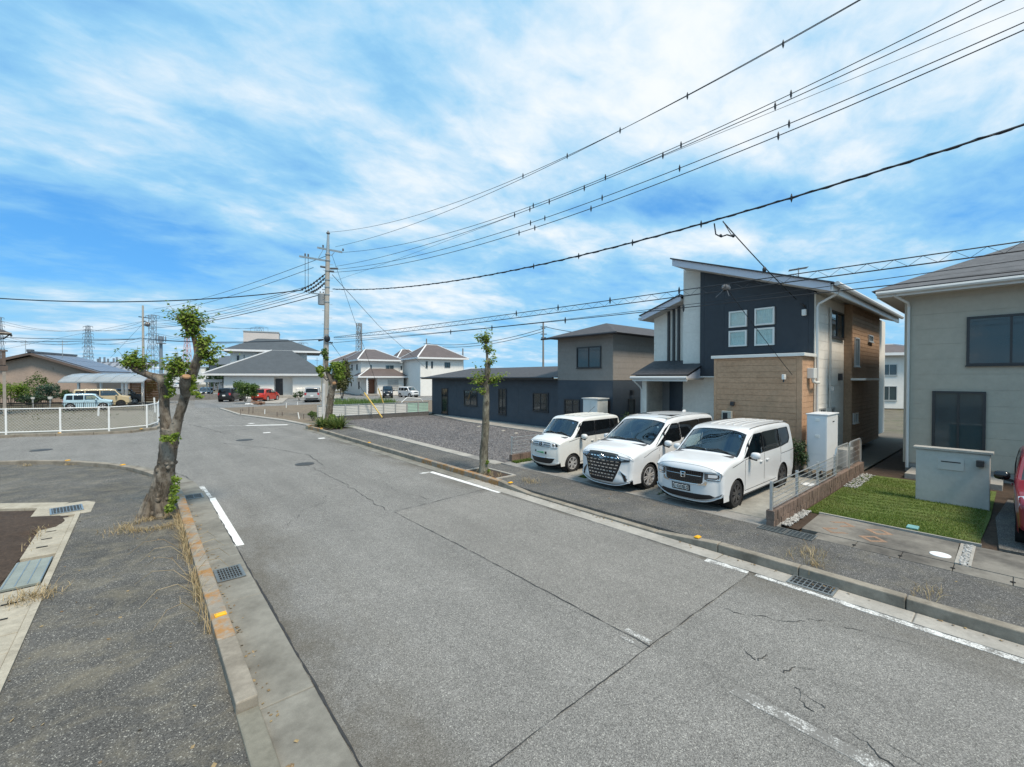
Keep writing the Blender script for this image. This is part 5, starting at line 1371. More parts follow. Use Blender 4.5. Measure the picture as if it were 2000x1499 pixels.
        # arch liner and wheels
        for cx_ in (wb0, wb1):
            MB().lathe([(ar + .0, -.0), (ar + .0, -.30)] if False else [(ar, 0.0), (ar, 0.28)], (cx_, sg * (Y(cx_, wr + .1) - .012) - (0.28 if sg > 0 else 0), wr), 'y', 20, caps=False).build('arch_liner', DARKHOLE, T, world=False)
            yo = sg * (Y(cx_, wr + .2) - .02)
            wt = C.get('tyre_w', .205)
            tr = [(wr * .66, 0), (wr * .70, .004), (wr * .93, -.006), (wr * .985, .012), (wr, .035), (wr, wt - .035), (wr * .98, wt - .01), (wr * .7, wt)]
            tr = [(r_, -sg * h) for r_, h in tr]
            wh = MB().lathe(tr, (cx_, yo, wr), 'y', 30, caps=False).build('wheel', TYRE, T, world=False, smooth=35)
            rm = MB(); R1 = wr * C.get('rim', .70)
            rm.lathe([(R1, -sg * .0), (R1 * .94, sg * .004), (R1 * .90, -sg * .03), (R1 * .88, -sg * .10), (R1 * .88, -sg * .16)], (cx_, yo, wr), 'y', 30, caps=False)
            ns = C.get('spokes', 10)
            for k in range(ns):
                a = 2 * PI * k / ns + .2; dsp = C.get('twin', 0.0)
                for da in ((-dsp, dsp) if dsp else (0,)):
                    r_in, r_out = R1 * .16, R1 * .93
                    p = Vector((cx_ + math.cos(a + da * 2.2) * r_in, yo - sg * .012, wr + math.sin(a + da * 2.2) * r_in)); q = Vector((cx_ + math.cos(a + da) * r_out, yo - sg * .006, wr + math.sin(a + da) * r_out))
                    rm.beam(p, q, C.get('spoke_w', .028), .022, up=(0, 1, 0))
            rm.lathe([(R1 * .2, sg * .002), (R1 * .2, -sg * .05)], (cx_, yo, wr), 'y', 12)
            rmo = rm.build('rim', C.get('rim_m', RIM), wh, world=False, smooth=35)
            MB().lathe([(R1 * .87, -sg * .075), (R1 * .87, -sg * .085)], (cx_, yo, wr), 'y', 18).build('brake_disc', PLAST, wh, world=False)
    body = b.weld().build('body', col, T, world=False, smooth=42)
    frit.weld().build('windscreen_border', GLOSSB, T, world=False, smooth=True)
    ws.weld().build('windscreen', WGLASS if C.get('interior') else PRIV, T, world=False, smooth=True)
    if rw.v: rw.weld().build('rear_window', PRIV, T, world=False, smooth=True)
    # floor pan so that no light shows through below
    MB().box(.25, L - .25, -W * .82, W * .82, sill - .04, sill + .05).build('underbody', DARKHOLE, T, world=False)
    if C.get('interior'):
        wx = C['ws_lo'][0]; zc = C['ws_lo'][1]
        d_ = MB(); d_.prism([(wx - .15, -W * .84), (wx + .62, -W * .84), (wx + .62, W * .84), (wx - .15, W * .84)], zc - .42, zc - .045); d_.build('dashboard', SEAT, T, world=False, bevel=.04)
        MB().box(wx + .3, L - .2, -W * .9, W * .9, sill + .06, .62).build('cabin_floor', SEAT, T, world=False)
        for sy in (-1, 1):
            for (xs, k) in ((wx + 1.25, 1), (wx + 2.2, 0)):
                if xs > L - .6: continue
                st = MB(); st.ell((xs, sy * W * .46, .74), .28, .25, .10, 12, 6, .6); st.ell((xs + .33, sy * W * .46, 1.06), .09, .24, .36, 12, 8, .65); st.ell((xs + .38, sy * W * .46, 1.50), .05, .13, .10, 10, 6, .7)
                st.build('seat', SEAT, T, world=False, smooth=True)
        sw_ = MB(); tor = [(.18 * math.cos(k * PI / 8), .18 * math.sin(k * PI / 8)) for k in range(16)]
        ctr = Vector((wx + .70, W * .46 * C.get('drv', 1), zc + .0))
        sw_.tube([ctr + Vector((p[1] * .35, p[0], p[1] * .94)) for p in tor + tor[:1]], .014, 6); sw_.beam(ctr - Vector((0, .17, 0)), ctr + Vector((0, .17, 0)), .03, .05)
        sw_.build('steering_wheel', PLAST, T, world=False, smooth=True)
        MB().ell(shell((ws0 * .16 + ws1 * .84), 0, -.09), .03, .12, .035, 8, 6, .8).build('rear_view_mirror', PLAST, T, world=False)
        MB().box(C['ws_hi'][0] + .25, L - .35, -W * .72, W * .72, Hh - .09, Hh - .07).build('headlining', mat('headlining', (0.45, 0.45, 0.43), .8), T, world=False)
    # ---- things on the nose and tail, drawn in front view (y, z) and wrapped on the shell
    top_i = ws0
    def find(z, front=True):
        rng_ = range(0, top_i) if front else range(n - 1, (rw1 or n // 2) - 3, -1)
        best = None
        for i in rng_:
            a = prof[i].y; c = prof[i + 1].y if front else prof[i - 1].y
            if (a - z) * (c - z) <= 0 and abs(c - a) > 1e-6:
                f = (z - a) / (c - a); return i + f if front else i - f
        return 0 if front else n - 1
    def onshell(y, z, off, front=True):
        i = find(z, front); ii = int(i)
        p0 = shell(i, 0); wy = Y(p0.x, z) - r0
        u = y / wy
        if abs(u) <= 1.0: return shell(i, u, off)
        s_ = math.copysign(1, y); e = min((abs(y) - wy) / r0, 1.0); a = math.asin(e); k = min(int(i), n - 2); f = i - k
        p = prof[k].lerp(prof[k + 1], f); q = nrm[k].lerp(nrm[k + 1], f).normalized(); ins = cam_[k] + r0 * (1 - math.cos(a)) - off * math.cos(a)
        return Vector((p.x + q.x * ins, s_ * (wy + (r0 + off) * math.sin(a)), p.y + q.y * ins))
    def patch(pname, poly, m, off=0.006, step=0.07, front=True, mirror=False, parent=None):
        o = None
        for sg in ((1, -1) if mirror else (1,)):
            pl_ = [(p[0] * sg, p[1]) for p in poly]
            # subdivide the outline so that it follows the curve
            ol_ = []
            for a, c in zip(pl_, pl_[1:] + pl_[:1]):
                m_ = max(1, int((Vector(c) - Vector(a)).length / .05))
                ol_ += [tuple(Vector(a).lerp(Vector(c), k / m_)) for k in range(m_)]
            vs_, fs_ = fill(ol_, [], step)
            q = MB(); q.v = [onshell(v[0], v[1], off, front) for v in vs_]; k0 = len(q.v); q.v += [onshell(v[0], v[1], -0.012, front) for v in ol_]
            q.f = [tuple(f) for f in fs_]
            for i in range(len(ol_)): q.f.append((i, (i + 1) % len(ol_), k0 + (i + 1) % len(ol_), k0 + i))
            o = q.build(pname, m, parent or T, world=False, smooth=50)
        return o
    def bar(pname, pts, wd, m, off=0.012, front=True, parent=None, mirror=False):
        for sg in ((1, -1) if mirror else (1,)):
            path = []
            for a, c in zip(pts, pts[1:]):
                m_ = max(1, int((Vector(c) - Vector(a)).length / .06)); path += [Vector(a).lerp(Vector(c), k / m_) for k in range(m_)]
            path.append(Vector(pts[-1]))
            q = MB(); q.tube([onshell(p.x * sg, p.y, off, front) for p in path], wd / 2, 6); o = q.build(pname, m, parent or T, world=False, smooth=True)
        return o
    C['details'](T, patch, bar, onshell, shell, Y, dict(n=n, ws0=ws0, ws1=ws1, rw0=rw0, rw1=rw1, prof=prof, W=W))
    return T
def wipers(T, shell, k, m=PLAST):
    for (u0, u1) in ((-.75, -.05), (.0, .72)):
        MB().tube([shell(k['ws0'] + .8, u0, .02), shell(k['ws0'] + 1.6, (u0 + u1) / 2, .02), shell(k['ws0'] + 1.0, u1, .02)], .012, 5).build('wiper', m, T, world=False)

WHITE = paint('pearl_white_paint', (0.68, 0.69, 0.70))
CREAM = paint('cream_white_paint', (0.68, 0.68, 0.65))
# ---------------------------------------------------- nearest van: boxy, black mesh grille with chrome corners, dark number plate
def det_box_van(T, patch, bar, onshell, shell, Y, k):
    gr = patch('grille', [(-.47, .91), (.47, .91), (.45, .66), (.40, .62), (-.40, .62), (-.45, .66)], GLOSSB, .010)
    for z in (.80, .72): bar('grille_bar', [(-.43, z), (.43, z)], .012, CHROME if z > .75 else PLAST, .016, parent=gr)
    gm = MB()
    for i in range(17):
        y = -.41 + i * .051
        gm.tube([onshell(y, .65, .013), onshell(y, .89, .013)], .006, 4)
    gm.build('grille_mesh', PLAST, gr, world=False, kind='stuff')
    patch('chrome_corner', [(.32, .595), (.52, .595), (.545, .66), (.54, .70), (.495, .70), (.49, .67), (.45, .635), (.32, .62)], CHROME, .018, mirror=True)
    bar('chrome_bar', [(-.36, .607), (.36, .607)], .022, CHROME, .014)
    hl = patch('headlight', [(.485, .915), (.72, .92), (.815, .92), (.818, .735), (.76, .715), (.56, .715), (.49, .74)], LAMPD, .010, mirror=True)
    patch('headlight_lamp', [(.56, .865), (.73, .865), (.73, .79), (.56, .79)], LAMPW, .016, mirror=True)
    bar('light_strip', [(.50, .897), (.79, .90)], .014, CHROME, .018, mirror=True); bar('light_strip', [(.54, .745), (.78, .745), (.79, .885)], .016, CHROME, .018, mirror=True)
    pl_ = patch('number_plate', [(-.165, .57), (.285, .57), (.285, .42), (-.165, .42)], GLOSSB, .022)
    g = MB(); rr = random.Random(5)
    def stroke(a, c): g.tube([onshell(*a, .026), onshell(*c, .026)], .006, 4)
    x = .255
    for gl in ('C', 'H', 'X', 'O', 'I', 'X', 'I', 'C', 'I', 'X', 'E', 'I'):
        w_ = .026; z0, z1 = .445, .548
        S_ = {'C': [((x - w_, z1), (x, z1)), ((x, z1), (x, z0)), ((x, z0), (x - w_, z0))], 'H': [((x, z0), (x, z1)), ((x - w_, z0), (x - w_, z1)), ((x, .496), (x - w_, .496))],
              'X': [((x, z0), (x - w_, z1)), ((x, z1), (x - w_, z0))], 'O': [((x, z0), (x, z1)), ((x - w_, z0), (x - w_, z1)), ((x, z0), (x - w_, z0)), ((x, z1), (x - w_, z1))],
              'I': [((x - .012, z0), (x - .012, z1))], 'E': [((x, z0), (x, z1)), ((x, z1), (x - w_, z1)), ((x, .496), (x - w_, .496)), ((x, z0), (x - w_, z0))]}[gl]
        for a, c in S_: stroke(a, c)
        x -= .034
    g.build('plate_glyphs', PLATEW, pl_, world=False)
    patch('lower_intake', [(-.58, .375), (.58, .375), (.70, .28), (.84, .275), (.84, .235), (.62, .235), (.58, .245), (-.58, .245), (-.62, .235), (-.84, .235), (-.84, .275), (-.72, .28)], PLAST, .010)
    bar('bumper_lip', [(-.84, .175), (.84, .175)], .035, WHITE, .02)
    bar('bonnet_seam', [(-.80, 1.035), (-.4, 1.04), (.4, 1.04), (.80, 1.035)], .006, DARKHOLE, .0)
    # badge: an H in a rounded frame
    e = MB()
    def st(a, c): e.tube([onshell(*a, .024), onshell(*c, .024)], .009, 5)
    st((-.050, .845), (-.038, .745)); st((.050, .845), (.038, .745)); st((-.043, .79), (.043, .79)); st((-.063, .85), (-.053, .735)); st((-.053, .735), (.053, .735)); st((.053, .735), (.063, .85)); st((.063, .85), (-.063, .85))
    e.build('badge', CHROME, T, world=False)
    wipers(T, shell, k)
    for sg in (-1, 1):
        rail = MB(); rail.tube([Vector((x, sg * (Y(x, 1.78) - .065), z)) for x, z in ((1.95, 1.765), (2.4, 1.80), (3.2, 1.815), (4.2, 1.795), (4.62, 1.76))], .009, 5); rail.build('roof_channel', PLAST, T, world=False)
    ri = MB()
    ia, ib = [min(range(k['n']), key=lambda i: (k['prof'][i] - Vector(c)).length) for c in ((2.15, 1.82), (4.35, 1.80))]
    for u in (-.6, -.3, 0, .3, .6): ri.tube([shell(ia + (ib - ia) * t / 16, u, .002) for t in range(17)], .014, 6)
    ri.build('roof_rib', WHITE, T, world=False, smooth=True)
    MB().prism([(4.50, -.56), (4.80, -.52), (4.80, .52), (4.50, .56)], 1.725, 1.775).build('roof_spoiler', WHITE, T, world=False, bevel=.02)
    patch('tail_lamp', [(.62, 1.35), (.80, 1.35), (.82, .85), (.70, .85)], LAMPR, .010, front=False, mirror=True)
    MB().lathe([(.035, 0), (.035, .002)], shell(k['ws0'] * .22 + k['ws1'] * .78, -.84, -.006), 'x', 10).build('sticker', mat('sticker_blue', (0.25, 0.45, 0.75), .5), T, world=False)
VAN1 = dict(W=1.75, H=1.84, L=4.80, paint=WHITE, belt=1.02, tumble=.13, nose=.07, hoodz=1.16, camp=3.6, nosecurve=.20, glasscurve=.12, round=.09, drv=1,
    profile=[(.16, .19), (.05, .25), (.015, .45), (0, .70), (.02, .96), (.07, 1.045), (.22, 1.10), (.55, 1.15), (.92, 1.19), (1.02, 1.225), (1.38, 1.50), (1.66, 1.705), (1.78, 1.765), (2.05, 1.81), (2.9, 1.84), (3.9, 1.83), (4.50, 1.79), (4.62, 1.73), (4.70, 1.45), (4.76, 1.05), (4.80, .80), (4.79, .5), (4.72, .28)],
    ws=(1.0, 1.85), ws_lo=(1.02, 1.225), ws_hi=(1.74, 1.75), rw_hi=(4.64, 1.68), rw_lo=(4.74, 1.15),
    wheels=(.88, 3.77), wheel_r=.325, sill=.22, rim=.70, spokes=7, twin=.12, spoke_w=.032, rim_m=RIMD, interior=True,
    windows=[([(1.20, 1.115), (1.52, 1.125), (1.52, 1.46)], WGLASS), ([(1.58, 1.125), (2.42, 1.135), (2.42, 1.655), (1.90, 1.65), (1.58, 1.50)], WGLASS), ([(2.47, 1.135), (3.55, 1.15), (3.55, 1.665), (2.47, 1.66)], PRIV), ([(3.60, 1.15), (4.22, 1.21), (4.36, 1.36), (4.28, 1.66), (3.60, 1.665)], PRIV)],
    seams=[[(1.30, .33), (1.30, 1.08), (1.50, 1.09)], [(2.45, .33), (2.45, 1.12)], [(3.58, .72), (3.58, 1.14)], [(1.30, .33), (3.30, .33)], [(.62, .98), (1.25, 1.08)], [(3.60, .965), (4.62, .985)]],
    overlays=[([(1.25, .225), (3.38, .225), (3.38, .25), (1.25, .25)], PLAST), ([(2.415, 1.14), (2.475, 1.14), (2.475, 1.655), (2.415, 1.65)], GLOSSB), ([(3.545, 1.155), (3.605, 1.155), (3.605, 1.66), (3.545, 1.66)], GLOSSB), ([(1.515, 1.125), (1.585, 1.13), (1.585, 1.50), (1.515, 1.46)], GLOSSB)],
    handles=[(2.22, .93, .17, WHITE), (2.62, .93, .17, WHITE)], mirror=(1.50, 1.12), creases=((.42, .05, .006), (.95, .05, .004)), details=det_box_van)
CAR1 = make_car('van', 'nearest of the white vans, boxy with black mesh grille, dark number plate and black wheels', (9.19, 4.83, 0.10), 0.0, VAN1, 'white vans in the parking bays'); CAR1.scale = (1, .93, .94)
CAR1['category'] = 'van'

# ---------------------------------------------------- middle van: long sloping nose, huge dark grille with bright dashes
def det_grille_van(T, patch, bar, onshell, shell, Y, k):
    gp = [(-.50, .97), (.50, .97), (.60, .83), (.53, .60), (.43, .34), (.37, .24), (-.37, .24), (-.43, .34), (-.53, .60), (-.60, .83)]
    gr = patch('grille', gp, GLOSSB, .010)
    patch('bonnet_band', [(-.48, 1.015), (.48, 1.015), (.52, .965), (-.52, .965)], mat('dark_band', (0.035, 0.035, 0.03), .35), .012)
    for r_, (z, half) in enumerate(((.90, .52), (.80, .57), (.71, .545), (.62, .51), (.53, .48), (.44, .44), (.355, .41))):
        m_ = 9 if r_ % 2 == 0 else 8
        for i in range(m_):
            yc = (i - (m_ - 1) / 2) * (2 * half / m_)
            if r_ == 0 and abs(yc) < .1: continue
            wd = half / m_ * .62 * (1 + .25 * (i % 2))
            patch('grille_dash', [(yc - wd, z + .014), (yc + wd, z + .014), (yc + wd * .9, z - .012), (yc - wd * .9, z - .012)], CHROME, .018, .2, parent=gr)
        bar('grille_bar', [(-half, z - .03), (half, z - .03)], .018, PLAST, .012, parent=gr)
    hl = patch('headlight', [(.46, .985), (.72, .985), (.86, 1.0), (.84, .91), (.68, .875), (.54, .88)], LAMPD, .014, mirror=True)
    patch('headlight_lamp', [(.52, .96), (.80, .97), (.78, .93), (.60, .915)], LAMPW, .020, mirror=True)
    bar('light_strip', [(.45, .98), (.54, .895), (.80, .925)], .014, CHROME, .022, mirror=True)
    bar('lamp_band', [(.60, .83), (.80, .885)], .045, GLOSSB, .006, mirror=True)
    fg = patch('fog_lamp_blade', [(.56, .58), (.70, .46), (.74, .20), (.68, .21), (.64, .40)], GLOSSB, .012, mirror=True)
    bar('blade_trim', [(.555, .585), (.695, .465), (.715, .38)], .022, CHROME, .02, mirror=True); bar('blade_trim', [(.715, .34), (.725, .20)], .022, CHROME, .02, mirror=True)
    e = MB(); q = lambda a, rx, rz: onshell(rx * math.cos(a), .895 + rz * math.sin(a), .026)
    for (rx, rz) in ((.075, .052),): e.tube([q(2 * PI * i / 20, rx, rz) for i in range(21)], .008, 5)
    e.tube([onshell(.028 * math.cos(t), .895 + .050 * math.sin(t), .028) for t in [2 * PI * i / 16 for i in range(17)]], .006, 5)
    e.tube([onshell(.058 * math.cos(t), .915 + .020 * math.sin(t), .028) for t in [2 * PI * i / 16 for i in range(17)]], .006, 5)
    e.build('badge', CHROME, T, world=False)
    bar('bumper_lip', [(-.80, .155), (.80, .155)], .03, WHITE, .03)
    bar('bonnet_seam', [(-.76, 1.06), (-.4, 1.055), (.4, 1.055), (.76, 1.06)], .006, DARKHOLE, .0)
    wipers(T, shell, k)
    for sg in (-1, 1):
        MB().prism([(2.55, sg * .12), (3.35, sg * .12), (3.35, sg * .60), (2.55, sg * .60)][::sg], 1.875, 1.920).build('roof_window', GLOSSB, T, world=False, bevel=.008)
        rail = MB(); rail.tube([Vector((x, sg * (Y(x, z) - .08), z)) for x, z in ((2.02, 1.835), (2.5, 1.885), (3.3, 1.905), (4.3, 1.885), (4.75, 1.85))], .008, 5); rail.build('roof_channel', PLAST, T, world=False)
    MB().ell((4.35, 0, 1.925), .12, .025, .05, 10, 6).build('aerial_fin', WHITE, T, world=False, smooth=True)
    MB().prism([(4.60, -.58), (4.92, -.54), (4.92, .54), (4.60, .58)], 1.80, 1.85).build('roof_spoiler', WHITE, T, world=False, bevel=.02)
    patch('tail_lamp', [(.50, 1.18), (.84, 1.25), (.84, 1.05), (.50, 1.05)], LAMPR, .012, front=False, mirror=True)
    MB().lathe([(.03, 0), (.03, .002)], shell(k['ws0'] * .3 + k['ws1'] * .7, -.84, -.006), 'x', 10).build('sticker', PLATEW, T, world=False)
VAN2 = dict(W=1.85, H=1.94, L=4.99, paint=WHITE, belt=1.10, tumble=.15, nose=.09, hoodz=1.13, camp=3.2, nosecurve=.17, glasscurve=.12, round=.10,
    profile=[(.16, .14), (.04, .20), (0, .34), (.02, .60), (.03, .84), (.07, .98), (.14, 1.05), (.40, 1.12), (.80, 1.18), (.98, 1.22), (1.10, 1.28), (1.50, 1.54), (1.86, 1.765), (2.02, 1.83), (2.4, 1.90), (3.1, 1.94), (4.0, 1.93), (4.6, 1.88), (4.76, 1.82), (4.84, 1.5), (4.92, 1.12), (4.99, .9), (4.97, .5), (4.88, .28)],
    ws=(1.05, 2.0), ws_lo=(1.04, 1.25), ws_hi=(1.94, 1.80), rw_hi=(4.77, 1.78), rw_lo=(4.88, 1.25),
    wheels=(.96, 3.96), wheel_r=.345, sill=.22, rim=.74, spokes=6, twin=.16, spoke_w=.026, rim_m=RIM, interior=True,
    windows=[([(1.18, 1.125), (1.66, 1.155), (1.66, 1.53)], WGLASS), ([(1.72, 1.16), (2.52, 1.19), (2.50, 1.72), (2.06, 1.72), (1.72, 1.575)], PRIV), ([(2.58, 1.26), (3.72, 1.30), (3.72, 1.76), (2.56, 1.735)], PRIV), ([(3.78, 1.30), (4.66, 1.36), (4.62, 1.74), (3.78, 1.765)], PRIV)],
    seams=[[(1.38, .33), (1.38, .9), (1.42, 1.12)], [(2.55, .33), (2.55, 1.18)], [(1.38, .33), (3.45, .33)], [(.66, .90), (1.0, 1.02), (1.36, 1.10)], [(3.75, .75), (3.75, 1.28)]],
    overlays=[([(2.52, 1.20), (2.57, 1.25), (2.55, 1.73), (2.50, 1.715)], GLOSSB), ([(3.72, 1.30), (3.78, 1.30), (3.78, 1.76), (3.72, 1.755)], GLOSSB), ([(1.66, 1.155), (1.72, 1.16), (1.72, 1.57), (1.66, 1.53)], GLOSSB)],
    handles=[(2.36, 1.02, .16, CHROME), (2.74, 1.02, .16, CHROME)], mirror=(1.58, 1.16), creases=((.95, .07, .012), (.5, .14, -.012)), details=det_grille_van)
CAR2 = make_car('van', 'middle white van with huge dark grille of bright dashes and two dark roof windows', (9.11, 7.05, 0.10), 0.0, VAN2, 'white vans in the parking bays'); CAR2.scale = (1, .93, .94)
CAR2['category'] = 'van'

# ---------------------------------------------------- far bay: small tall wagon, chrome lined grille, black glass band
def det_kei(T, patch, bar, onshell, shell, Y, k):
    gr = patch('grille', [(-.39, 1.0), (.39, 1.0), (.37, .86), (.31, .83), (-.31, .83), (-.37, .86)], paint('grille_white', (.72, .73, .73)), .010)
    for z in (.985, .925, .875, .84): bar('grille_bar', [(-.38, z), (.38, z)], .012, CHROME if z > .9 else PLAST, .016, parent=gr)
    patch('grille_slot', [(.10, .965), (.38, .965), (.38, .945), (.10, .945)], PLAST, .014, mirror=True); patch('grille_slot', [(.12, .91), (.37, .91), (.37, .892), (.12, .892)], PLAST, .014, mirror=True)
    patch('headlight', [(.40, 1.0), (.55, 1.015), (.67, 1.01), (.675, .87), (.61, .83), (.42, .83)], LAMPW, .012, mirror=True)
    bar('headlight_rim', [(.40, 1.0), (.42, .835), (.61, .835), (.67, .875)], .012, CHROME, .018, mirror=True)
    for yq in (.48, .58):
        for sg in (1, -1):
            MB().lathe([(.055, 0), (.05, -.012), (.0, -.012)], onshell(sg * yq, .925, .016), 'x', 12).build('headlight_lamp', LAMPD if yq > .55 else CHROME, T, world=False)
    e = MB()
    def st(a, c): e.tube([onshell(*a, .024), onshell(*c, .024)], .010, 5)
    st((-.04, .955), (-.032, .875)); st((.04, .955), (.032, .875)); st((-.035, .915), (.035, .915)); st((-.055, .96), (-.045, .868)); st((-.045, .868), (.045, .868)); st((.045, .868), (.055, .96)); st((-.055, .96), (.055, .96))
    e.build('badge', GLOSSB, T, world=False)
    pl_ = patch('number_plate', [(-.20, .70), (.20, .70), (.20, .585), (-.20, .585)], CREAM, .006)
    g = MB(); rr = random.Random(3)
    for i in range(11):
        x = .17 - i * .031; h = .012 + .022 * (i / 10)
        g.tube([onshell(x, .645 - h, .012), onshell(x + rr.uniform(-.004, .016), .645 + h, .012)], .004 + .004 * i / 10, 4)
        g.tube([onshell(x, .645 + rr.uniform(-.02, .02), .012), onshell(x + .02, .645 + rr.uniform(-.01, .02), .012)], .005, 4)
    g.build('plate_lettering', GREENT, pl_, world=False)
    patch('plate_mark', [(-.25, .685), (-.19, .685), (-.19, .60), (-.25, .60)], PLAST, .010); patch('plate_mark', [(.22, .70), (.27, .70), (.27, .64), (.22, .64)], PLAST, .010)
    patch('lower_intake', [(-.50, .47), (.50, .47), (.42, .33), (.36, .30), (-.36, .30), (-.42, .33)], PLAST, .012)
    bar('intake_rim', [(-.52, .48), (.52, .48)], .018, CHROME, .010)
    bar('bonnet_seam', [(-.66, 1.035), (-.3, 1.03), (.3, 1.03), (.66, 1.035)], .006, DARKHOLE, .0)
    wipers(T, shell, k)
    MB().tube([(2.6, .30, 1.77), (2.66, .30, 1.80), (2.95, .28, 1.98)], .008, 5).build('aerial', PLAST, T, world=False)
    ri = MB()
    ia, ib = [min(range(k['n']), key=lambda i: (k['prof'][i] - Vector(c)).length) for c in ((1.45, 1.76), (2.95, 1.76))]
    for u in (-.6, -.2, .2, .6): ri.tube([shell(ia + (ib - ia) * t / 12, u, .002) for t in range(13)], .013, 6)
    ri.build('roof_rib', CREAM, T, world=False, smooth=True)
    patch('tail_lamp', [(.52, 1.2), (.70, 1.2), (.70, .75), (.58, .75)], LAMPR, .010, front=False, mirror=True)
    MB().lathe([(.035, 0), (.035, .002)], shell(k['ws0'] * .2 + k['ws1'] * .8, -.72, -.006), 'x', 10).build('sticker', mat('sticker_blue', (0.25, 0.45, 0.75), .5), T, world=False)
VAN3 = dict(W=1.475, H=1.78, L=3.40, paint=CREAM, belt=1.03, tumble=.12, nose=.14, hoodz=1.12, nosecurve=.13, glasscurve=.10, round=.07,
    profile=[(.14, .20), (.05, .26), (.015, .45), (0, .68), (.02, .92), (.06, 1.02), (.16, 1.075), (.40, 1.125), (.56, 1.16), (.64, 1.19), (.88, 1.46), (1.03, 1.63), (1.12, 1.70), (1.35, 1.755), (2.0, 1.78), (2.8, 1.775), (3.12, 1.74), (3.22, 1.66), (3.30, 1.35), (3.35, 1.1), (3.40, .85), (3.39, .5), (3.33, .28)],
    ws=(.62, 1.15), ws_lo=(.62, 1.18), ws_hi=(1.08, 1.67), rw_hi=(3.24, 1.6), rw_lo=(3.33, 1.2),
    wheels=(.73, 2.86), wheel_r=.283, sill=.22, rim=.72, spokes=6, twin=.13, spoke_w=.022, rim_m=RIM, interior=True, wround=.03,
    windows=[([(.80, 1.10), (1.06, 1.105), (1.06, 1.55)], WGLASS), ([(1.11, 1.105), (1.80, 1.115), (1.80, 1.62), (1.22, 1.62), (1.11, 1.57)], PRIV), ([(1.84, 1.115), (2.62, 1.125), (2.62, 1.625), (1.84, 1.62)], PRIV), ([(2.66, 1.125), (3.06, 1.16), (3.10, 1.62), (2.66, 1.625)], PRIV)],
    overlays=[([(1.06, 1.10), (1.11, 1.10), (1.11, 1.56), (1.06, 1.55)], GLOSSB), ([(1.80, 1.115), (1.84, 1.115), (1.84, 1.62), (1.80, 1.62)], GLOSSB), ([(2.62, 1.125), (2.66, 1.125), (2.66, 1.625), (2.62, 1.625)], GLOSSB)],
    seams=[[(1.04, .30), (1.04, 1.08)], [(1.82, .30), (1.82, 1.10)], [(1.04, .30), (2.45, .30)], [(2.64, .70), (2.64, 1.11)], [(.55, 1.0), (1.02, 1.075)]],
    handles=[(1.64, .95, .14, CREAM), (1.98, .95, .14, CREAM)], mirror=(1.06, 1.09), creases=((.42, .05, .006),), details=det_kei)
CAR3 = make_car('van', 'farthest and smallest of the white vans, chrome lined grille and black band of side windows', (9.35, 9.54, 0.10), 0.0, VAN3, 'white vans in the parking bays'); CAR3.scale = (1, .94, .94)
CAR3['category'] = 'van'

# ---------------------------------------------------- red car cut by the right edge: only its nose corner is in view
def det_plain(front_lamp=LAMPW, grille=GLOSSB, plate=True):
    def f(T, patch, bar, onshell, shell, Y, k):
        W = k['W']; zt = k['prof'][k['ws0']].y
        z = zt - .22
        patch('grille', [(-W * .5, z), (W * .5, z), (W * .46, z - .16), (-W * .46, z - .16)], grille, .010)
        patch('headlight', [(W * .56, z + .03), (W * .93, z + .06), (W * .95, z - .12), (W * .70, z - .17), (W * .58, z - .12)], front_lamp, .012, mirror=True)
        patch('lower_intake', [(-W * .6, .42), (W * .6, .42), (W * .52, .28), (-W * .52, .28)], PLAST, .010)
        patch('fog_lamp', [(W * .70, .42), (W * .84, .42), (W * .84, .30), (W * .74, .30)], PLAST, .010, mirror=True)
        if plate:
            patch('number_plate', [(-.165, .60), (.165, .60), (.165, .44), (-.165, .44)], PLATEW, .02)
            patch('number_plate', [(-.165, .86), (.165, .86), (.165, .70), (-.165, .70)], PLATEW, .02, front=False)
        patch('tail_lamp', [(W * .66, zt - .02), (W * .92, zt - .02), (W * .93, zt - .30), (W * .72, zt - .30)], LAMPR, .012, front=False, mirror=True)
        patch('rear_bumper_trim', [(-W * .8, .50), (W * .8, .50), (W * .74, .34), (-W * .74, .34)], k.get('bump', PLAST), .008, front=False)
        wipers(T, shell, k)
    return f
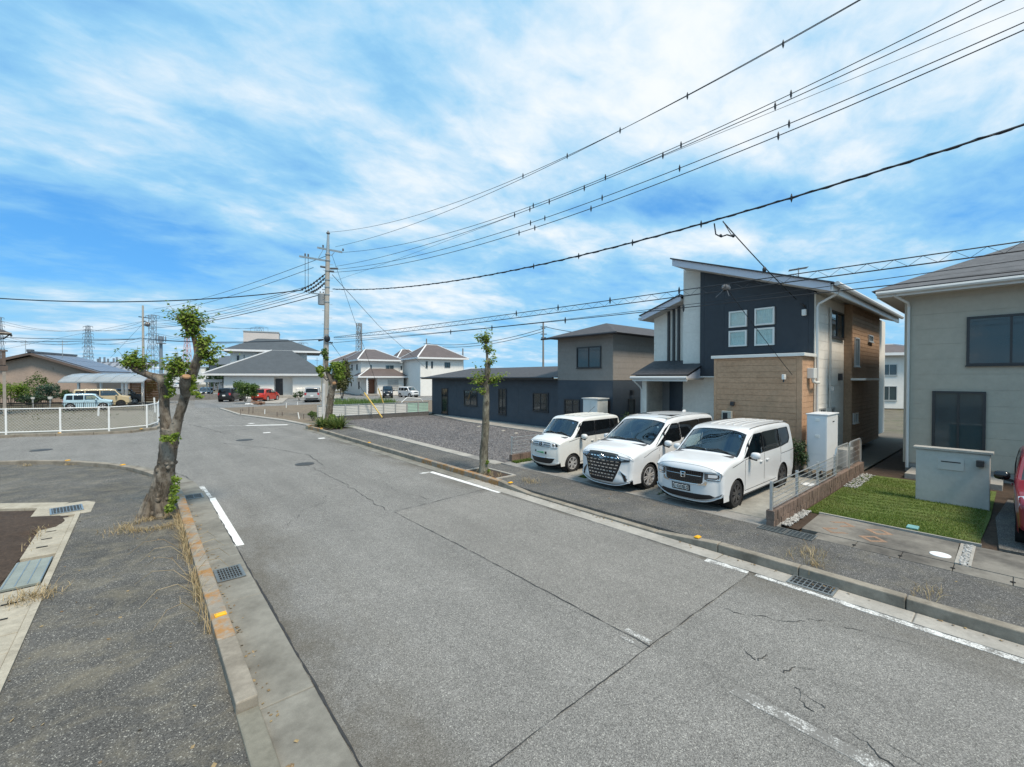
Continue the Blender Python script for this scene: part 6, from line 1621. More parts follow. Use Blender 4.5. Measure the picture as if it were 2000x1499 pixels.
def generic(L, W, H, paint_, kind, rim_m=RIM, lamp=LAMPW, mir=None):
    """compact proportions for a kind of car"""
    if kind == 'hatch':
        pr = [(.14, .20), (.04, .28), (0, .5), (.02, .72), (.10, .84), (.45, .94), (.95, 1.03), (1.1, 1.08), (1.6, 1.36), (1.85, 1.45), (2.2, H - .02), (2.8, H), (L - .6, H - .05), (L - .35, H - .12), (L - .12, 1.05), (L - .04, .9), (L, .7), (L - .02, .45), (L - .1, .26)]
        lo, hi, hz, belt = (1.1, 1.08), (1.80, 1.435), 1.03, .95
        wi = [([(1.25, .98), (1.68, 1.0), (2.3, 1.02), (2.3, H - .12), (1.95, H - .13), (1.75, 1.33)], WGLASS), ([(2.35, 1.02), (3.1, 1.05), (3.1, H - .14), (2.35, H - .12)], PRIV), ([(3.15, 1.06), (L - .45, 1.1), (L - .62, H - .17), (3.15, H - .14)], PRIV)]
    else:
        hx = .62 if kind == 'box' else .75
        pr = [(.14, .22), (.04, .30), (0, .55), (.02, .85), (.08, H * .56), (.3, H * .60), (hx, H * .635), (hx + .08, H * .65), (hx + .42, H * .88), (hx + .52, H * .94), (hx + .85, H - .02), (hx + 1.6, H), (L - .35, H - .02), (L - .16, H - .08), (L - .07, H * .75), (L - .03, H * .58), (L, .8), (L - .01, .5), (L - .08, .28)]
        lo, hi, hz, belt = (hx + .08, H * .65), (hx + .50, H * .93), H * .62, H * .58
        zb, zt = H * .62, H * .90; a = hx + .55; e = L - .28; m1 = a + (e - a) * .40; m2 = a + (e - a) * .76
        wi = [([(hx + .30, zb), (m1 - .03, zb), (m1 - .03, zt), (a + .08, zt), (a - .02, zt - .1)], WGLASS), ([(m1 + .03, zb), (m2 - .03, zb), (m2 - .03, zt), (m1 + .03, zt)], PRIV), ([(m2 + .03, zb), (e, zb + .02), (e - .04, zt), (m2 + .03, zt)], PRIV)]
    wr = .30 if L < 3.6 else .33
    d = dict(W=W, H=H, L=L, paint=paint_, belt=belt, tumble=.13, nose=.12, hoodz=hz, nosecurve=.14, glasscurve=.08, round=.08, profile=pr, ws=(lo[0] - .02, hi[0] + .05), ws_lo=lo, ws_hi=hi,
        rw_hi=(pr[-6][0] if kind == 'hatch' else L - .14, H - .14), rw_lo=(L - .06 if kind != 'hatch' else L - .14, H * .66), wheels=(.8 if L > 3.6 else .68, L - (.85 if L > 3.6 else .55)), wheel_r=wr, sill=.24, rim_m=rim_m, spokes=6, twin=.13,
        windows=wi, seams=[[(wi[0][0][1][0], .34), (wi[0][0][1][0], belt)], [(1.15, .34), (1.15, belt)]], handles=[(wi[0][0][1][0] - .2, belt - .08, .14, paint_)], mirror=(wi[0][0][0][0] + .2, belt + .02), step=.2, details=det_plain(lamp), interior=True, mirror_m=mir or paint_)
    return d
make_car('car', 'dark red car whose nose corner shows at the right picture edge', (11.12, -0.84, 0.10), 0.0, generic(4.2, 1.70, 1.50, paint('red_paint', (0.20, 0.008, 0.020)), 'hatch', mir=GLOSSB))
# far cars: (label, photo column, depth, heading as the car's own turn, kind, size, colour)
def place_car(label, px_, depth, rz, spec, zoff=0.03, name='car', at='c'):
    p = P(px_, 738, depth); p.z = zoff
    c = Vector((math.cos(rz) * spec['L'] / 2, math.sin(rz) * spec['L'] / 2, 0))
    return make_car(name, label, p - c, rz, spec)
fwd = math.atan2(CY, SY)                       # the direction the camera looks, as an angle
BLUE = paint('pale_blue_paint', (0.42, 0.60, 0.70)); BLK = paint('black_paint', (0.012, 0.013, 0.016)); SILV = paint('silver_paint', (0.33, 0.34, 0.35), .3)
ORANGE = paint('red_orange_paint', (0.50, 0.035, 0.018)); SAND = paint('sand_paint', (0.52, 0.43, 0.27)); NAVYP = paint('dark_car_paint', (0.03, 0.034, 0.042))
right = fwd - PI / 2
place_car('small pale blue car with white roof behind the mesh fence', 172, 40.5, right + PI + .72, generic(3.4, 1.48, 1.50, BLUE, 'box'))
place_car('sand coloured boxy off road wagon under the carport', 200, 44.0, right + PI + .70, generic(4.4, 1.85, 1.85, SAND, 'box', RIMD))
place_car('dark estate car deepest under the carport', 228, 48.5, right + PI + .66, generic(4.7, 1.8, 1.72, NAVYP, 'box'))
place_car('black off road wagon parked left of the bushy shrub with its rear to the road', 452, 54.5, fwd - PI + .10, generic(3.5, 1.6, 1.72, BLK, 'box', RIMD))
place_car('red and black wagon parked behind the bushy shrub with its rear to the road', 519, 55.5, fwd - PI + .05, generic(4.1, 1.76, 1.60, ORANGE, 'hatch'))
place_car('silver minivan parked before the white wall, rear window facing the road', 611, 54.0, fwd - PI + .38, generic(4.6, 1.72, 1.80, SILV, 'box'))
place_car('black boxy van parked before the white house with the brown door', 757, 64, fwd + .30, generic(3.4, 1.48, 1.78, BLK, 'box'))
place_car('small white car parked right of the black van by the sunroom', 798, 66, fwd + .95, generic(3.4, 1.48, 1.62, WHITE, 'box'))
place_car('black car standing behind the dark gate left of the wide white house', 403, 66, fwd + .6, generic(4.2, 1.7, 1.5, BLK, 'hatch'))
place_car('tiny white car far down the road beyond the tree', 351, 120, fwd + .1, generic(3.4, 1.48, 1.75, WHITE, 'box'))

# ================================================================== TREES AND PLANTS
def bark(name, pale, mid, dark):
    M = MT(name)
    f = M.noise(9, 7, 0.72, (1, 1, 0.22), 0.6); g = M.noise(26, 6, 0.7, (1, 1, 0.5)); h = M.noise(3.2, 4, 0.6)
    c = M.mix(M.rng(f, 0.38, 0.60), dark, mid); c = M.mix(M.math('MULTIPLY', M.rng(h, 0.50, 0.66), 0.8), c, pale)
    c = M.mix(M.math('MULTIPLY', M.rng(g, 0.55, 0.7), 0.5), c, pale); c = M.mix(M.math('MULTIPLY', M.rng(g, 0.42, 0.32), 0.7), c, dark)
    return M.fin(c, 0.92, 0, 0.2, M.math('ADD', M.math('MULTIPLY', f, 1.6), g), 1.0, 0.03)
BARK = bark('pollard_bark', (0.35, 0.32, 0.275), (0.20, 0.17, 0.135), (0.06, 0.048, 0.038))
BARK2 = bark('grey_bark', (0.30, 0.29, 0.23), (0.19, 0.175, 0.135), (0.06, 0.052, 0.04))
CUT = concrete('cut_wood', (0.36, 0.22, 0.125), 0.6, sc=6, grain=0.2, dark=(0.28, 0.15, 0.08))
LEAF = foliage('fresh_leaf', (0.10, 0.185, 0.022), (0.28, 0.37, 0.055), 0.5)
LEAF_Y = foliage('yellow_green_leaf', (0.14, 0.23, 0.028), (0.30, 0.38, 0.065), 0.5)
LEAF_D = foliage('dark_leaf', (0.018, 0.045, 0.016), (0.05, 0.09, 0.028), 0.25)
LEAF_M = foliage('mid_leaf', (0.05, 0.105, 0.024), (0.15, 0.22, 0.05), 0.4)
LEAF_B = foliage('blue_green_leaf', (0.035, 0.075, 0.05), (0.07, 0.12, 0.075), 0.25)
LEAF_O = foliage('olive_leaf', (0.05, 0.06, 0.018), (0.11, 0.11, 0.035), 0.3)
STRAW = foliage('dry_straw', (0.28, 0.20, 0.10), (0.50, 0.40, 0.23), 0.25)
BLADE = foliage('strap_leaf', (0.06, 0.12, 0.03), (0.24, 0.27, 0.08), 0.25)
def leaf(b, c, n, up, s):
    """one leaf: two halves folded along the midrib, n is its facing, up its tip direction"""
    t = up - n * up.dot(n)
    if t.length < 1e-4: t = n.orthogonal()
    t.normalize(); w_ = n.cross(t); k = s * .42
    a, m, e = c - t * s * .5, c + t * s * .08 + n * s * .06, c + t * s * .5 - n * s * .08
    l, r_ = c + w_ * k - t * s * .05 - n * s * .06, c - w_ * k - t * s * .05 - n * s * .06
    b.add((a, l, m, r_, e), ((0, 1, 2), (0, 2, 3), (1, 4, 2), (2, 4, 3)))
def cluster(b, c, r, n, s, squash=(1, 1, 1), rr=R, hollow=0.35, droop=0.0):
    c = Vector(c)
    for _ in range(n):
        d = Vector((rr.gauss(0, 1), rr.gauss(0, 1), rr.gauss(0, 1))).normalized()
        q = r * (hollow + (1 - hollow) * rr.random() ** .6) * (0.78 + 0.35 * noise.noise(d * 2.3 + c))
        p = c + Vector((d.x * squash[0], d.y * squash[1], d.z * squash[2])) * q
        nn = (d + Vector((rr.gauss(0, .55), rr.gauss(0, .55), rr.gauss(.55, .5)))).normalized()
        leaf(b, p, nn, d + Vector((rr.gauss(0, .6), rr.gauss(0, .6), -droop + rr.gauss(0, .4))), s * rr.uniform(.6, 1.25))
def twigs(b, c, tips, r0=.012):
    for t in tips: b.tube([c, (Vector(c) + Vector(t)) / 2 + Vector((R.uniform(-.03, .03), R.uniform(-.03, .03), .03)), t], [r0, r0 * .8, r0 * .4], 5)
def smooth_path(pts, rads, k=5):
    P_, Q = [], []
    n = len(pts)
    for i in range(n - 1):
        p0, p1, p2, p3 = [Vector(pts[max(0, min(n - 1, j))]) for j in (i - 1, i, i + 1, i + 2)]
        for j in range(k):
            t = j / k
            P_.append(0.5 * ((2 * p1) + (p2 - p0) * t + (2 * p0 - 5 * p1 + 4 * p2 - p3) * t * t + (3 * p1 - p0 - 3 * p2 + p3) * t ** 3)); Q.append(rads[i] + (rads[i + 1] - rads[i]) * t)
    P_.append(Vector(pts[-1])); Q.append(rads[-1]); return P_, Q
def limb(b, pts, rads, n=14, knob=.16, k=6, seed=0):
    P_, Q = smooth_path(pts, rads, k)
    def fn(i, an, p):
        v = Vector((math.cos(an) * 1.2, math.sin(an) * 1.2, p.z * 2.4 + seed))
        f = 1 + knob * noise.noise(v * 1.3) + knob * .7 * noise.noise(v * 3.7)
        return f + .5 * knob * max(0, noise.noise(v * 2.1 + Vector((9, 2, 4)))) ** .5
    b.tube(P_, Q, n, fn=fn)
    return P_, Q
def knobs(b, P_, Q, m):
    for _ in range(m):
        i = R.randrange(1, len(P_) - 1); t = (P_[i + 1] - P_[i - 1]).normalized(); d = (t.orthogonal() if R.random() < .5 else t.cross(t.orthogonal())).normalized()
        d = (Matrix.Rotation(R.random() * 6.28, 3, t) @ d).normalized(); s_ = Q[i] * R.uniform(.14, .3)
        b.ell(P_[i] + d * Q[i] * .93, s_, s_, s_ * R.uniform(.8, 1.4), 6, 4)

# ---- the pollarded street tree on the left
d0 = 9.25
q = lambda x, y, dz=0.0: P(x, y, d0 + dz)
TR = thing('street_tree', 'thick pollarded tree with two knobbly limbs and tufts of fresh leaves on the left pavement', 'tree', (0.27, 11.3, 0.05), group='pollarded street trees')
b = MB()
base = q(307, 1009)
p1 = limb(b, [base + Vector((0, 0, -.08)), q(309, 985), q(318, 940), q(327, 895), q(331, 855), q(333, 838)], [.26, .205, .175, .162, .155, .155], 18, .14)
knobs(b, *p1, 46)
for k in range(7):
    a = k * .9 + .3; f = base + Vector((math.cos(a) * .36, math.sin(a) * .36, -.06)); b.tube([f, base + Vector((math.cos(a) * .24, math.sin(a) * .24, .12)), base + Vector((math.cos(a) * .13, math.sin(a) * .13, .5))], [.06, .085, .05], 6)
b.build('trunk', BARK, TR, smooth=70)
b = MB(); p2 = limb(b, [q(327, 850), q(322, 815), q(321, 780), q(320, 752), q(311, 740), q(290, 733), q(266, 722), q(258, 716)], [.110, .096, .090, .10, .085, .066, .062, .055], 14, .18); knobs(b, *p2, 22)
b.ell(q(319, 748), .10, .10, .09, 10, 7); b.build('limb', BARK, TR, smooth=70)
b = MB(); p3 = limb(b, [q(338, 850), q(347, 820), q(357, 788), q(367, 757), q(378, 727), q(387, 698), q(394, 678), q(399, 668)], [.110, .092, .085, .088, .086, .085, .078, .055], 14, .17, seed=7); knobs(b, *p3, 34)
b.ell(q(397, 674), .088, .088, .085, 10, 7); b.build('limb', BARK, TR, smooth=70)
b = MB(); p4 = limb(b, [q(362, 772, -.05), q(362, 752, -.15), q(363, 737, -.22)], [.085, .098, .092], 12, .12); b.build('limb', BARK, TR, smooth=70)
st_ = q(364, 735, -.25); b = MB(); b.lathe([(.0, .0), (.07, .008), (.078, -.02)], (0, 0, 0), 'z', 14); mt = Matrix.Translation(st_) @ Vector((.05, -.55, 1)).to_track_quat('Z', 'X').to_matrix().to_4x4(); b.v = [mt @ v for v in b.v]; b.build('cut_face', CUT, TR)
b = MB(); limb(b, [q(386, 700), q(382, 672), q(377, 655), q(374, 642)], [.06, .05, .042, .034], 8, .1); limb(b, [q(377, 655), q(372, 645), q(366, 634)], [.035, .03, .022], 7, .1)
b.build('branch', concrete('young_bark', (0.26, 0.16, 0.10), .4, sc=5), TR, smooth=60)
def shoots(T, o, main, spread, m, L, s, ml, tw=None, per=9):
    """a tuft of young shoots: thin twigs from one knob, leaves along them"""
    lb, tb = MB(), MB(); o = Vector(o); main = Vector(main).normalized()
    for k in range(m):
        d = (main + Vector((R.gauss(0, 1), R.gauss(0, 1), R.gauss(.1, .8))) * spread).normalized(); l = L * R.uniform(.45, 1.12)
        bend = Vector((R.gauss(0, .2), R.gauss(0, .2), R.uniform(-.1, .35))); st = o + Vector((R.gauss(0, 1), R.gauss(0, 1), R.gauss(0, .6))) * .05
        pt = lambda t: st + d * l * t + bend * l * t * t
        tb.tube([pt(0), pt(.5), pt(1)], [.007, .005, .002], 3, False)
        for q_ in range(int(per * (.5 + l / L * .6))):
            t = R.uniform(.25, 1.05); a = R.random() * 6.28; sd = d.orthogonal().normalized(); sd = Matrix.Rotation(a, 3, d) @ sd
            nn = (Vector((0, 0, 1)) * .8 + sd * .5 + d * .2 + Vector((R.gauss(0, .35), R.gauss(0, .35), 0))).normalized()
            leaf(lb, pt(t) + sd * s * R.uniform(.4, .9), nn, sd + d * .4 + Vector((0, 0, -.25)), s * R.uniform(.65, 1.2))
    tb.build('twigs', concrete('twig_bark', (0.20, 0.16, 0.09), .3, sc=8), T); lb.build('foliage', ml, T)
rt = Vector((CY, -SY, 0)); upv = Vector((0, 0, 1))
for (x, y, dz, dr, dup, spread, m, L, ml) in ((264, 718, 0, -.3, .9, .5, 46, .36, LEAF), (259, 716, .02, -.8, .5, .5, 22, .24, LEAF), (272, 722, 0, .2, .9, .5, 22, .33, LEAF), (350, 733, -.1, -.35, .9, .5, 44, .44, LEAF), (358, 738, -.1, -.6, .6, .4, 18, .40, LEAF), (347, 722, -.05, .1, .9, .5, 18, .28, LEAF),
                                          (371, 648, 0, -.15, 1.0, .42, 50, .50, LEAF), (373, 640, 0, .35, .9, .5, 42, .42, LEAF), (367, 634, 0, -.6, .7, .45, 22, .34, LEAF), (378, 657, 0, .4, .6, .6, 22, .24, LEAF), (374, 655, 0, -.9, .3, .4, 9, .20, LEAF),
                                          (399, 698, -.05, .7, .75, .5, 40, .34, LEAF_Y), (396, 676, 0, .2, .9, .55, 26, .25, LEAF), (402, 705, -.05, .8, .1, .6, 16, .22, LEAF_Y)):
    shoots(TR, q(x, y, dz), rt * dr + upv * dup, spread, m, L, .070, ml)
for (x, y, dz, r, n, sq) in ((329, 742, -.1, .15, 120, (.7, .8, 1.5)), (334, 765, -.1, .13, 90, (.8, .8, 1.2)), (325, 775, -.12, .08, 30, (1, 1, .6)), (377, 742, -.1, .12, 70, (.7, .7, 1.4)), (379, 756, -.1, .09, 40, (.8, .8, 1)), (380, 768, -.12, .10, 60, (1.3, .9, .7)), (390, 776, -.14, .08, 40, (1.2, .8, .7)), (374, 760, -.1, .08, 36, (.7, .7, 1)),
                             (331, 858, -.26, .17, 90, (1.3, .8, .6)), (322, 853, -.24, .09, 36, (1.2, .8, .6)), (344, 850, -.22, .09, 36, (1, .8, .8)), (341, 936, -.22, .10, 60, (.8, .8, 1.2)), (341, 955, -.26, .13, 110, (.8, .8, 1.3)), (338, 975, -.30, .14, 130, (.8, .8, 1.2)), (332, 992, -.33, .13, 100, (1, .9, 1)), (357, 731, -.15, .07, 24, (1, 1, 1)), (347, 938, -.25, .07, 30, (1, 1, 1))):
    b = MB(); cluster(b, q(x, y, dz), r, n, .062, sq); b.build('foliage', LEAF_Y, TR)

# ---- the thin pollard on the right pavement
d1 = 13.15
q1 = lambda x, y, dz=0.0: P(x, y, d1 + dz)
T2 = thing('street_tree', 'slim straight pollarded trunk with few leaf tufts standing in the right pavement', 'tree', (7.98, 10.55, 0.09), group='pollarded street trees')
b = MB(); p5 = limb(b, [q1(945, 931), q1(945, 915), q1(945, 880), q1(948, 840), q1(949, 800), q1(950, 760), q1(952, 725), q1(953, 700)], [.175, .14, .12, .108, .10, .09, .085, .055], 14, .12, seed=3); knobs(b, *p5, 40); b.build('trunk', BARK2, T2, smooth=70)
b = MB(); limb(b, [q1(952, 715), q1(951, 690), q1(949, 668)], [.05, .035, .02], 7, .1); b.build('branch', BARK2, T2, smooth=70)
for (x, y, dr, m, L, sp) in ((949, 672, 0, 30, .36, .4), (951, 688, .3, 18, .26, .5), (945, 752, -.8, 26, .48, .5), (955, 748, .9, 24, .48, .5), (952, 715, .3, 12, .3, .7), (945, 770, -.6, 10, .3, .5)):
    shoots(T2, q1(x, y), rt * dr + upv * .7, sp, m, L, .08, LEAF_Y)
for (x, y, r, n, sq) in ((952, 903, .06, 24, (1, 1, 1.6)), (955, 921, .08, 30, (.8, .8, 1))):
    b = MB(); cluster(b, q1(x, y, -.15), r, n, .06, sq); b.build('foliage', LEAF_Y, T2)
MBK = root('tree_pit', label='low pale kerb round the slim tree in the right pavement')
for (x0, x1, y0, y1) in ((7.66, 8.42, 9.62, 9.70), (7.66, 8.42, 11.12, 11.20), (8.34, 8.42, 9.705, 11.115)): MB().box(x0, x1, y0, y1, 0.0, 0.125).build('edging_stone', CONC_P, MBK, bevel=.01)
sheet('pit_soil', [(7.65, 9.70), (8.34, 9.70), (8.34, 11.12), (7.65, 11.12)], 0.098, SOIL)

# ---- the third pollard beside the utility pole
d2 = 25.9
q2 = lambda x, y, dz=0.0: P(x, y, d2 + dz)
T3 = thing('street_tree', 'leaning pollarded tree with dense tufts in front of the concrete utility pole', 'tree', q2(641, 832), group='pollarded street trees')
b = MB(); p6 = limb(b, [q2(641, 836), q2(642, 815), q2(644, 790), q2(648, 765), q2(652, 752)], [.25, .205, .195, .19, .18], 12, .13, seed=5); knobs(b, *p6, 22)
limb(b, [q2(651, 756), q2(646, 742), q2(640, 728), q2(637, 708), q2(636, 694)], [.15, .13, .12, .10, .07], 10, .14); limb(b, [q2(640, 742), q2(632, 735), q2(627, 728)], [.1, .08, .06], 8, .1); limb(b, [q2(650, 755), q2(655, 745), q2(658, 735)], [.16, .13, .1], 8, .1); b.build('trunk', BARK, T3, smooth=70)
b = MB(); b.ell(q2(653, 749, -.25), .12, .05, .10, 8, 6); b.build('cut_face', CUT, T3)
for (x, y, dz, r, n, sq, ml) in ((634, 689, 0, .30, 170, (.8, .8, 1.1), LEAF_M), (637, 700, 0, .22, 90, (.8, .8, 1), LEAF_M), (625, 722, 0, .36, 230, (1, .9, .85), LEAF_Y), (628, 733, 0, .22, 110, (1, 1, .8), LEAF_Y), (660, 718, 0, .55, 480, (1, .9, .9), LEAF), (664, 735, 0, .42, 330, (.9, .9, .9), LEAF_Y), (652, 712, 0, .30, 160, (1, 1, .8), LEAF), (641, 722, 0, .24, 120, (1, 1, 1), LEAF), (650, 815, -.2, .2, 120, (1, 1, 1.2), LEAF)):
    b = MB(); cluster(b, q2(x, y, dz), r, n, .15, sq); b.build('foliage', ml, T3)
sheet('planter_soil', [(7.64, 24.9), (9.1, 25.0), (8.9, 27.5), (7.6, 27.2)], 0.12, SOIL)
def strap_plant(name, label, c, n, L, m, group=None):
    t = thing(name, label, 'plant', c, group=group)
    b = MB()
    for k in range(n):
        a = R.random() * 6.28; el = R.uniform(.35, 1.4); l = L * R.uniform(.6, 1.1); w_ = .035 * R.uniform(.7, 1.3); d = Vector((math.cos(a), math.sin(a), 0)); s_ = Vector((-d.y, d.x, 0)); o = Vector(c) + d * R.uniform(0, .25) * L + s_ * R.uniform(-.3, .3) * L
        pr = [o + d * (l * u * math.cos(el) * (1 + .2 * u)) + Vector((0, 0, l * (u * math.sin(el) - .42 * u * u * math.cos(el)))) for u in (0, .3, .6, .85, 1)]
        ws_ = [w_, w_ * 1.1, w_ * .9, w_ * .5, .003]; i0 = len(b.v)
        for p_, ww in zip(pr, ws_): b.v += [p_ - s_ * ww, p_ + s_ * ww]
        for i in range(4): b.f.append((i0 + 2 * i, i0 + 2 * i + 1, i0 + 2 * i + 3, i0 + 2 * i + 2))
    b.build('leaves', m, t); return t
strap_plant('strap_leaf_plant', 'left clump of strap leaves in the planter under the leaning pollard', P(633, 833, 25.4), 150, .85, BLADE, 'strap leaf clumps in the planter')
strap_plant('strap_leaf_plant', 'right clump of strap leaves in the planter under the leaning pollard', P(659, 836, 24.9), 170, .9, BLADE, 'strap leaf clumps in the planter')

# ---- shrubs and hedges
def shrub(name, label, c, rx, ry, rz, n, s, m, stems=4, group=None, cat='shrub', hollow=.3, lobes=7):
    t = thing(name, label, cat, (c[0], c[1], c[2]), group=group)
    c = Vector(c); b = MB()
    for k in range(stems):
        a = 6.28 * k / max(stems, 1) + R.random(); e = c + Vector((math.cos(a) * rx * .5, math.sin(a) * ry * .5, rz * 1.1)); b.tube([c + Vector((math.cos(a) * .06, math.sin(a) * .06, -.03)), (c + e) / 2 + Vector((0, 0, rz * .2)), e], [.03 + rz * .012, .02 + rz * .008, .01], 5)
    if stems: b.build('stem', BARK, t)
    b = MB(); m0 = c + Vector((0, 0, rz))
    cluster(b, m0, .8, int(n * .35), s, (rx, ry, rz), hollow=hollow)
    for k in range(lobes):
        d = Vector((R.gauss(0, 1), R.gauss(0, 1), R.gauss(.25, .7))).normalized(); cluster(b, m0 + Vector((d.x * rx, d.y * ry, d.z * rz)) * .62, R.uniform(.32, .48), int(n * .65 / lobes), s, (rx, ry, rz), hollow=.25)
    b.build('foliage', m, t); return t
g_ = lambda x, y, d_, z=0.0: (lambda v: Vector((v.x, v.y, z)))(P(x, y, d_))
shrub('bushy_shrub', 'broad bright green shrub on several stems at the edge of the bare dirt plot', g_(479, 760, 50, .25), 1.75, 1.5, 1.35, 2600, .20, LEAF_M, 6)
shrub('evergreen_tree', 'dark olive evergreen tree behind the leaning pollard and the pole', g_(668, 760, 58, .2), 2.1, 2.0, 3.0, 2600, .26, LEAF_O, 3, cat='tree')
shrub('hedge_shrub', 'dark green shrub between the nearest van and the tall white cabinet', (14.42, 4.18, .1), .36, .40, .70, 1700, .055, LEAF_D, 4)
shrub('hedge_shrub', 'low dark green hedge behind the middle and nearest vans against the tan wall', (14.75, 6.1, .1), .4, 1.3, .62, 2400, .055, LEAF_D, 3)
shrub('garden_shrub', 'airy yellow green shrub by the navy wall behind the smallest van', tuple(g_(1226, 800, 19.3, .12)), .5, .5, .85, 520, .085, foliage('pale_shrub_leaf', (0.10, 0.13, 0.03), (0.24, 0.25, 0.09), .35), 7, hollow=.5)
shrub('garden_shrub', 'thin reddish shrub against the white wall left of the tan box', (16.5, 8.0, .1), .3, .5, .85, 110, .06, foliage('reddish_leaf', (0.12, 0.06, 0.03), (0.22, 0.16, 0.07), .3), 6, hollow=.6)
shrub('round_shrub', 'round bush at the left end of the pale louvred fence', g_(612, 815, 29.5, .05), .42, .42, .42, 420, .09, LEAF_M, 3)
for (x, d_, rx, rz, ml, lab) in ((94, 47, 1.15, 1.45, LEAF_B, 'rounded blue green clipped tree left of the carport'), (76, 49, 1.5, 1.9, LEAF_M, 'feathery green tree behind the clipped round one'), (52, 47, 1.6, 1.3, LEAF_M, 'wide green shrub behind the black railing left of the clipped tree'), (22, 46, 1.7, 1.45, LEAF_Y, 'yellow green shrub by the tall balcony post'), (-12, 46, 1.7, 1.6, LEAF_M, 'green shrub at the left picture edge'), (66, 45, 1.4, .75, LEAF_D, 'low dark shrub at the foot of the garden trees'), (130, 50, 1.2, .9, LEAF_D, 'dark shrub behind the cars under the carport'), (292, 62, 1.3, 1.5, LEAF_M, 'green tree right of the carport beside the far road'), (312, 75, 1.6, 1.6, LEAF_O, 'olive bush beside the far road behind the left limb')):
    shrub('garden_tree', lab, g_(x, 760, d_, .05), rx, rx, rz, 1100, .17, ml, 3, cat='tree', group='garden trees behind the black railing' if x < 140 else None)
for i, x in enumerate((408, 416, 424, 433, 441)):
    shrub('conifer', ('leftmost', 'second from left', 'middle', 'second from right', 'rightmost')[i] + ' of the dark conifer row left of the wide white house', g_(x, 740, 98, 0), 1.0, 1.0, 3.2, 420, .34, LEAF_D, 1, cat='tree', group='row of dark conifers behind the wide white house')
shrub('garden_shrub', 'dark low shrub by the silver minivan', g_(584, 770, 56, .1), .9, .8, .7, 420, .15, LEAF_D, 2)
for i, (x, d_, sz) in enumerate(((385, 140, 3.0), (330, 150, 3.2), (372, 120, 2.2), (470, 170, 3.4), (648, 105, 2.2), (300, 120, 2.6), (240, 110, 2.4))):
    shrub('far_tree', ('far green tree, number %d, along the end of the roads' % (i + 1)) if False else 'far green tree ' + ('at the end of the far road', 'left of the far road end, behind the limb fork', 'right of the tiny white car down the road', 'behind the flat annex of the wide white house', 'between the pole and the half hidden white house', 'left of the far road behind the carport', 'behind the carport and tiled roof')[i], g_(x, 740, d_, 0), sz, sz, sz * .9, 380, .55, LEAF_O if i % 2 else LEAF_M, 1, cat='tree', group='far green trees among the roofs')
shrub('garden_shrub', 'dark green shrub right of the pale gate wall', (15.9, -.75, .08), .5, .55, .75, 900, .08, LEAF_D, 4)
# green weeds behind the pale fence
def tall_grass(name, pts, h0, h1, w_, m, lean=.5):
    b = MB()
    for (x, y, z) in pts:
        a = R.random() * 6.28; h = R.uniform(h0, h1); l = h * R.uniform(.1, lean); d = Vector((math.cos(a), math.sin(a), 0)); s_ = Vector((-d.y, d.x, 0)) * w_; o = Vector((x, y, z)); i0 = len(b.v)
        m_, e = o + d * l * .35 + Vector((0, 0, h * .6)), o + d * l + Vector((0, 0, h * R.uniform(.75, 1)))
        b.v += [o - s_, o + s_, m_ - s_ * .8, m_ + s_ * .8, e]; b.f += [(i0, i0 + 1, i0 + 3, i0 + 2), (i0 + 2, i0 + 3, i0 + 4)]
    return b.build(name, m, kind='stuff')
pts = []
for _ in range(4200):
    v = P(R.uniform(656, 772), 785, R.uniform(34.5, 43)); pts.append((v.x, v.y, .03))
tall_grass('weeds', pts, .45, 1.25, .03, LEAF_M, .8)
pts = []
for _ in range(260):
    v = P(R.uniform(-60, 300), 790, R.uniform(30, 42)); pts.append((v.x, v.y, .04))
tall_grass('weeds', pts, .05, .22, .02, LEAF_O, .9)
pts = [(9.62 + R.random() * 1.3, 11.3 - R.random() * .28 - .05, .09) for _ in range(1500)] + [(9.75 + R.random() * 1.1, 8.08 + R.random() * .26, .07) for _ in range(1300)] + [(9.72 + 5 * R.random(), 5.745 + R.random() * .05, .09) for _ in range(260)]
tall_grass('grass', pts, .04, .10, .006, foliage('strip_grass', (0.05, 0.10, 0.012), (0.13, 0.19, 0.03), .3), .8)
# dry straw along the left kerb and round the tree
pts = []
for _ in range(1150):
    y = R.uniform(6.0, 11.6); k = noise.noise(Vector((y * 1.4, 0, 3)))
    if y < 7 and R.random() < .6: continue
    if k < -.25: continue
    pts.append((0.60 - abs(R.gauss(0, .045 + .05 * max(k, 0))), y, .05))
tall_grass('dry_weeds', pts, .04, .26, .003, STRAW, 1.9)
pts = []
for _ in range(1000):
    a = R.random() * 6.28; r_ = .33 + abs(R.gauss(0, .16)); x, y = .24 + r_ * math.cos(a) * 1.25, 11.25 + r_ * math.sin(a) * .9
    if x < .6: pts.append((x, y, .05))
tall_grass('dry_weeds', pts, .03, .13, .0035, STRAW, 2.4)
pts = [(-1.12 + R.gauss(0, .13), 8.55 + R.gauss(0, .14), .06) for _ in range(260)] + [(-1.6 + R.random() * .2, 12 + R.gauss(0, .5), .06) for _ in range(60)] + [(v[0] + R.gauss(0, .1), v[1] - .2 + R.gauss(0, .1), .05) for v in ((-1.9, 21), (-4, 22.6), (-2.9, 21.7)) for _ in range(60)]
tall_grass('dry_weeds', pts, .03, .12, .004, STRAW, 2.2)
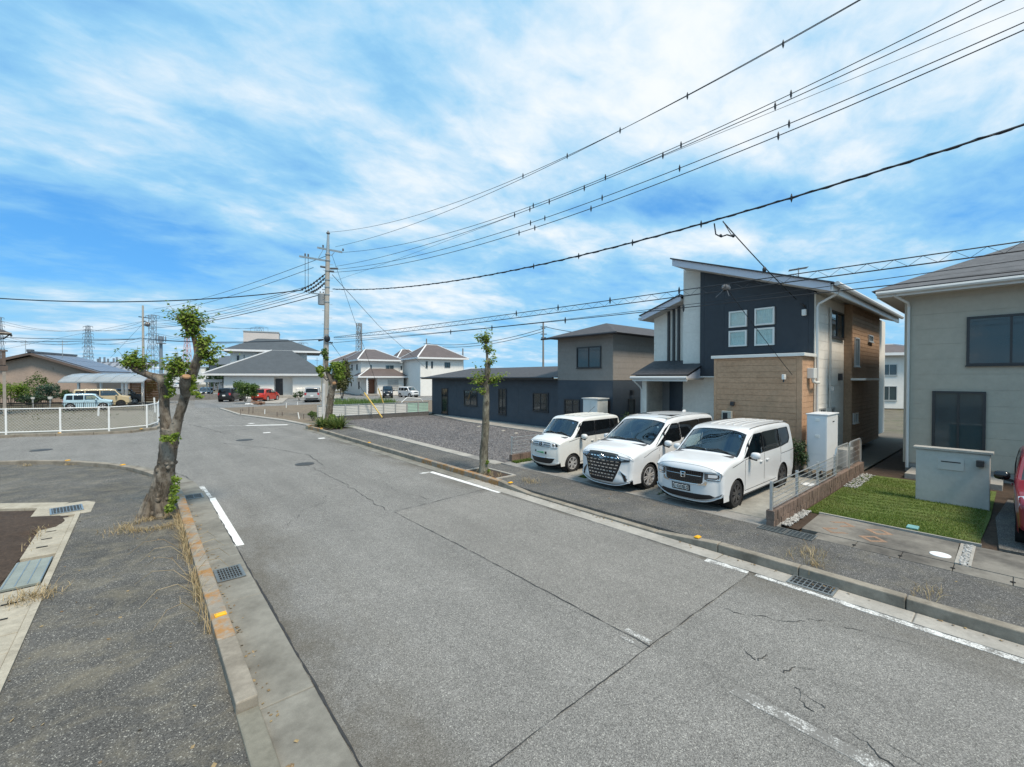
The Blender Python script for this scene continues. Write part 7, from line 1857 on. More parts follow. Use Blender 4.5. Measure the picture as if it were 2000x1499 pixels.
pts = [(8.3 + R.gauss(0, .25), 2.3 + R.gauss(0, .12) - .25 * (R.random()), Z1) for _ in range(150)] + [(7.9 + R.gauss(0, .05), 2.0 + R.gauss(0, .06), Z1) for _ in range(60)] + [(8.2 + R.gauss(0, .15), 8.8 + R.gauss(0, .15), Z1) for _ in range(130)] + [(7.75 + R.random() * .5, 0.6 + R.random() * .3, Z1) for _ in range(60)] + [(7.9 + R.gauss(0, .15), 10.4 + R.gauss(0, .4), .1) for _ in range(200)]
tall_grass('dry_weeds', pts, .03, .14, .0035, STRAW, 1.8)
# long bent stalks leaning out over the pavement and gutter
b = MB()
for (x, y, a, l) in ((.55, 7.6, 2.6, .75), (.55, 7.2, 3.3, .6), (.5, 9.3, 3.0, .7), (.58, 8.6, .5, .55), (.58, 8.2, .2, .5), (.52, 6.6, 3.6, .5), (.55, 9.0, .7, .6), (.5, 8.0, 2.2, .8), (.52, 10.2, 3.4, .5), (.55, 7.9, 5.9, .5), (.55, 8.8, 2.9, .6)):
    d = Vector((math.cos(a), math.sin(a), 0)); o = Vector((x, y, .06)); b.tube([o, o + d * l * .35 + Vector((0, 0, .22)), o + d * l * .7 + Vector((0, 0, .22)), o + d * l + Vector((0, 0, .05))], [.004, .0035, .003, .002], 4)
b.build('dry_stalks', STRAW, kind='stuff')

# fallen leaves and bits blown into the gutters and along the pavement edges
b = MB()
for _ in range(420):
    k = R.random()
    if k < .35: x, y, z = 7.43 - abs(R.gauss(0, .05)), R.uniform(-3, 22), .018
    elif k < .65: x, y, z = .82 + abs(R.gauss(0, .06)), R.uniform(1.5, 14), .018
    elif k < .85: x, y, z = R.uniform(-1.0, .58), R.uniform(2, 14), .054
    else: x, y, z = R.uniform(7.7, 9.2), R.uniform(-1, 20), Z1 + .004
    leaf(b, Vector((x, y, z + .004)), Vector((R.gauss(0, .25), R.gauss(0, .25), 1)).normalized(), Vector((R.gauss(0, 1), R.gauss(0, 1), 0)), R.uniform(.015, .05))
b.build('fallen_leaves', foliage('dead_leaf', (0.16, 0.10, 0.05), (0.36, 0.27, 0.14), 0.1), kind='stuff')

# ================================================================== POLES, CABLES, TOWERS
POLEC = concrete('concrete_pole', (0.42, 0.40, 0.36), 0.25, sc=1.2, grain=0.06, dark=(0.28, 0.26, 0.24))
WIREM = mat('cable_black', (0.012, 0.016, 0.022), 0.5)
INSUL = mat('insulator_grey', (0.12, 0.12, 0.125), 0.35, v=.1)
TRANSF = mat('transformer_grey', (0.33, 0.36, 0.38), .45, v=.05)
PB = Vector((9.45, 30.55, 0.05))
PD = PB.x * SY + PB.y * CY
pp = lambda x, y, dd=0.0: P(x, y, PD + dd)
UP = thing('utility_pole', 'tall concrete utility pole with crossarms and a grey transformer beside the planter', 'utility pole', PB)
top = pp(641, 456)
axis = lambda z: PB + (Vector((top.x, top.y, 0)) - Vector((PB.x, PB.y, 0))) * (z / top.z) + Vector((0, 0, z - PB.z))
MB().tube([PB, axis(6), axis(11.4)], [.21, .165, .135], 14).build('shaft', POLEC, UP, smooth=True)
MB().tube([axis(11.4), axis(12.9), axis(top.z)], [.12, .06, .05], 10).build('top_mast', STEEL, UP, smooth=True)
b = MB(); b.ell(axis(top.z), .13, .13, .09, 8, 6); b.build('pole_cap', INSUL, UP)
def arm(p, q, w_=.11): return MB().beam(p, q, w_, w_).build('crossarm', STEEL, UP)
def insul(p, parent, h=.18): MB().lathe([(.03, 0), (.06, .03), (.035, .06), (.065, .09), (.035, .12), (.06, .15), (.03, h)], p, 'z', 8).build('insulator', INSUL, parent)
ca = arm(pp(620, 484), pp(668, 493)); cb = arm(pp(585, 501), pp(639, 510)); cc = arm(pp(602, 572), pp(633, 576), .08)
for x, y in ((631, 482), (670, 489)): insul(pp(x, y + 2), ca)
for x, y in ((596, 501), (602, 502)): insul(pp(x, y), cb, .2)
b = MB(); b.tube([pp(653, 493), pp(647, 500)], .02, 5); b.tube([pp(631, 488), pp(621, 506)], .015, 5); b.build('brace', STEEL, UP)
for (x0, y0, x1, y1) in ((626, 521, 638, 523), (645, 525, 660, 525), (642, 530, 652, 531)): MB().tube([pp(x0, y0), pp(x1, y1)], .07, 8).build('insulator_string', INSUL, UP, smooth=True)
for (x0, y0, x1, y1) in ((636, 535, 585, 568), (636, 542, 594, 571), (636, 551, 605, 572)):
    b = MB(); a, c = pp(x0, y0), pp(x1, y1); b.tube([a, a.lerp(c, .5) - Vector((0, 0, .12)), c], .035, 5)
    for k in range(1, 9): m_ = a.lerp(c, k / 9) - Vector((0, 0, .12 * (1 - (2 * k / 9 - 1) ** 2))); b.ell(m_, .07, .07, .09, 6, 4)
    b.build('jumper_cable', WIREM, UP)
MB().tube([pp(596, 505), pp(596, 570)], .014, 4).build('drop_wire', WIREM, UP); MB().tube([pp(602, 505), pp(602, 570)], .014, 4).build('drop_wire', WIREM, UP)
tr = MB().lathe([(.02, 0), (.23, .0), (.24, .03), (.24, .68), (.25, .70), (.19, .76), (.02, .77)], pp(628.5, 595) + Vector((0, 0, -.02)), 'z', 16).build('transformer', TRANSF, UP, smooth=40)
for dx in (-.1, .1): MB().lathe([(.03, 0), (.05, .05), (.03, .1), (.05, .15), (.02, .2)], pp(628.5, 574) + Vector((dx, 0, -.05)), 'z', 8).build('bushing', INSUL, tr)
for z in (8.45, 8.95): MB().beam(axis(z), axis(z) + (pp(628, 590) - pp(641, 590)) * .75, .06, .06).build('bracket', STEEL, UP)
for z in (3.2, 5.9, 6.3, 8.1, 8.6, 9.1, 9.6, 10.2, 10.9, 11.3): MB().lathe([(.175, 0), (.175, .06)], axis(z) - Vector((0, 0, .03)), 'z', 12).build('pole_band', STEEL, UP)
for k in range(18): z = 3.0 + k * .45; s_ = 1 if k % 2 else -1; b = MB(); b.tube([axis(z) + Vector((.13 * s_, -.05, 0)), axis(z) + Vector((.33 * s_, -.12, 0))], .012, 4); b.build('step_bolt', STEEL, UP)
for (x0, y0, x1, y1) in ((622, 666, 631, 664), (643, 670, 650, 670)): b = MB(); b.beam(pp(x0, y0), pp(x1, y1), .09, .09); b.build('cable_closure', FR_D, UP)
b = MB(); b.ell(pp(639, 662, -.15), .20, .17, .22, 8, 6, .8); b.build('cable_bundle', WIREM, UP)
MB().tube([PB + Vector((-.16, -.2, .1)), axis(2.6) + Vector((-.14, -.18, 0))], .1, 8).build('cable_guard', mat('pale_guard', (.55, .55, .54), .5), UP)

END = Vector((14.6, -8.0, 0))
pdir = Vector((END.x - PB.x, END.y - PB.y, 0)); pn = Vector((pdir.y, -pdir.x, 0)).normalized()
def vplane(x, y, shift=0.0):
    """where the sight line through a photo pixel meets the upright plane of the cables"""
    r = pxdir(x, y); o = Vector((0, 0, EYE)); q = PB + pn * shift
    t = (q - o).dot(pn) / r.dot(pn); return o + r * t
def cable(label, pix, rad, shift=0.0, ext=True, spacers=(), group='overhead cables', plane_=None, name='overhead_cable', cat='cable'):
    f = plane_ or (lambda x, y: vplane(x, y, shift))
    pts = [f(*p) for p in pix]
    ts = [(Vector((p.x, p.y, 0)) - Vector((pts[0].x, pts[0].y, 0))).length for p in pts]
    # heights as a smooth curve through the points, least squares parabola
    n = len(ts); S0, S1, S2, S3, S4 = [sum(t ** k for t in ts) for k in range(5)]; b0, b1, b2 = [sum(p.z * t ** k for p, t in zip(pts, ts)) for k in range(3)]
    if n >= 3:
        m = Matrix(((S0, S1, S2), (S1, S2, S3), (S2, S3, S4))); co = m.inverted_safe() @ Vector((b0, b1, b2))
        hz = lambda t: co[0] + co[1] * t + co[2] * t * t
    else: hz = lambda t: pts[0].z + (pts[1].z - pts[0].z) * t / ts[1]
    D = Vector((pts[-1].x - pts[0].x, pts[-1].y - pts[0].y, 0)); Lh = D.length; D.normalize(); tmax = Lh + (7.0 if ext else 0)
    pth = [Vector((pts[0].x, pts[0].y, 0)) + D * (tmax * k / 40) + Vector((0, 0, hz(tmax * k / 40))) for k in range(41)]
    t_ = thing(name, label, cat, pth[0], group=group)
    MB().tube(pth, rad, 5).build('strand', WIREM, t_, smooth=True)
    for sx in spacers:
        best = min(((abs((lambda v: v)(proj(pth[i].lerp(pth[i + 1], u / 10))[0]) - sx), pth[i].lerp(pth[i + 1], u / 10)) for i in range(40) for u in range(10)), key=lambda e: e[0])
        c = best[1]; b = MB(); b.lathe([(.006, -.12), (.026, -.05), (.026, .04), (.006, .11)], c, 'z', 6); b.build('spacer', WIREM, t_)
    return t_, pth
def proj(p):
    v = p - Vector((0, 0, EYE)); d = v.x * SY + v.y * CY
    if d < .3: return (1e6, 1e6)
    a, z = v.x * CY - v.y * SY, v.z
    dep = d * math.cos(PITCH) - z * math.sin(PITCH); up = d * math.sin(PITCH) + z * math.cos(PITCH)
    return (1000 + FPX * a / dep, 749.5 - FPX * up / dep)
cable('topmost thin cable from the tip of the utility pole', [(645, 453), (760, 437), (880, 400), (1020, 344), (1210, 253), (1528, 84), (1690, 0)], .010, spacers=(1021, 1109, 1211, 1340, 1529))
cable('second cable from the top, leaving just below the pole tip', [(655, 482), (800, 443), (900, 402), (1020, 345), (1210, 257), (1528, 92), (1668, 0)], .010, .25)
cable('third cable, leaving the right tip of the upper crossarm', [(668, 493), (800, 476), (900, 449), (1040, 401), (1182, 346), (1330, 284), (1545, 183), (1920, 0)], .011, spacers=(1041, 1182, 1330, 1545))
cable('fourth cable below the upper crossarm', [(655, 520), (800, 490), (890, 462), (1005, 418), (1145, 366), (1296, 301), (1517, 205), (1970, 0)], .011, .3, spacers=(1005, 1034, 1143, 1296, 1517))
cable('thin cable running beneath the crossarm cables', [(660, 545), (810, 500), (900, 460), (1073, 390), (1296, 305), (1530, 205), (2000, 22)], .006, .5, spacers=(1073,))
cable('fifth cable, leaving the upper insulator string', [(660, 525), (800, 507), (900, 478), (1038, 434), (1175, 386), (1325, 327), (1540, 241), (2000, 49)], .012, spacers=(1036, 1064, 1175, 1325, 1541))
cable('sixth cable, leaving the lower insulator string', [(652, 531), (800, 515), (900, 491), (1015, 453), (1155, 406), (1325, 340), (1523, 264), (2000, 64)], .013, .3, spacers=(1014, 1044, 1155, 1523))
th, thp = cable('thick twisted low voltage cable sagging across to the house', [(650, 565), (760, 564), (880, 549), (1041, 520), (1131, 500), (1233, 476), (1369, 440), (1543, 387), (2000, 243)], .026, spacers=(1041, 1131, 1233, 1369, 1543))
# twist of the second conductor round it, with a drop loop
b = MB(); tw = []
for k in range(241):
    f = k / 240 * 39.99; i = int(f); c = thp[i].lerp(thp[i + 1], f - i); a = k * 1.3; tw.append(c + Vector((math.cos(a) * .03, 0, math.sin(a) * .03)))
b.tube(tw, .014, 4); b.build('second_conductor', WIREM, th)
cl = MB(); c0 = vplane(1395, 437); cl.tube([c0, vplane(1398, 458), vplane(1408, 463), vplane(1420, 459), vplane(1430, 462)], .02, 6); cl.ell(vplane(1408, 461), .09, .03, .05, 8, 6); cl.ell(vplane(1432, 461), .07, .04, .05, 8, 6); cl.tube([vplane(1412, 432), vplane(1430, 462)], .012, 5); cl.build('drop_connector', WIREM, th)
def straight(label, pts, rad, sag=0.0, name='overhead_cable', group='overhead cables', cat='cable'):
    t = thing(name, label, cat, pts[0], group=group); path = []
    for a, c in zip(pts, pts[1:]):
        a, c = Vector(a), Vector(c); path += [a.lerp(c, k / 14) - Vector((0, 0, sag * 4 * (k / 14) * (1 - k / 14))) for k in range(14)]
    path.append(Vector(pts[-1])); MB().tube(path, rad, 5).build('strand', WIREM, t, smooth=True); return t
straight('service drop from the twisted cable to the navy upper wall', [vplane(1412, 433), onx(1555, 585, 16.46)], .016, .05, 'service_cable')
MB().ell(onx(1493, 527, 14.4), .06, .06, .09, 6, 5).build('clamp', WIREM, bpy.data.objects['service_cable'])
# comms cable carried in a helical hanger: two lines with a zigzag between them
tc_, thp2 = cable('helically hung communication cable, upper strand with zigzag hangers', [(652, 659), (800, 640), (1005, 611), (1192, 588), (1330, 571), (1600, 527), (1910, 484)], .013, 1.2, spacers=(1008, 1090, 1193, 1327))
b = MB(); low = [p - Vector((0, 0, .17 if i > 6 else .05 + .02 * i)) for i, p in enumerate(thp2)]
b.tube(low, .014, 5); b.build('lower_strand', WIREM, tc_)
b = MB()
def at_(path, f): i = min(int(f), len(path) - 2); return path[i].lerp(path[i + 1], f - i)
nz = 150
for k in range(nz):
    f0, f1 = 40 * k / nz, 40 * (k + 1) / nz
    b.tube([at_(thp2 if k % 2 else low, f0), at_(low if k % 2 else thp2, f1)], .0045, 3)
b.build('zigzag_hanger', WIREM, tc_)
cx_ = vplane(1418, 562, 1.2); b = MB(); b.ell(cx_, .16, .08, .07, 8, 6, .7)
for k in range(6): b.tube([cx_, cx_ + Vector((R.uniform(-.25, .25), R.uniform(-.25, .25), R.uniform(-.3, .1)))], .010, 4)
b.build('splice_box', INSUL, tc_)
cable('thin communication cable just below the helical hanger', [(652, 665), (900, 640), (1250, 610), (1370, 601), (1590, 566), (1830, 528), (2000, 500)], .008, 1.2)
cable('lowest communication cable passing in front of the house gable', [(652, 672), (800, 650), (1000, 637), (1250, 617), (1330, 607), (1590, 574), (1755, 557), (1900, 530)], .012, 1.2, spacers=(880, 962, 1102, 1335))
straight('thin wire from the splice box down to the camera on the tan wall', [cx_, onx(1547, 732, 15.27)], .009, .03, 'service_cable')
# to the left: cables crossing the side road and running down the far road
L0 = P(-60, 579, 27)
straight('thick dark cable from the pole across the left half of the sky', [pp(590, 567), L0], .035, .55)
P2 = P(280, 738, 62); P2.z = 0
SP = thing('utility_pole', 'plain slim utility pole behind the pollarded tree, left of the far road', 'utility pole', P2)
t2 = P(279, 597, 62); MB().tube([P2, t2], [.2, .12], 10).build('shaft', POLEC, SP, smooth=True)
q3 = lambda x, y: P(x, y, 62)
for (x0, y0, x1, y1) in ((271, 619, 293, 622), (279, 627, 293, 632), (279, 634, 289, 638)): MB().beam(q3(x0, y0), q3(x1, y1), .12, .12).build('crossarm', FR_D, SP)
for x in (286, 290): MB().ell(q3(x, 634), .22, .2, .3, 6, 5).build('insulator', INSUL, SP)
fan = [((638, 500), (300, 604)), ((612, 523), (300, 612)), ((600, 560), (293, 622)), ((583, 568), (293, 628)), ((594, 572), (291, 634)), ((605, 574), (290, 638)), ((622, 577), (289, 641))]
for i, ((x0, y0), (x1, y1)) in enumerate(fan):
    straight(('topmost', 'second', 'third', 'fourth', 'fifth', 'sixth', 'lowest')[i] + ' cable of the fan running from the pole to the slim pole behind', [pp(x0, y0), q3(x1, y1)], .018 if i < 6 else .03, .5)
for i, (y0, y1, z_) in enumerate(((657, 663, 'upper'), (668, 664, 'lower'))):
    straight(z_ + ' dark cable crossing behind the trees on the left', [P(-80, y0 - 1, 45), P(280, y0 + 5, 62) if i == 0 else P(280, y0 - 6, 62)], .035, .2); straight(z_ + ' dark cable from the slim pole to the concrete pole', [P(280, y0 + 4 if i == 0 else y0 - 6, 62), pp(636, 663)], .03, .35)
for k, (a, c) in enumerate((((278, 628), (-30, 690)), ((278, 634), (215, 700)))): straight(('long', 'short')[k] + ' stay wire running down left from the slim pole', [q3(*a), P(c[0], c[1], 70)], .016, 0)
# stays with yellow guards in the gravel lot
for k, (foot, head, tgt) in enumerate((((748, 818), (717, 775), None), ((757, 812), (741, 772), (648, 497)))):
    a = G(*foot, .09); s_ = thing('guy_wire', ('left', 'right')[k] + ' yellow guarded stay wire anchored in the gravel lot', 'guy wire', a, group='yellow guarded stay wires')
    h = pp(*tgt) if tgt else P(head[0], head[1], 29.5); d = (h - a).normalized() if tgt else (P(head[0], head[1], 30.5) - a).normalized()
    MB().tube([a, a + d * 2.25], .045, 8).build('yellow_guard', mat('guard_yellow', (0.72, 0.50, 0.13), .5), s_, smooth=True)
    MB().tube([a + d * 2.2, h if tgt else a + d * 3.0], .012, 5).build('wire', WIREM, s_)
    MB().lathe([(.06, -.02), (.09, .02), (.05, .12)], a, 'z', 8).build('anchor', FR_D, s_)
straight('drop wire slanting from the pole to the white houses', [pp(649, 537), P(740, 637, 52), P(835, 722, 68)], .02, 0, 'service_cable')
straight('thin drop wire slanting from the pole behind the evergreen', [pp(645, 668), P(668, 700, 80)], .02, 0, 'service_cable')
# ---- lattice towers and masts
TOW = mat('tower_steel', (0.17, 0.215, 0.265), .55, v=.05); TRED = mat('mast_red', (0.48, 0.27, 0.27), .6); TWHT = mat('mast_white', (0.62, 0.64, 0.66), .6)
def lattice(name, label, px_, ytop, ybase, d_, wb, wt, arms, levels, m=TOW, group=None, waist=None, cat='tower', th=.32):
    c = P(px_, 738, d_); c.z = 0; z1 = P(px_, ytop, d_).z; t = thing(name, label, cat, c, group=group); b = MB()
    wz = lambda f: (wb + (wt - wb) * min(1, f / waist) if waist else wb + (wt - wb) * f) / 2
    lv = [z1 * (1 - (1 - k / levels) ** 1.0) for k in range(levels + 1)]; ca_, sa_ = math.cos(.6), math.sin(.6)
    cor = lambda k, z: c + Vector(((ca_ * sx - sa_ * sy) * wz(z / z1), (sa_ * sx + ca_ * sy) * wz(z / z1), z)) if False else None
    def pt(i, z): sx, sy = ((1, 1), (-1, 1), (-1, -1), (1, -1))[i]; h = wz(z / z1); return c + Vector(((ca_ * sx - sa_ * sy) * h, (sa_ * sx + ca_ * sy) * h, z))
    for a, e in zip(lv, lv[1:]):
        for i in range(4):
            j = (i + 1) % 4
            b.tube([pt(i, a), pt(i, e)], th * .5, 3, False); b.tube([pt(i, a), pt(j, e)], th * .26, 3, False); b.tube([pt(j, a), pt(i, e)], th * .26, 3, False); b.tube([pt(i, e), pt(j, e)], th * .3, 3, False)
    b.build('frame', m, t)
    right_ = Vector((CY, -SY, 0)); b = MB()
    for (f, hw) in arms:
        z = z1 * f; hw = hw * .95; e0, e1 = c - right_ * hw + Vector((0, 0, z)), c + right_ * hw + Vector((0, 0, z)); b.tube([e0, e1], th * .45, 3); b.tube([e0, c + Vector((0, 0, z + hw * .22))], th * .3, 3); b.tube([e1, c + Vector((0, 0, z + hw * .22))], th * .3, 3)
        for e in (e0, e1): b.tube([e, e - Vector((0, 0, hw * .35))], th * .4, 3)
    if arms: b.build('arms', m, t)
    return t, z1, c
ar6 = [(.99, 4.0), (.93, 4.0), (.86, 4.4), (.80, 4.6), (.70, 4.8), (.62, 5.0), (.5, 4.4), (.44, 4.6)]
TWS = [lattice('transmission_tower', 'steel lattice transmission tower above the beige house roof', 173, 637, 715, 340, 5.4, 1.8, ar6, 11, group='lattice transmission towers'),
       lattice('transmission_tower', 'splayed lattice tower right of the slim pole', 299, 616, 700, 300, 9, 3.0, [(.99, 5), (.72, 4.5), (.62, 4.2), (.52, 4.0)], 10, group='lattice transmission towers', waist=.62),
       lattice('transmission_tower', 'lattice tower cut by the left picture edge', 0, 620, 715, 330, 5.4, 1.8, ar6, 10, group='lattice transmission towers'),
       lattice('transmission_tower', 'lattice tower rising behind the flat annex of the wide white house', 507, 640, 680, 420, 8, 5, [(.99, 9), (.9, 10), (.8, 10)], 9, group='lattice transmission towers'),
       lattice('transmission_tower', 'fainter lattice tower right of the wide white house roof', 589, 670, 700, 560, 8, 4, [(.99, 9), (.88, 10), (.78, 10)], 8, group='lattice transmission towers', th=.45)]
lattice('radio_mast', 'red and white lattice mast behind the pollarded tree top', 366, 656, 700, 350, 6, 2, [], 9, TRED, cat='mast', th=.36)
t, z1, c = lattice('radio_mast', 'slim lattice radio mast above the white houses right of the pole', 701, 632, 700, 120, 1.5, .9, [], 14, mat('mast_grey', (.22, .25, .28), .5), cat='mast', th=.14)
MB().tube([c + Vector((.55, -.5, 0)), c + Vector((.55, -.5, z1 * 1.0))], .22, 6).build('pole', mat('mast_grey', (.22, .25, .28), .5), t)
for k in range(6): MB().ell(c + Vector((.5 * math.cos(k), .5 * math.sin(k), z1 * (.86 + .12 * (k % 2)))), .16, .16, .6, 6, 4).build('antenna', TRANSF, t)
c = P(315, 738, 150); c.z = 0; zt = P(315, 657, 150).z
t = thing('radio_mast', 'grey monopole mast with a cage of antennas right of the splayed lattice tower', 'mast', c); MB().tube([c, c + Vector((0, 0, zt))], [.55, .45], 8).build('pole', TOW, t)
for k in range(6): a = k * PI / 3; MB().ell(c + Vector((1.3 * math.cos(a), 1.3 * math.sin(a), zt - .9)), .2, .2, 1.1, 6, 4).build('antenna', TOW, t)
MB().lathe([(1.45, 0), (1.45, .25)], c + Vector((0, 0, zt - 2.6)), 'z', 12).build('platform', TOW, t)
SUBST = thing('substation', 'row of slender switchgear posts of a far substation above the tiled roof', 'substation', P(190, 738, 260) - Vector((0, 0, 3)))
for k, (x, y) in enumerate(((141, 699), (147, 702), (157, 702), (161, 700), (191, 701), (195, 698), (204, 698), (211, 701), (222, 700), (228, 698))): a = P(x, 714, 260); MB().tube([a, P(x, y, 260)], .5, 5).build('switch_post', TOW, SUBST)
MB().beam(P(136, 712, 262), P(236, 712, 262), 2.0, 2.2).build('bus_beam', TOW, SUBST)
# far poles above the white houses
for (x, yt, d_, arms_, lab) in ((833, 662, 100, 1, 'far pole with crossarm between the white house roofs'), (1061, 629, 75, 1, 'far pole with crossarms behind the navy house'), (904, 681, 90, 0, 'bare far pole right of the rightmost white house roof'), (851, 696, 110, 0, 'short far post above the roofs')):
    c = P(x, 738, d_); c.z = 0; t = thing('utility_pole', lab, 'utility pole', c, group='far poles above the roofs'); MB().tube([c, P(x, yt, d_)], [.2, .13], 8).build('shaft', mat('far_pole', (.20, .19, .18), .7), t)
    if arms_:
        for (dy, hw) in ((10, 5.5), (12.5, 3), (24, 5), (31, 4)): a, e = P(x - hw, yt + dy, d_), P(x + hw * 1.4, yt + dy, d_); MB().beam(a, e, .13, .13).build('crossarm', FR_D, t)
for (lab, pts_) in (('far cable between the pole behind the navy house and the pole over the white roofs', [P(1061, 642, 75), P(836, 672, 100)]), ('second far cable between those two far poles', [P(1060, 648, 75), P(836, 676, 100)]), ('far cable from the pole behind the navy house to the right', [P(1066, 639, 75), P(1340, 640, 62)])): straight(lab, pts_, .05, 1.2, group='far cables')
# high tension lines strung between the lattice towers
TN = ('beige roof tower', 'splayed tower', 'left edge tower', 'annex tower', 'faint tower')
for (i, j, fr) in ((0, 1, .93), (0, 1, .7), (2, 0, .93), (2, 0, .7), (1, 3, .99), (1, 3, .72), (3, 4, .9)):
    (ta, za, ca0), (tb, zb_, cb0) = TWS[i], TWS[j]
    for sgn in (-1, 1):
        r_ = Vector((CY, -SY, 0)) * 4 * sgn
        straight(('left' if sgn < 0 else 'right') + (' upper' if fr > .8 else ' lower') + ' high tension line from the ' + TN[i] + ' to the ' + TN[j], [ca0 + r_ + Vector((0, 0, za * fr)), cb0 + r_ + Vector((0, 0, zb_ * fr))], .09, 3.5, 'high_tension_line', 'high tension lines between the lattice towers')

# ================================================================== FENCES, GRATES, SMALL THINGS
# white mesh fence across the side road
WM_ = mat('white_fence_paint', (0.80, 0.81, 0.80), .4, v=.03)
WFN = thing('mesh_fence', 'white framed diamond mesh fence round the bare lot across the side road', 'fence', G(118, 845, .1))
FP = [G(-260, 851, .1), G(-100, 850, .1), G(12, 848, .1), G(118, 845, .1), G(213, 841, .1), G(287, 834, .1), G(308, 827, .1)]
FP.append(FP[-1] + Vector((.15, 3.0, 0))); FP.append(FP[-1] + Vector((.1, 3.0, 0)))
for p in FP: MB().tube([p - Vector((0, 0, .05)), p + Vector((0, 0, 1.32))], .042, 8).build('post', WM_, WFN)
for a, c in zip(FP, FP[1:]):
    for z in (.08, 1.28): MB().tube([a + Vector((0, 0, z)), c + Vector((0, 0, z))], .028, 6).build('rail', WM_, WFN)
    d = c - a; L = d.length; d.normalize(); b = MB(); h = 1.2; st = .15; n_ = int((L + h) / st); side = Vector((-d.y, d.x, 0)) * .003
    for k in range(n_):
        for sg in (1, -1):
            s0 = k * st - (h if sg > 0 else 0); s1 = s0 + h * sg if sg > 0 else s0 - h
            if sg < 0: s0, s1 = k * st, k * st - h
            u0, v0, u1, v1 = s0, 0.0, s1, h
            du = u1 - u0
            t0, t1 = 0.0, 1.0
            for lim, sign in ((0, 1), (L, -1)):
                f0, f1 = (u0 - lim) * sign, (u1 - lim) * sign
                if f0 < 0 and f1 < 0: t0, t1 = 1, 0; break
                if f0 < 0: t0 = max(t0, f0 / (f0 - f1))
                if f1 < 0: t1 = min(t1, f0 / (f0 - f1))
            if t1 - t0 < .02: continue
            A, C = a + d * (u0 + du * t0) + Vector((0, 0, .08 + h * t0)), a + d * (u0 + du * t1) + Vector((0, 0, .08 + h * t1))
            b.tube([A, C], .0042, 3, False)
    o = b.build('mesh', mat('mesh_wire', (.55, .56, .55), .5), WFN); o['kind'] = 'stuff'
for k, (x, y0, y1) in enumerate(((192, 813, 794), (303, 806, 777))):
    a = G(x, y0, .05); d_ = a.x * SY + a.y * CY; t = thing('marker_post', ('slanting', 'upright')[k] + ' white marker post standing in the bare lot behind the mesh fence', 'post', a); MB().beam(a, P(x + (1 if k == 0 else -2), y1, d_), .08, .08).build('shaft', WM_, t)
# black railing of the garden behind
BR = thing('railing', 'low black garden railing in front of the pale blue car', 'fence', P(150, 738, 38) - Vector((0, 0, 2.95)))
a, c = P(-40, 738, 37.2), P(303, 738, 38.6); a.z = c.z = .05
for z in (.15, .72): MB().beam(a + Vector((0, 0, z)), c + Vector((0, 0, z)), .04, .05).build('rail', BLACKM, BR)
n_ = 86
for k in range(n_ + 1):
    q = a.lerp(c, k / n_); w_ = .05 if k % 10 == 0 else .026; MB().box(q.x - w_ / 2, q.x + w_ / 2, q.y - w_ / 2, q.y + w_ / 2, .03, .76 if k % 10 else .82).build('post' if k % 10 == 0 else 'bar', BLACKM, BR)
BR2 = thing('railing', 'farther black garden railing behind the white planters', 'fence', P(100, 738, 43) - Vector((0, 0, 2.95)))
a, c = P(-30, 738, 43), P(122, 738, 43.4); a.z = c.z = .3
for z in (.1, .66): MB().beam(a + Vector((0, 0, z)), c + Vector((0, 0, z)), .04, .04).build('rail', BLACKM, BR2)
for k in range(41): q = a.lerp(c, k / 40); MB().box(q.x - .012, q.x + .012, q.y - .012, q.y + .012, .05, .98).build('bar', BLACKM, BR2)
for k, (x, y, s_) in enumerate(((64, 778, .15), (98, 778, .19))):
    p = P(x, y, 41.5); t = thing('planter_pot', ('left', 'right')[k] + ' white planter pot on a stand behind the black railing', 'plant pot', (p.x, p.y, .05)); MB().lathe([(s_ * .8, 0), (s_, s_ * 1.2), (s_ * .9, s_ * 1.2), (s_ * .7, s_ * .9)], (p.x, p.y, p.z - .1), 'z', 12).build('pot', FR_W, t); MB().tube([(p.x, p.y, .05), (p.x, p.y, p.z - .1)], .06, 6).build('stand', FR_S, t)

# pale louvred fence on a block base beyond the gravel lot
LF = thing('louvre_fence', 'pale louvred panel fence on dark blocks at the far end of the gravel lot', 'fence', (12.4, 30.4, .08))
a, c = Vector((8.95, 30.35, 0)), Vector((17.0, 29.75, 0)); d = (c - a); L = d.length; d.normalize(); pl = Plane(a, d, Vector((d.y, -d.x, 0)))
BLK2 = concrete('dark_block', (0.13, 0.125, 0.12), .5, sc=2)
for r_ in range(2):
    k = 0; u = -(.2 if r_ else 0)
    while u < L:
        u1 = min(u + .39, L); MB().slabpoly([pl.p(max(u, 0), .05 + r_ * .155), pl.p(u1 - .008, .05 + r_ * .155), pl.p(u1 - .008, .05 + r_ * .155 + .148), pl.p(max(u, 0), .05 + r_ * .155 + .148)], pl.N * -.12).build('block', BLK2, LF); u += .39
LOU = mat('louvre_grey', (0.52, 0.52, 0.50), .45, v=.04); GRN = mat('green_net', (0.28, 0.42, 0.36), .6)
pan = L / 9
for k in range(9):
    u0, u1 = k * pan + .05, (k + 1) * pan - .05
    for j in range(6):
        z = .40 + j * .115; MB().slabpoly([pl.p(u0, z, .0), pl.p(u1, z, .0), pl.p(u1, z + .105, -.025), pl.p(u0, z + .105, -.025)], pl.N * -.012).build('slat', LOU if k < 7 else GRN, LF)
    MB().slabpoly([pl.p(k * pan - .04, .36, .03), pl.p(k * pan + .04, .36, .03), pl.p(k * pan + .04, 1.14, .03), pl.p(k * pan - .04, 1.14, .03)], pl.N * -.07).build('post', FR_S, LF)
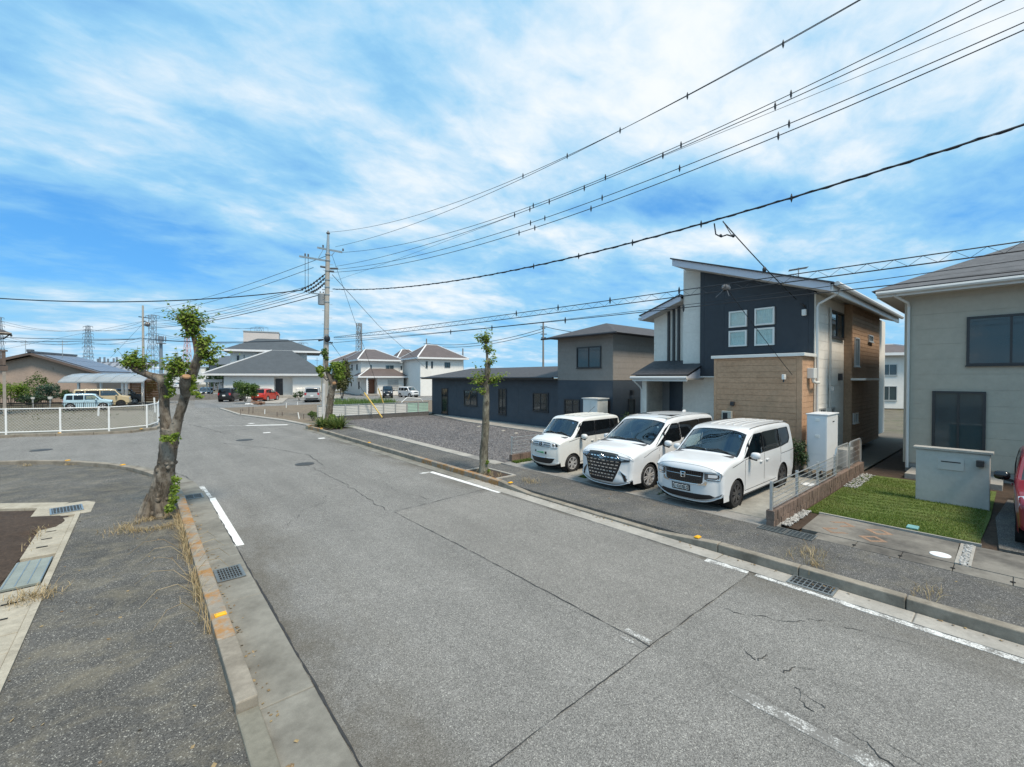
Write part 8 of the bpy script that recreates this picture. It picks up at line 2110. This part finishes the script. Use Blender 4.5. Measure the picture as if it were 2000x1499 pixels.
MB().slabpoly([pl.p(0, 1.10, .02), pl.p(L, 1.10, .02), pl.p(L, 1.15, .02), pl.p(0, 1.15, .02)], pl.N * -.06).build('top_rail', ALU, LF); MB().slabpoly([pl.p(0, .355, .02), pl.p(L, .355, .02), pl.p(L, .395, .02), pl.p(0, .395, .02)], pl.N * -.06).build('bottom_rail', ALU, LF)
AF = thing('arch_frame', 'white tubular arch frame behind the right end of the louvred fence', 'frame', pl.p(L - 1.6, 0, -.5))
MB().tube([pl.p(L - 2.2, .1, -.4), pl.p(L - 2.1, 1.1, -.4), pl.p(L - 1.6, 1.5, -.4), pl.p(L - .5, 1.35, -.4), pl.p(L - .2, 1.0, -.4), pl.p(L - .2, .1, -.4)], .03, 6).build('hoop', WM_, AF)

# steel rail fence on low block walls by the parking bays
BLKT = concrete('brown_split_block', (0.215, 0.155, 0.125), .75, sc=3, grain=.2, dark=(0.075, 0.06, 0.05))
def block_wall(label, x0, x1, y, z0, rows, th=.13, bl=.40, bh=.185):
    t = thing('block_wall', label, 'wall', (x0, y, z0))
    for r_ in range(rows):
        u = x0 - (bl / 2 if r_ % 2 else 0)
        while u < x1:
            ua, ub = max(u, x0), min(u + bl, x1)
            if ub - ua > .03:
                o = MB()
                for k in range(4):   # split-face ribs
                    f0, f1 = ua + (ub - .008 - ua) * k / 4, ua + (ub - .008 - ua) * (k + 1) / 4 - .006; j = R.uniform(0, .012)
                    o.box(f0, f1, y - th / 2 - j, y + th / 2 + j, z0 + r_ * bh, z0 + r_ * bh + bh - .008)
                o.build('block', BLKT, t)
            u += bl
    MB().box(x0 + .012, x1 - .012, y - th / 2 + .012, y + th / 2 - .012, z0, z0 + rows * bh - .012).build('mortar_core', CONC_W, t)
    return t
block_wall('low brown block wall between the parking bays and the lawn', 9.30, 16.9, 3.10, .04, 2)
block_wall('short brown block wall left of the smallest van', 9.72, 14.5, 11.40, .06, 1, bh=.27)
def rail_fence(label, x0, x1, y, z0, h, step, rails, round_end=False):
    t = thing('rail_fence', label, 'fence', (x0, y, z0)); n_ = max(1, round((x1 - x0) / step))
    for k in range(n_ + 1): x = x0 + (x1 - x0) * k / n_; MB().box(x - .03, x + .03, y - .025, y + .025, z0 - .05, z0 + h).build('post', ALU, t, bevel=.006)
    for j in range(rails): z = z0 + .06 + (h - .09) * j / (rails - 1); MB().tube([(x0, y - .04, z), (x1, y - .04, z)], .008 if 0 < j < rails - 1 else .012, 6).build('rail', ALU, t)
    return t
rail_fence('steel rail fence on the low block wall beside the nearest van', 9.36, 13.9, 3.10, .41, .56, 1.5, 6)
rail_fence('short steel rail fence on the block wall left of the smallest van', 9.78, 14.4, 11.40, .33, .62, 1.54, 5)
MF = thing('mesh_panel_fence', 'grey wire panel fence with rounded corners behind the tall white cabinet', 'fence', (15.4, 3.1, .41))
for (x0, x1) in ((14.0, 15.35), (15.4, 16.8)):
    MB().tube([(x0, 3.1, .36), (x0, 3.1, 1.0), (x0 + .05, 3.1, 1.1), (x0 + .15, 3.1, 1.14), (x1 - .15, 3.1, 1.14), (x1 - .05, 3.1, 1.1), (x1, 3.1, 1.0), (x1, 3.1, .36)], .022, 6).build('panel_frame', ALU, MF, smooth=True)
    b = MB(); k = x0 + .06
    while k < x1: b.tube([(k, 3.1, .44), (k, 3.1, 1.12)], .0035, 3, False); k += .055
    for j in range(5): b.tube([(x0, 3.1, .5 + j * .15), (x1, 3.1, .5 + j * .15)], .0035, 3, False)
    b.build('wire_mesh', ALU, MF, kind='stuff')
# pebbles along the wall foot and in the drive strip
PEB = foliage('pebble', (0.20, 0.20, 0.19), (0.48, 0.47, 0.45), 0.0)
b = MB()
for (x0, x1, y0, y1, n_) in ((9.62, 11.0, 2.86, 3.02, 420), (9.62, 10.84, .46, .55, 420), (9.60, 9.80, 2.92, 3.28, 110), (14.2, 16.6, 2.7, 3.0, 360), (9.66, 10.0, 3.18, 3.3, 60)):
    for _ in range(n_): s_ = R.uniform(.010, .026); b.ell((R.uniform(x0, x1), R.uniform(y0, y1), .085 + s_ * R.uniform(.2, 1.2)), s_ * R.uniform(.8, 1.4), s_, s_ * .7, 6, 4)
b.build('pebbles', PEB, kind='stuff')

# ---- drain grates
def grate(label, c, lx, ly, rz, nx, ny, z, m=STEEL, frame_=.03):
    t = thing('drain_grate', label, 'drain grate', (c[0], c[1], z), rz, group='steel drain grates')
    b = MB().box(-lx / 2, lx / 2, -ly / 2, ly / 2, -.004, .001); b.build('pit', DARKHOLE, t, world=False)
    b = MB(); f = frame_
    b.box(-lx / 2, lx / 2, -ly / 2, -ly / 2 + f, 0, .014); b.box(-lx / 2, lx / 2, ly / 2 - f, ly / 2, 0, .014); b.box(-lx / 2, -lx / 2 + f, -ly / 2 + f, ly / 2 - f, 0, .014); b.box(lx / 2 - f, lx / 2, -ly / 2 + f, ly / 2 - f, 0, .014); b.build('frame', m, t, world=False)
    for k in range(1, nx): x = -lx / 2 + lx * k / nx; MB().box(x - .005, x + .005, -ly / 2 + f, ly / 2 - f, .0015, .013).build('bar', m, t, world=False)
    for k in range(1, ny): y = -ly / 2 + ly * k / ny; MB().box(-lx / 2 + f, lx / 2 - f, y - .006, y + .006, .0018, .010).build('cross_bar', m, t, world=False)
    return t
STEELD = mat('dull_steel', (0.24, 0.25, 0.245), .5, .7, v=.2, sc=8)
grate('square grate in the left gutter beside the dry weeds', (1.0, 7.78), .36, .52, 0, 10, 6, .014, STEELD)
grate('grate in the left gutter nearest the trunk of the pollarded tree', (.98, 13.4), .38, .5, 0, 2, 8, .014, STEELD)
grate('grate in the drain corner left of the pollarded tree', (-1.28, 13.75), .52, .62, .12, 10, 5, .06, STEEL)
grate('slatted grate in the right gutter behind the white edge line', (7.30, 1.88), .33, .56, 0, 3, 9, .014, STEEL)
for k in range(2): grate(('nearer', 'farther')[k] + ' half of the long grate before the low block wall', (9.19 + .01, 2.56 + k * .46), .36, .45, 0, 8, 7, Z1 + .005, STEELD, .02)
pt_ = thing('steel_cover', 'ribbed steel cover plate over the drain slabs at the left', 'cover plate', (-1.32, 9.68, .056))
MB().box(-1.52, -1.12, 9.1, 10.28, .03, .066).build('plate', mat('zinc_plate', (.25, .275, .245), .6, .1, v=.15, sc=3), pt_, bevel=.004)
for k in range(4): x = -1.50 + k * .122; MB().box(x, x + .012, 9.12, 10.26, .0662, .073).build('rib', STEEL, pt_)
# ---- manhole covers and lids
def lid(label, c, r_, z, m, name='manhole_cover', group=None, cat='manhole cover', grid=True):
    t = thing(name, label, cat, (c[0], c[1], z), group=group); MB().lathe([(r_, -.01), (r_, .004), (r_ * .96, .007)], (c[0], c[1], z), 'z', 24).build('rim', m, t); MB().lathe([(r_ * .90, -.01), (r_ * .90, .006)], (c[0], c[1], z), 'z', 24).build('cover', m, t)
    return t
IRON = mat('cast_iron', (0.06, 0.058, 0.055), .6, .3, v=.2, sc=8)
lid('iron manhole cover in the road centre before the parked vans', (4.29, 16.04), .31, .004, IRON); lid('iron manhole cover in the side road left of the tree', (-3.15, 26.2), .34, .004, IRON); lid('iron manhole cover in the road junction near the stop line', (3.76, 24.1), .36, .004, IRON)
lid('round white lid in the concrete apron by the pebble strip', (9.90, .78), .13, ZG + .004, WHITEP, 'manhole_cover', cat='cover'); lid('round white lid on the concrete behind the nearest van', (13.74, 3.62), .2, ZG + .004, WHITEP, 'manhole_cover', cat='cover')
VB = thing('valve_box', 'teal oblong valve box lid in the lawn', 'lid', (11.32, 1.27, .1)); MB().box(11.20, 11.42, 1.19, 1.36, .06, .125).build('cover', mat('teal_plastic', (0.16, 0.34, 0.34), .5), VB, bevel=.012)
# ---- the bare dirt plot: stakes, pegs, heap of cut wood
nw = nd = 0
for (x, y0, y1, wht) in ((470, 811, 800, 0), (474, 804, 799, 0), (486, 808, 795, 0), (494, 808, 795, 0), (517, 810, 800, 1), (541, 815, 805, 0), (551, 815, 805, 0), (559, 797, 787, 1), (581, 791, 785, 1), (585, 820, 806, 1), (593, 820, 809, 0)):
    a = G(x, y0, .03); d_ = a.x * SY + a.y * CY; nw = nw + 1 if wht else nw; nd = nd if wht else nd + 1
    t = thing('stake', ('first', 'second', 'third', 'fourth')[nw - 1] + ' white peg from the left in the bare dirt plot' if wht else ('first', 'second', 'third', 'fourth', 'fifth', 'sixth', 'seventh')[nd - 1] + ' thin dark stake from the left in the bare dirt plot', 'stake', a, group='white pegs in the dirt plot' if wht else 'dark stakes in the dirt plot')
    MB().tube([a - Vector((0, 0, .05)), P(x + (-3 if x == 585 else .3), y1, d_)], .032 if wht else .025, 6).build('rod', WM_ if wht else WOOD, t)
HP = thing('wood_heap', 'heap of cut brown branches beside the bushy shrub', 'wood heap', g_(504, 785, 48, .03))
for k in range(16): p = g_(R.uniform(496, 512), 785, R.uniform(47.4, 48.8), R.uniform(.08, .4)); a = R.random() * 3.14; MB().tube([p - Vector((math.cos(a), math.sin(a), .1)) * R.uniform(.3, .8), p + Vector((math.cos(a), math.sin(a), .1)) * R.uniform(.3, .8)], R.uniform(.04, .09), 6).build('branch', mat('heap_wood', (.20, .11, .07), .8, v=.3), HP)
TP = thing('tarpaulin', 'crumpled pale sheet on the dirt under the bushy shrub', 'sheet', g_(487, 786, 48, .03)); b = MB()
nn = 8
for j in range(nn + 1):
    for i in range(nn + 1):
        p = g_(478 + 18 * i / nn, 785, 47.2 + 1.4 * j / nn, 0); b.v.append(Vector((p.x, p.y, .06 + .25 * abs(noise.noise(Vector((i * .7, j * .7, 2)))) * (1 if 0 < i < nn and 0 < j < nn else .15))))
for j in range(nn):
    for i in range(nn): q = j * (nn + 1) + i; b.f.append((q, q + 1, q + nn + 2, q + nn + 1))
b.build('sheet', mat('pale_sheet', (.55, .55, .54), .6), TP)
# dirt ridges
b = MB(); nx, ny = 60, 26
A_, B_, C_, D_ = G(440, 800, .03), G(612, 832, .03), G(812, 800, .03), G(640, 797, .03)
for j in range(ny + 1):
    for i in range(nx + 1):
        u, v = i / nx, j / ny; p = A_.lerp(B_, u).lerp(D_.lerp(C_, u) if False else D_.lerp(Vector((15.8, 31.2, .03)), u), v)
        e = min(u, 1 - u, v, 1 - v) * 8; b.v.append(Vector((p.x, p.y, .02 + min(e, 1) * (.07 + .10 * noise.fractal(Vector((p.x * .6, p.y * .6, 1)), 1, 2, 4)))))
for j in range(ny):
    for i in range(nx): q = j * (nx + 1) + i; b.f.append((q, q + 1, q + nx + 2, q + nx + 1))
b.build('dirt', DIRT, smooth=True, kind='stuff')
ST_ = thing('stone', 'pale flat stones lying in the gravel lot by the navy house', 'stone', (13.6, 22.2, .09))
for (x, y) in ((983, 842), (1008, 847), (935, 834)): p = G(x, y, .1); MB().ell(p, .14, .1, .05, 8, 5).build('slab', CONC_P, ST_)
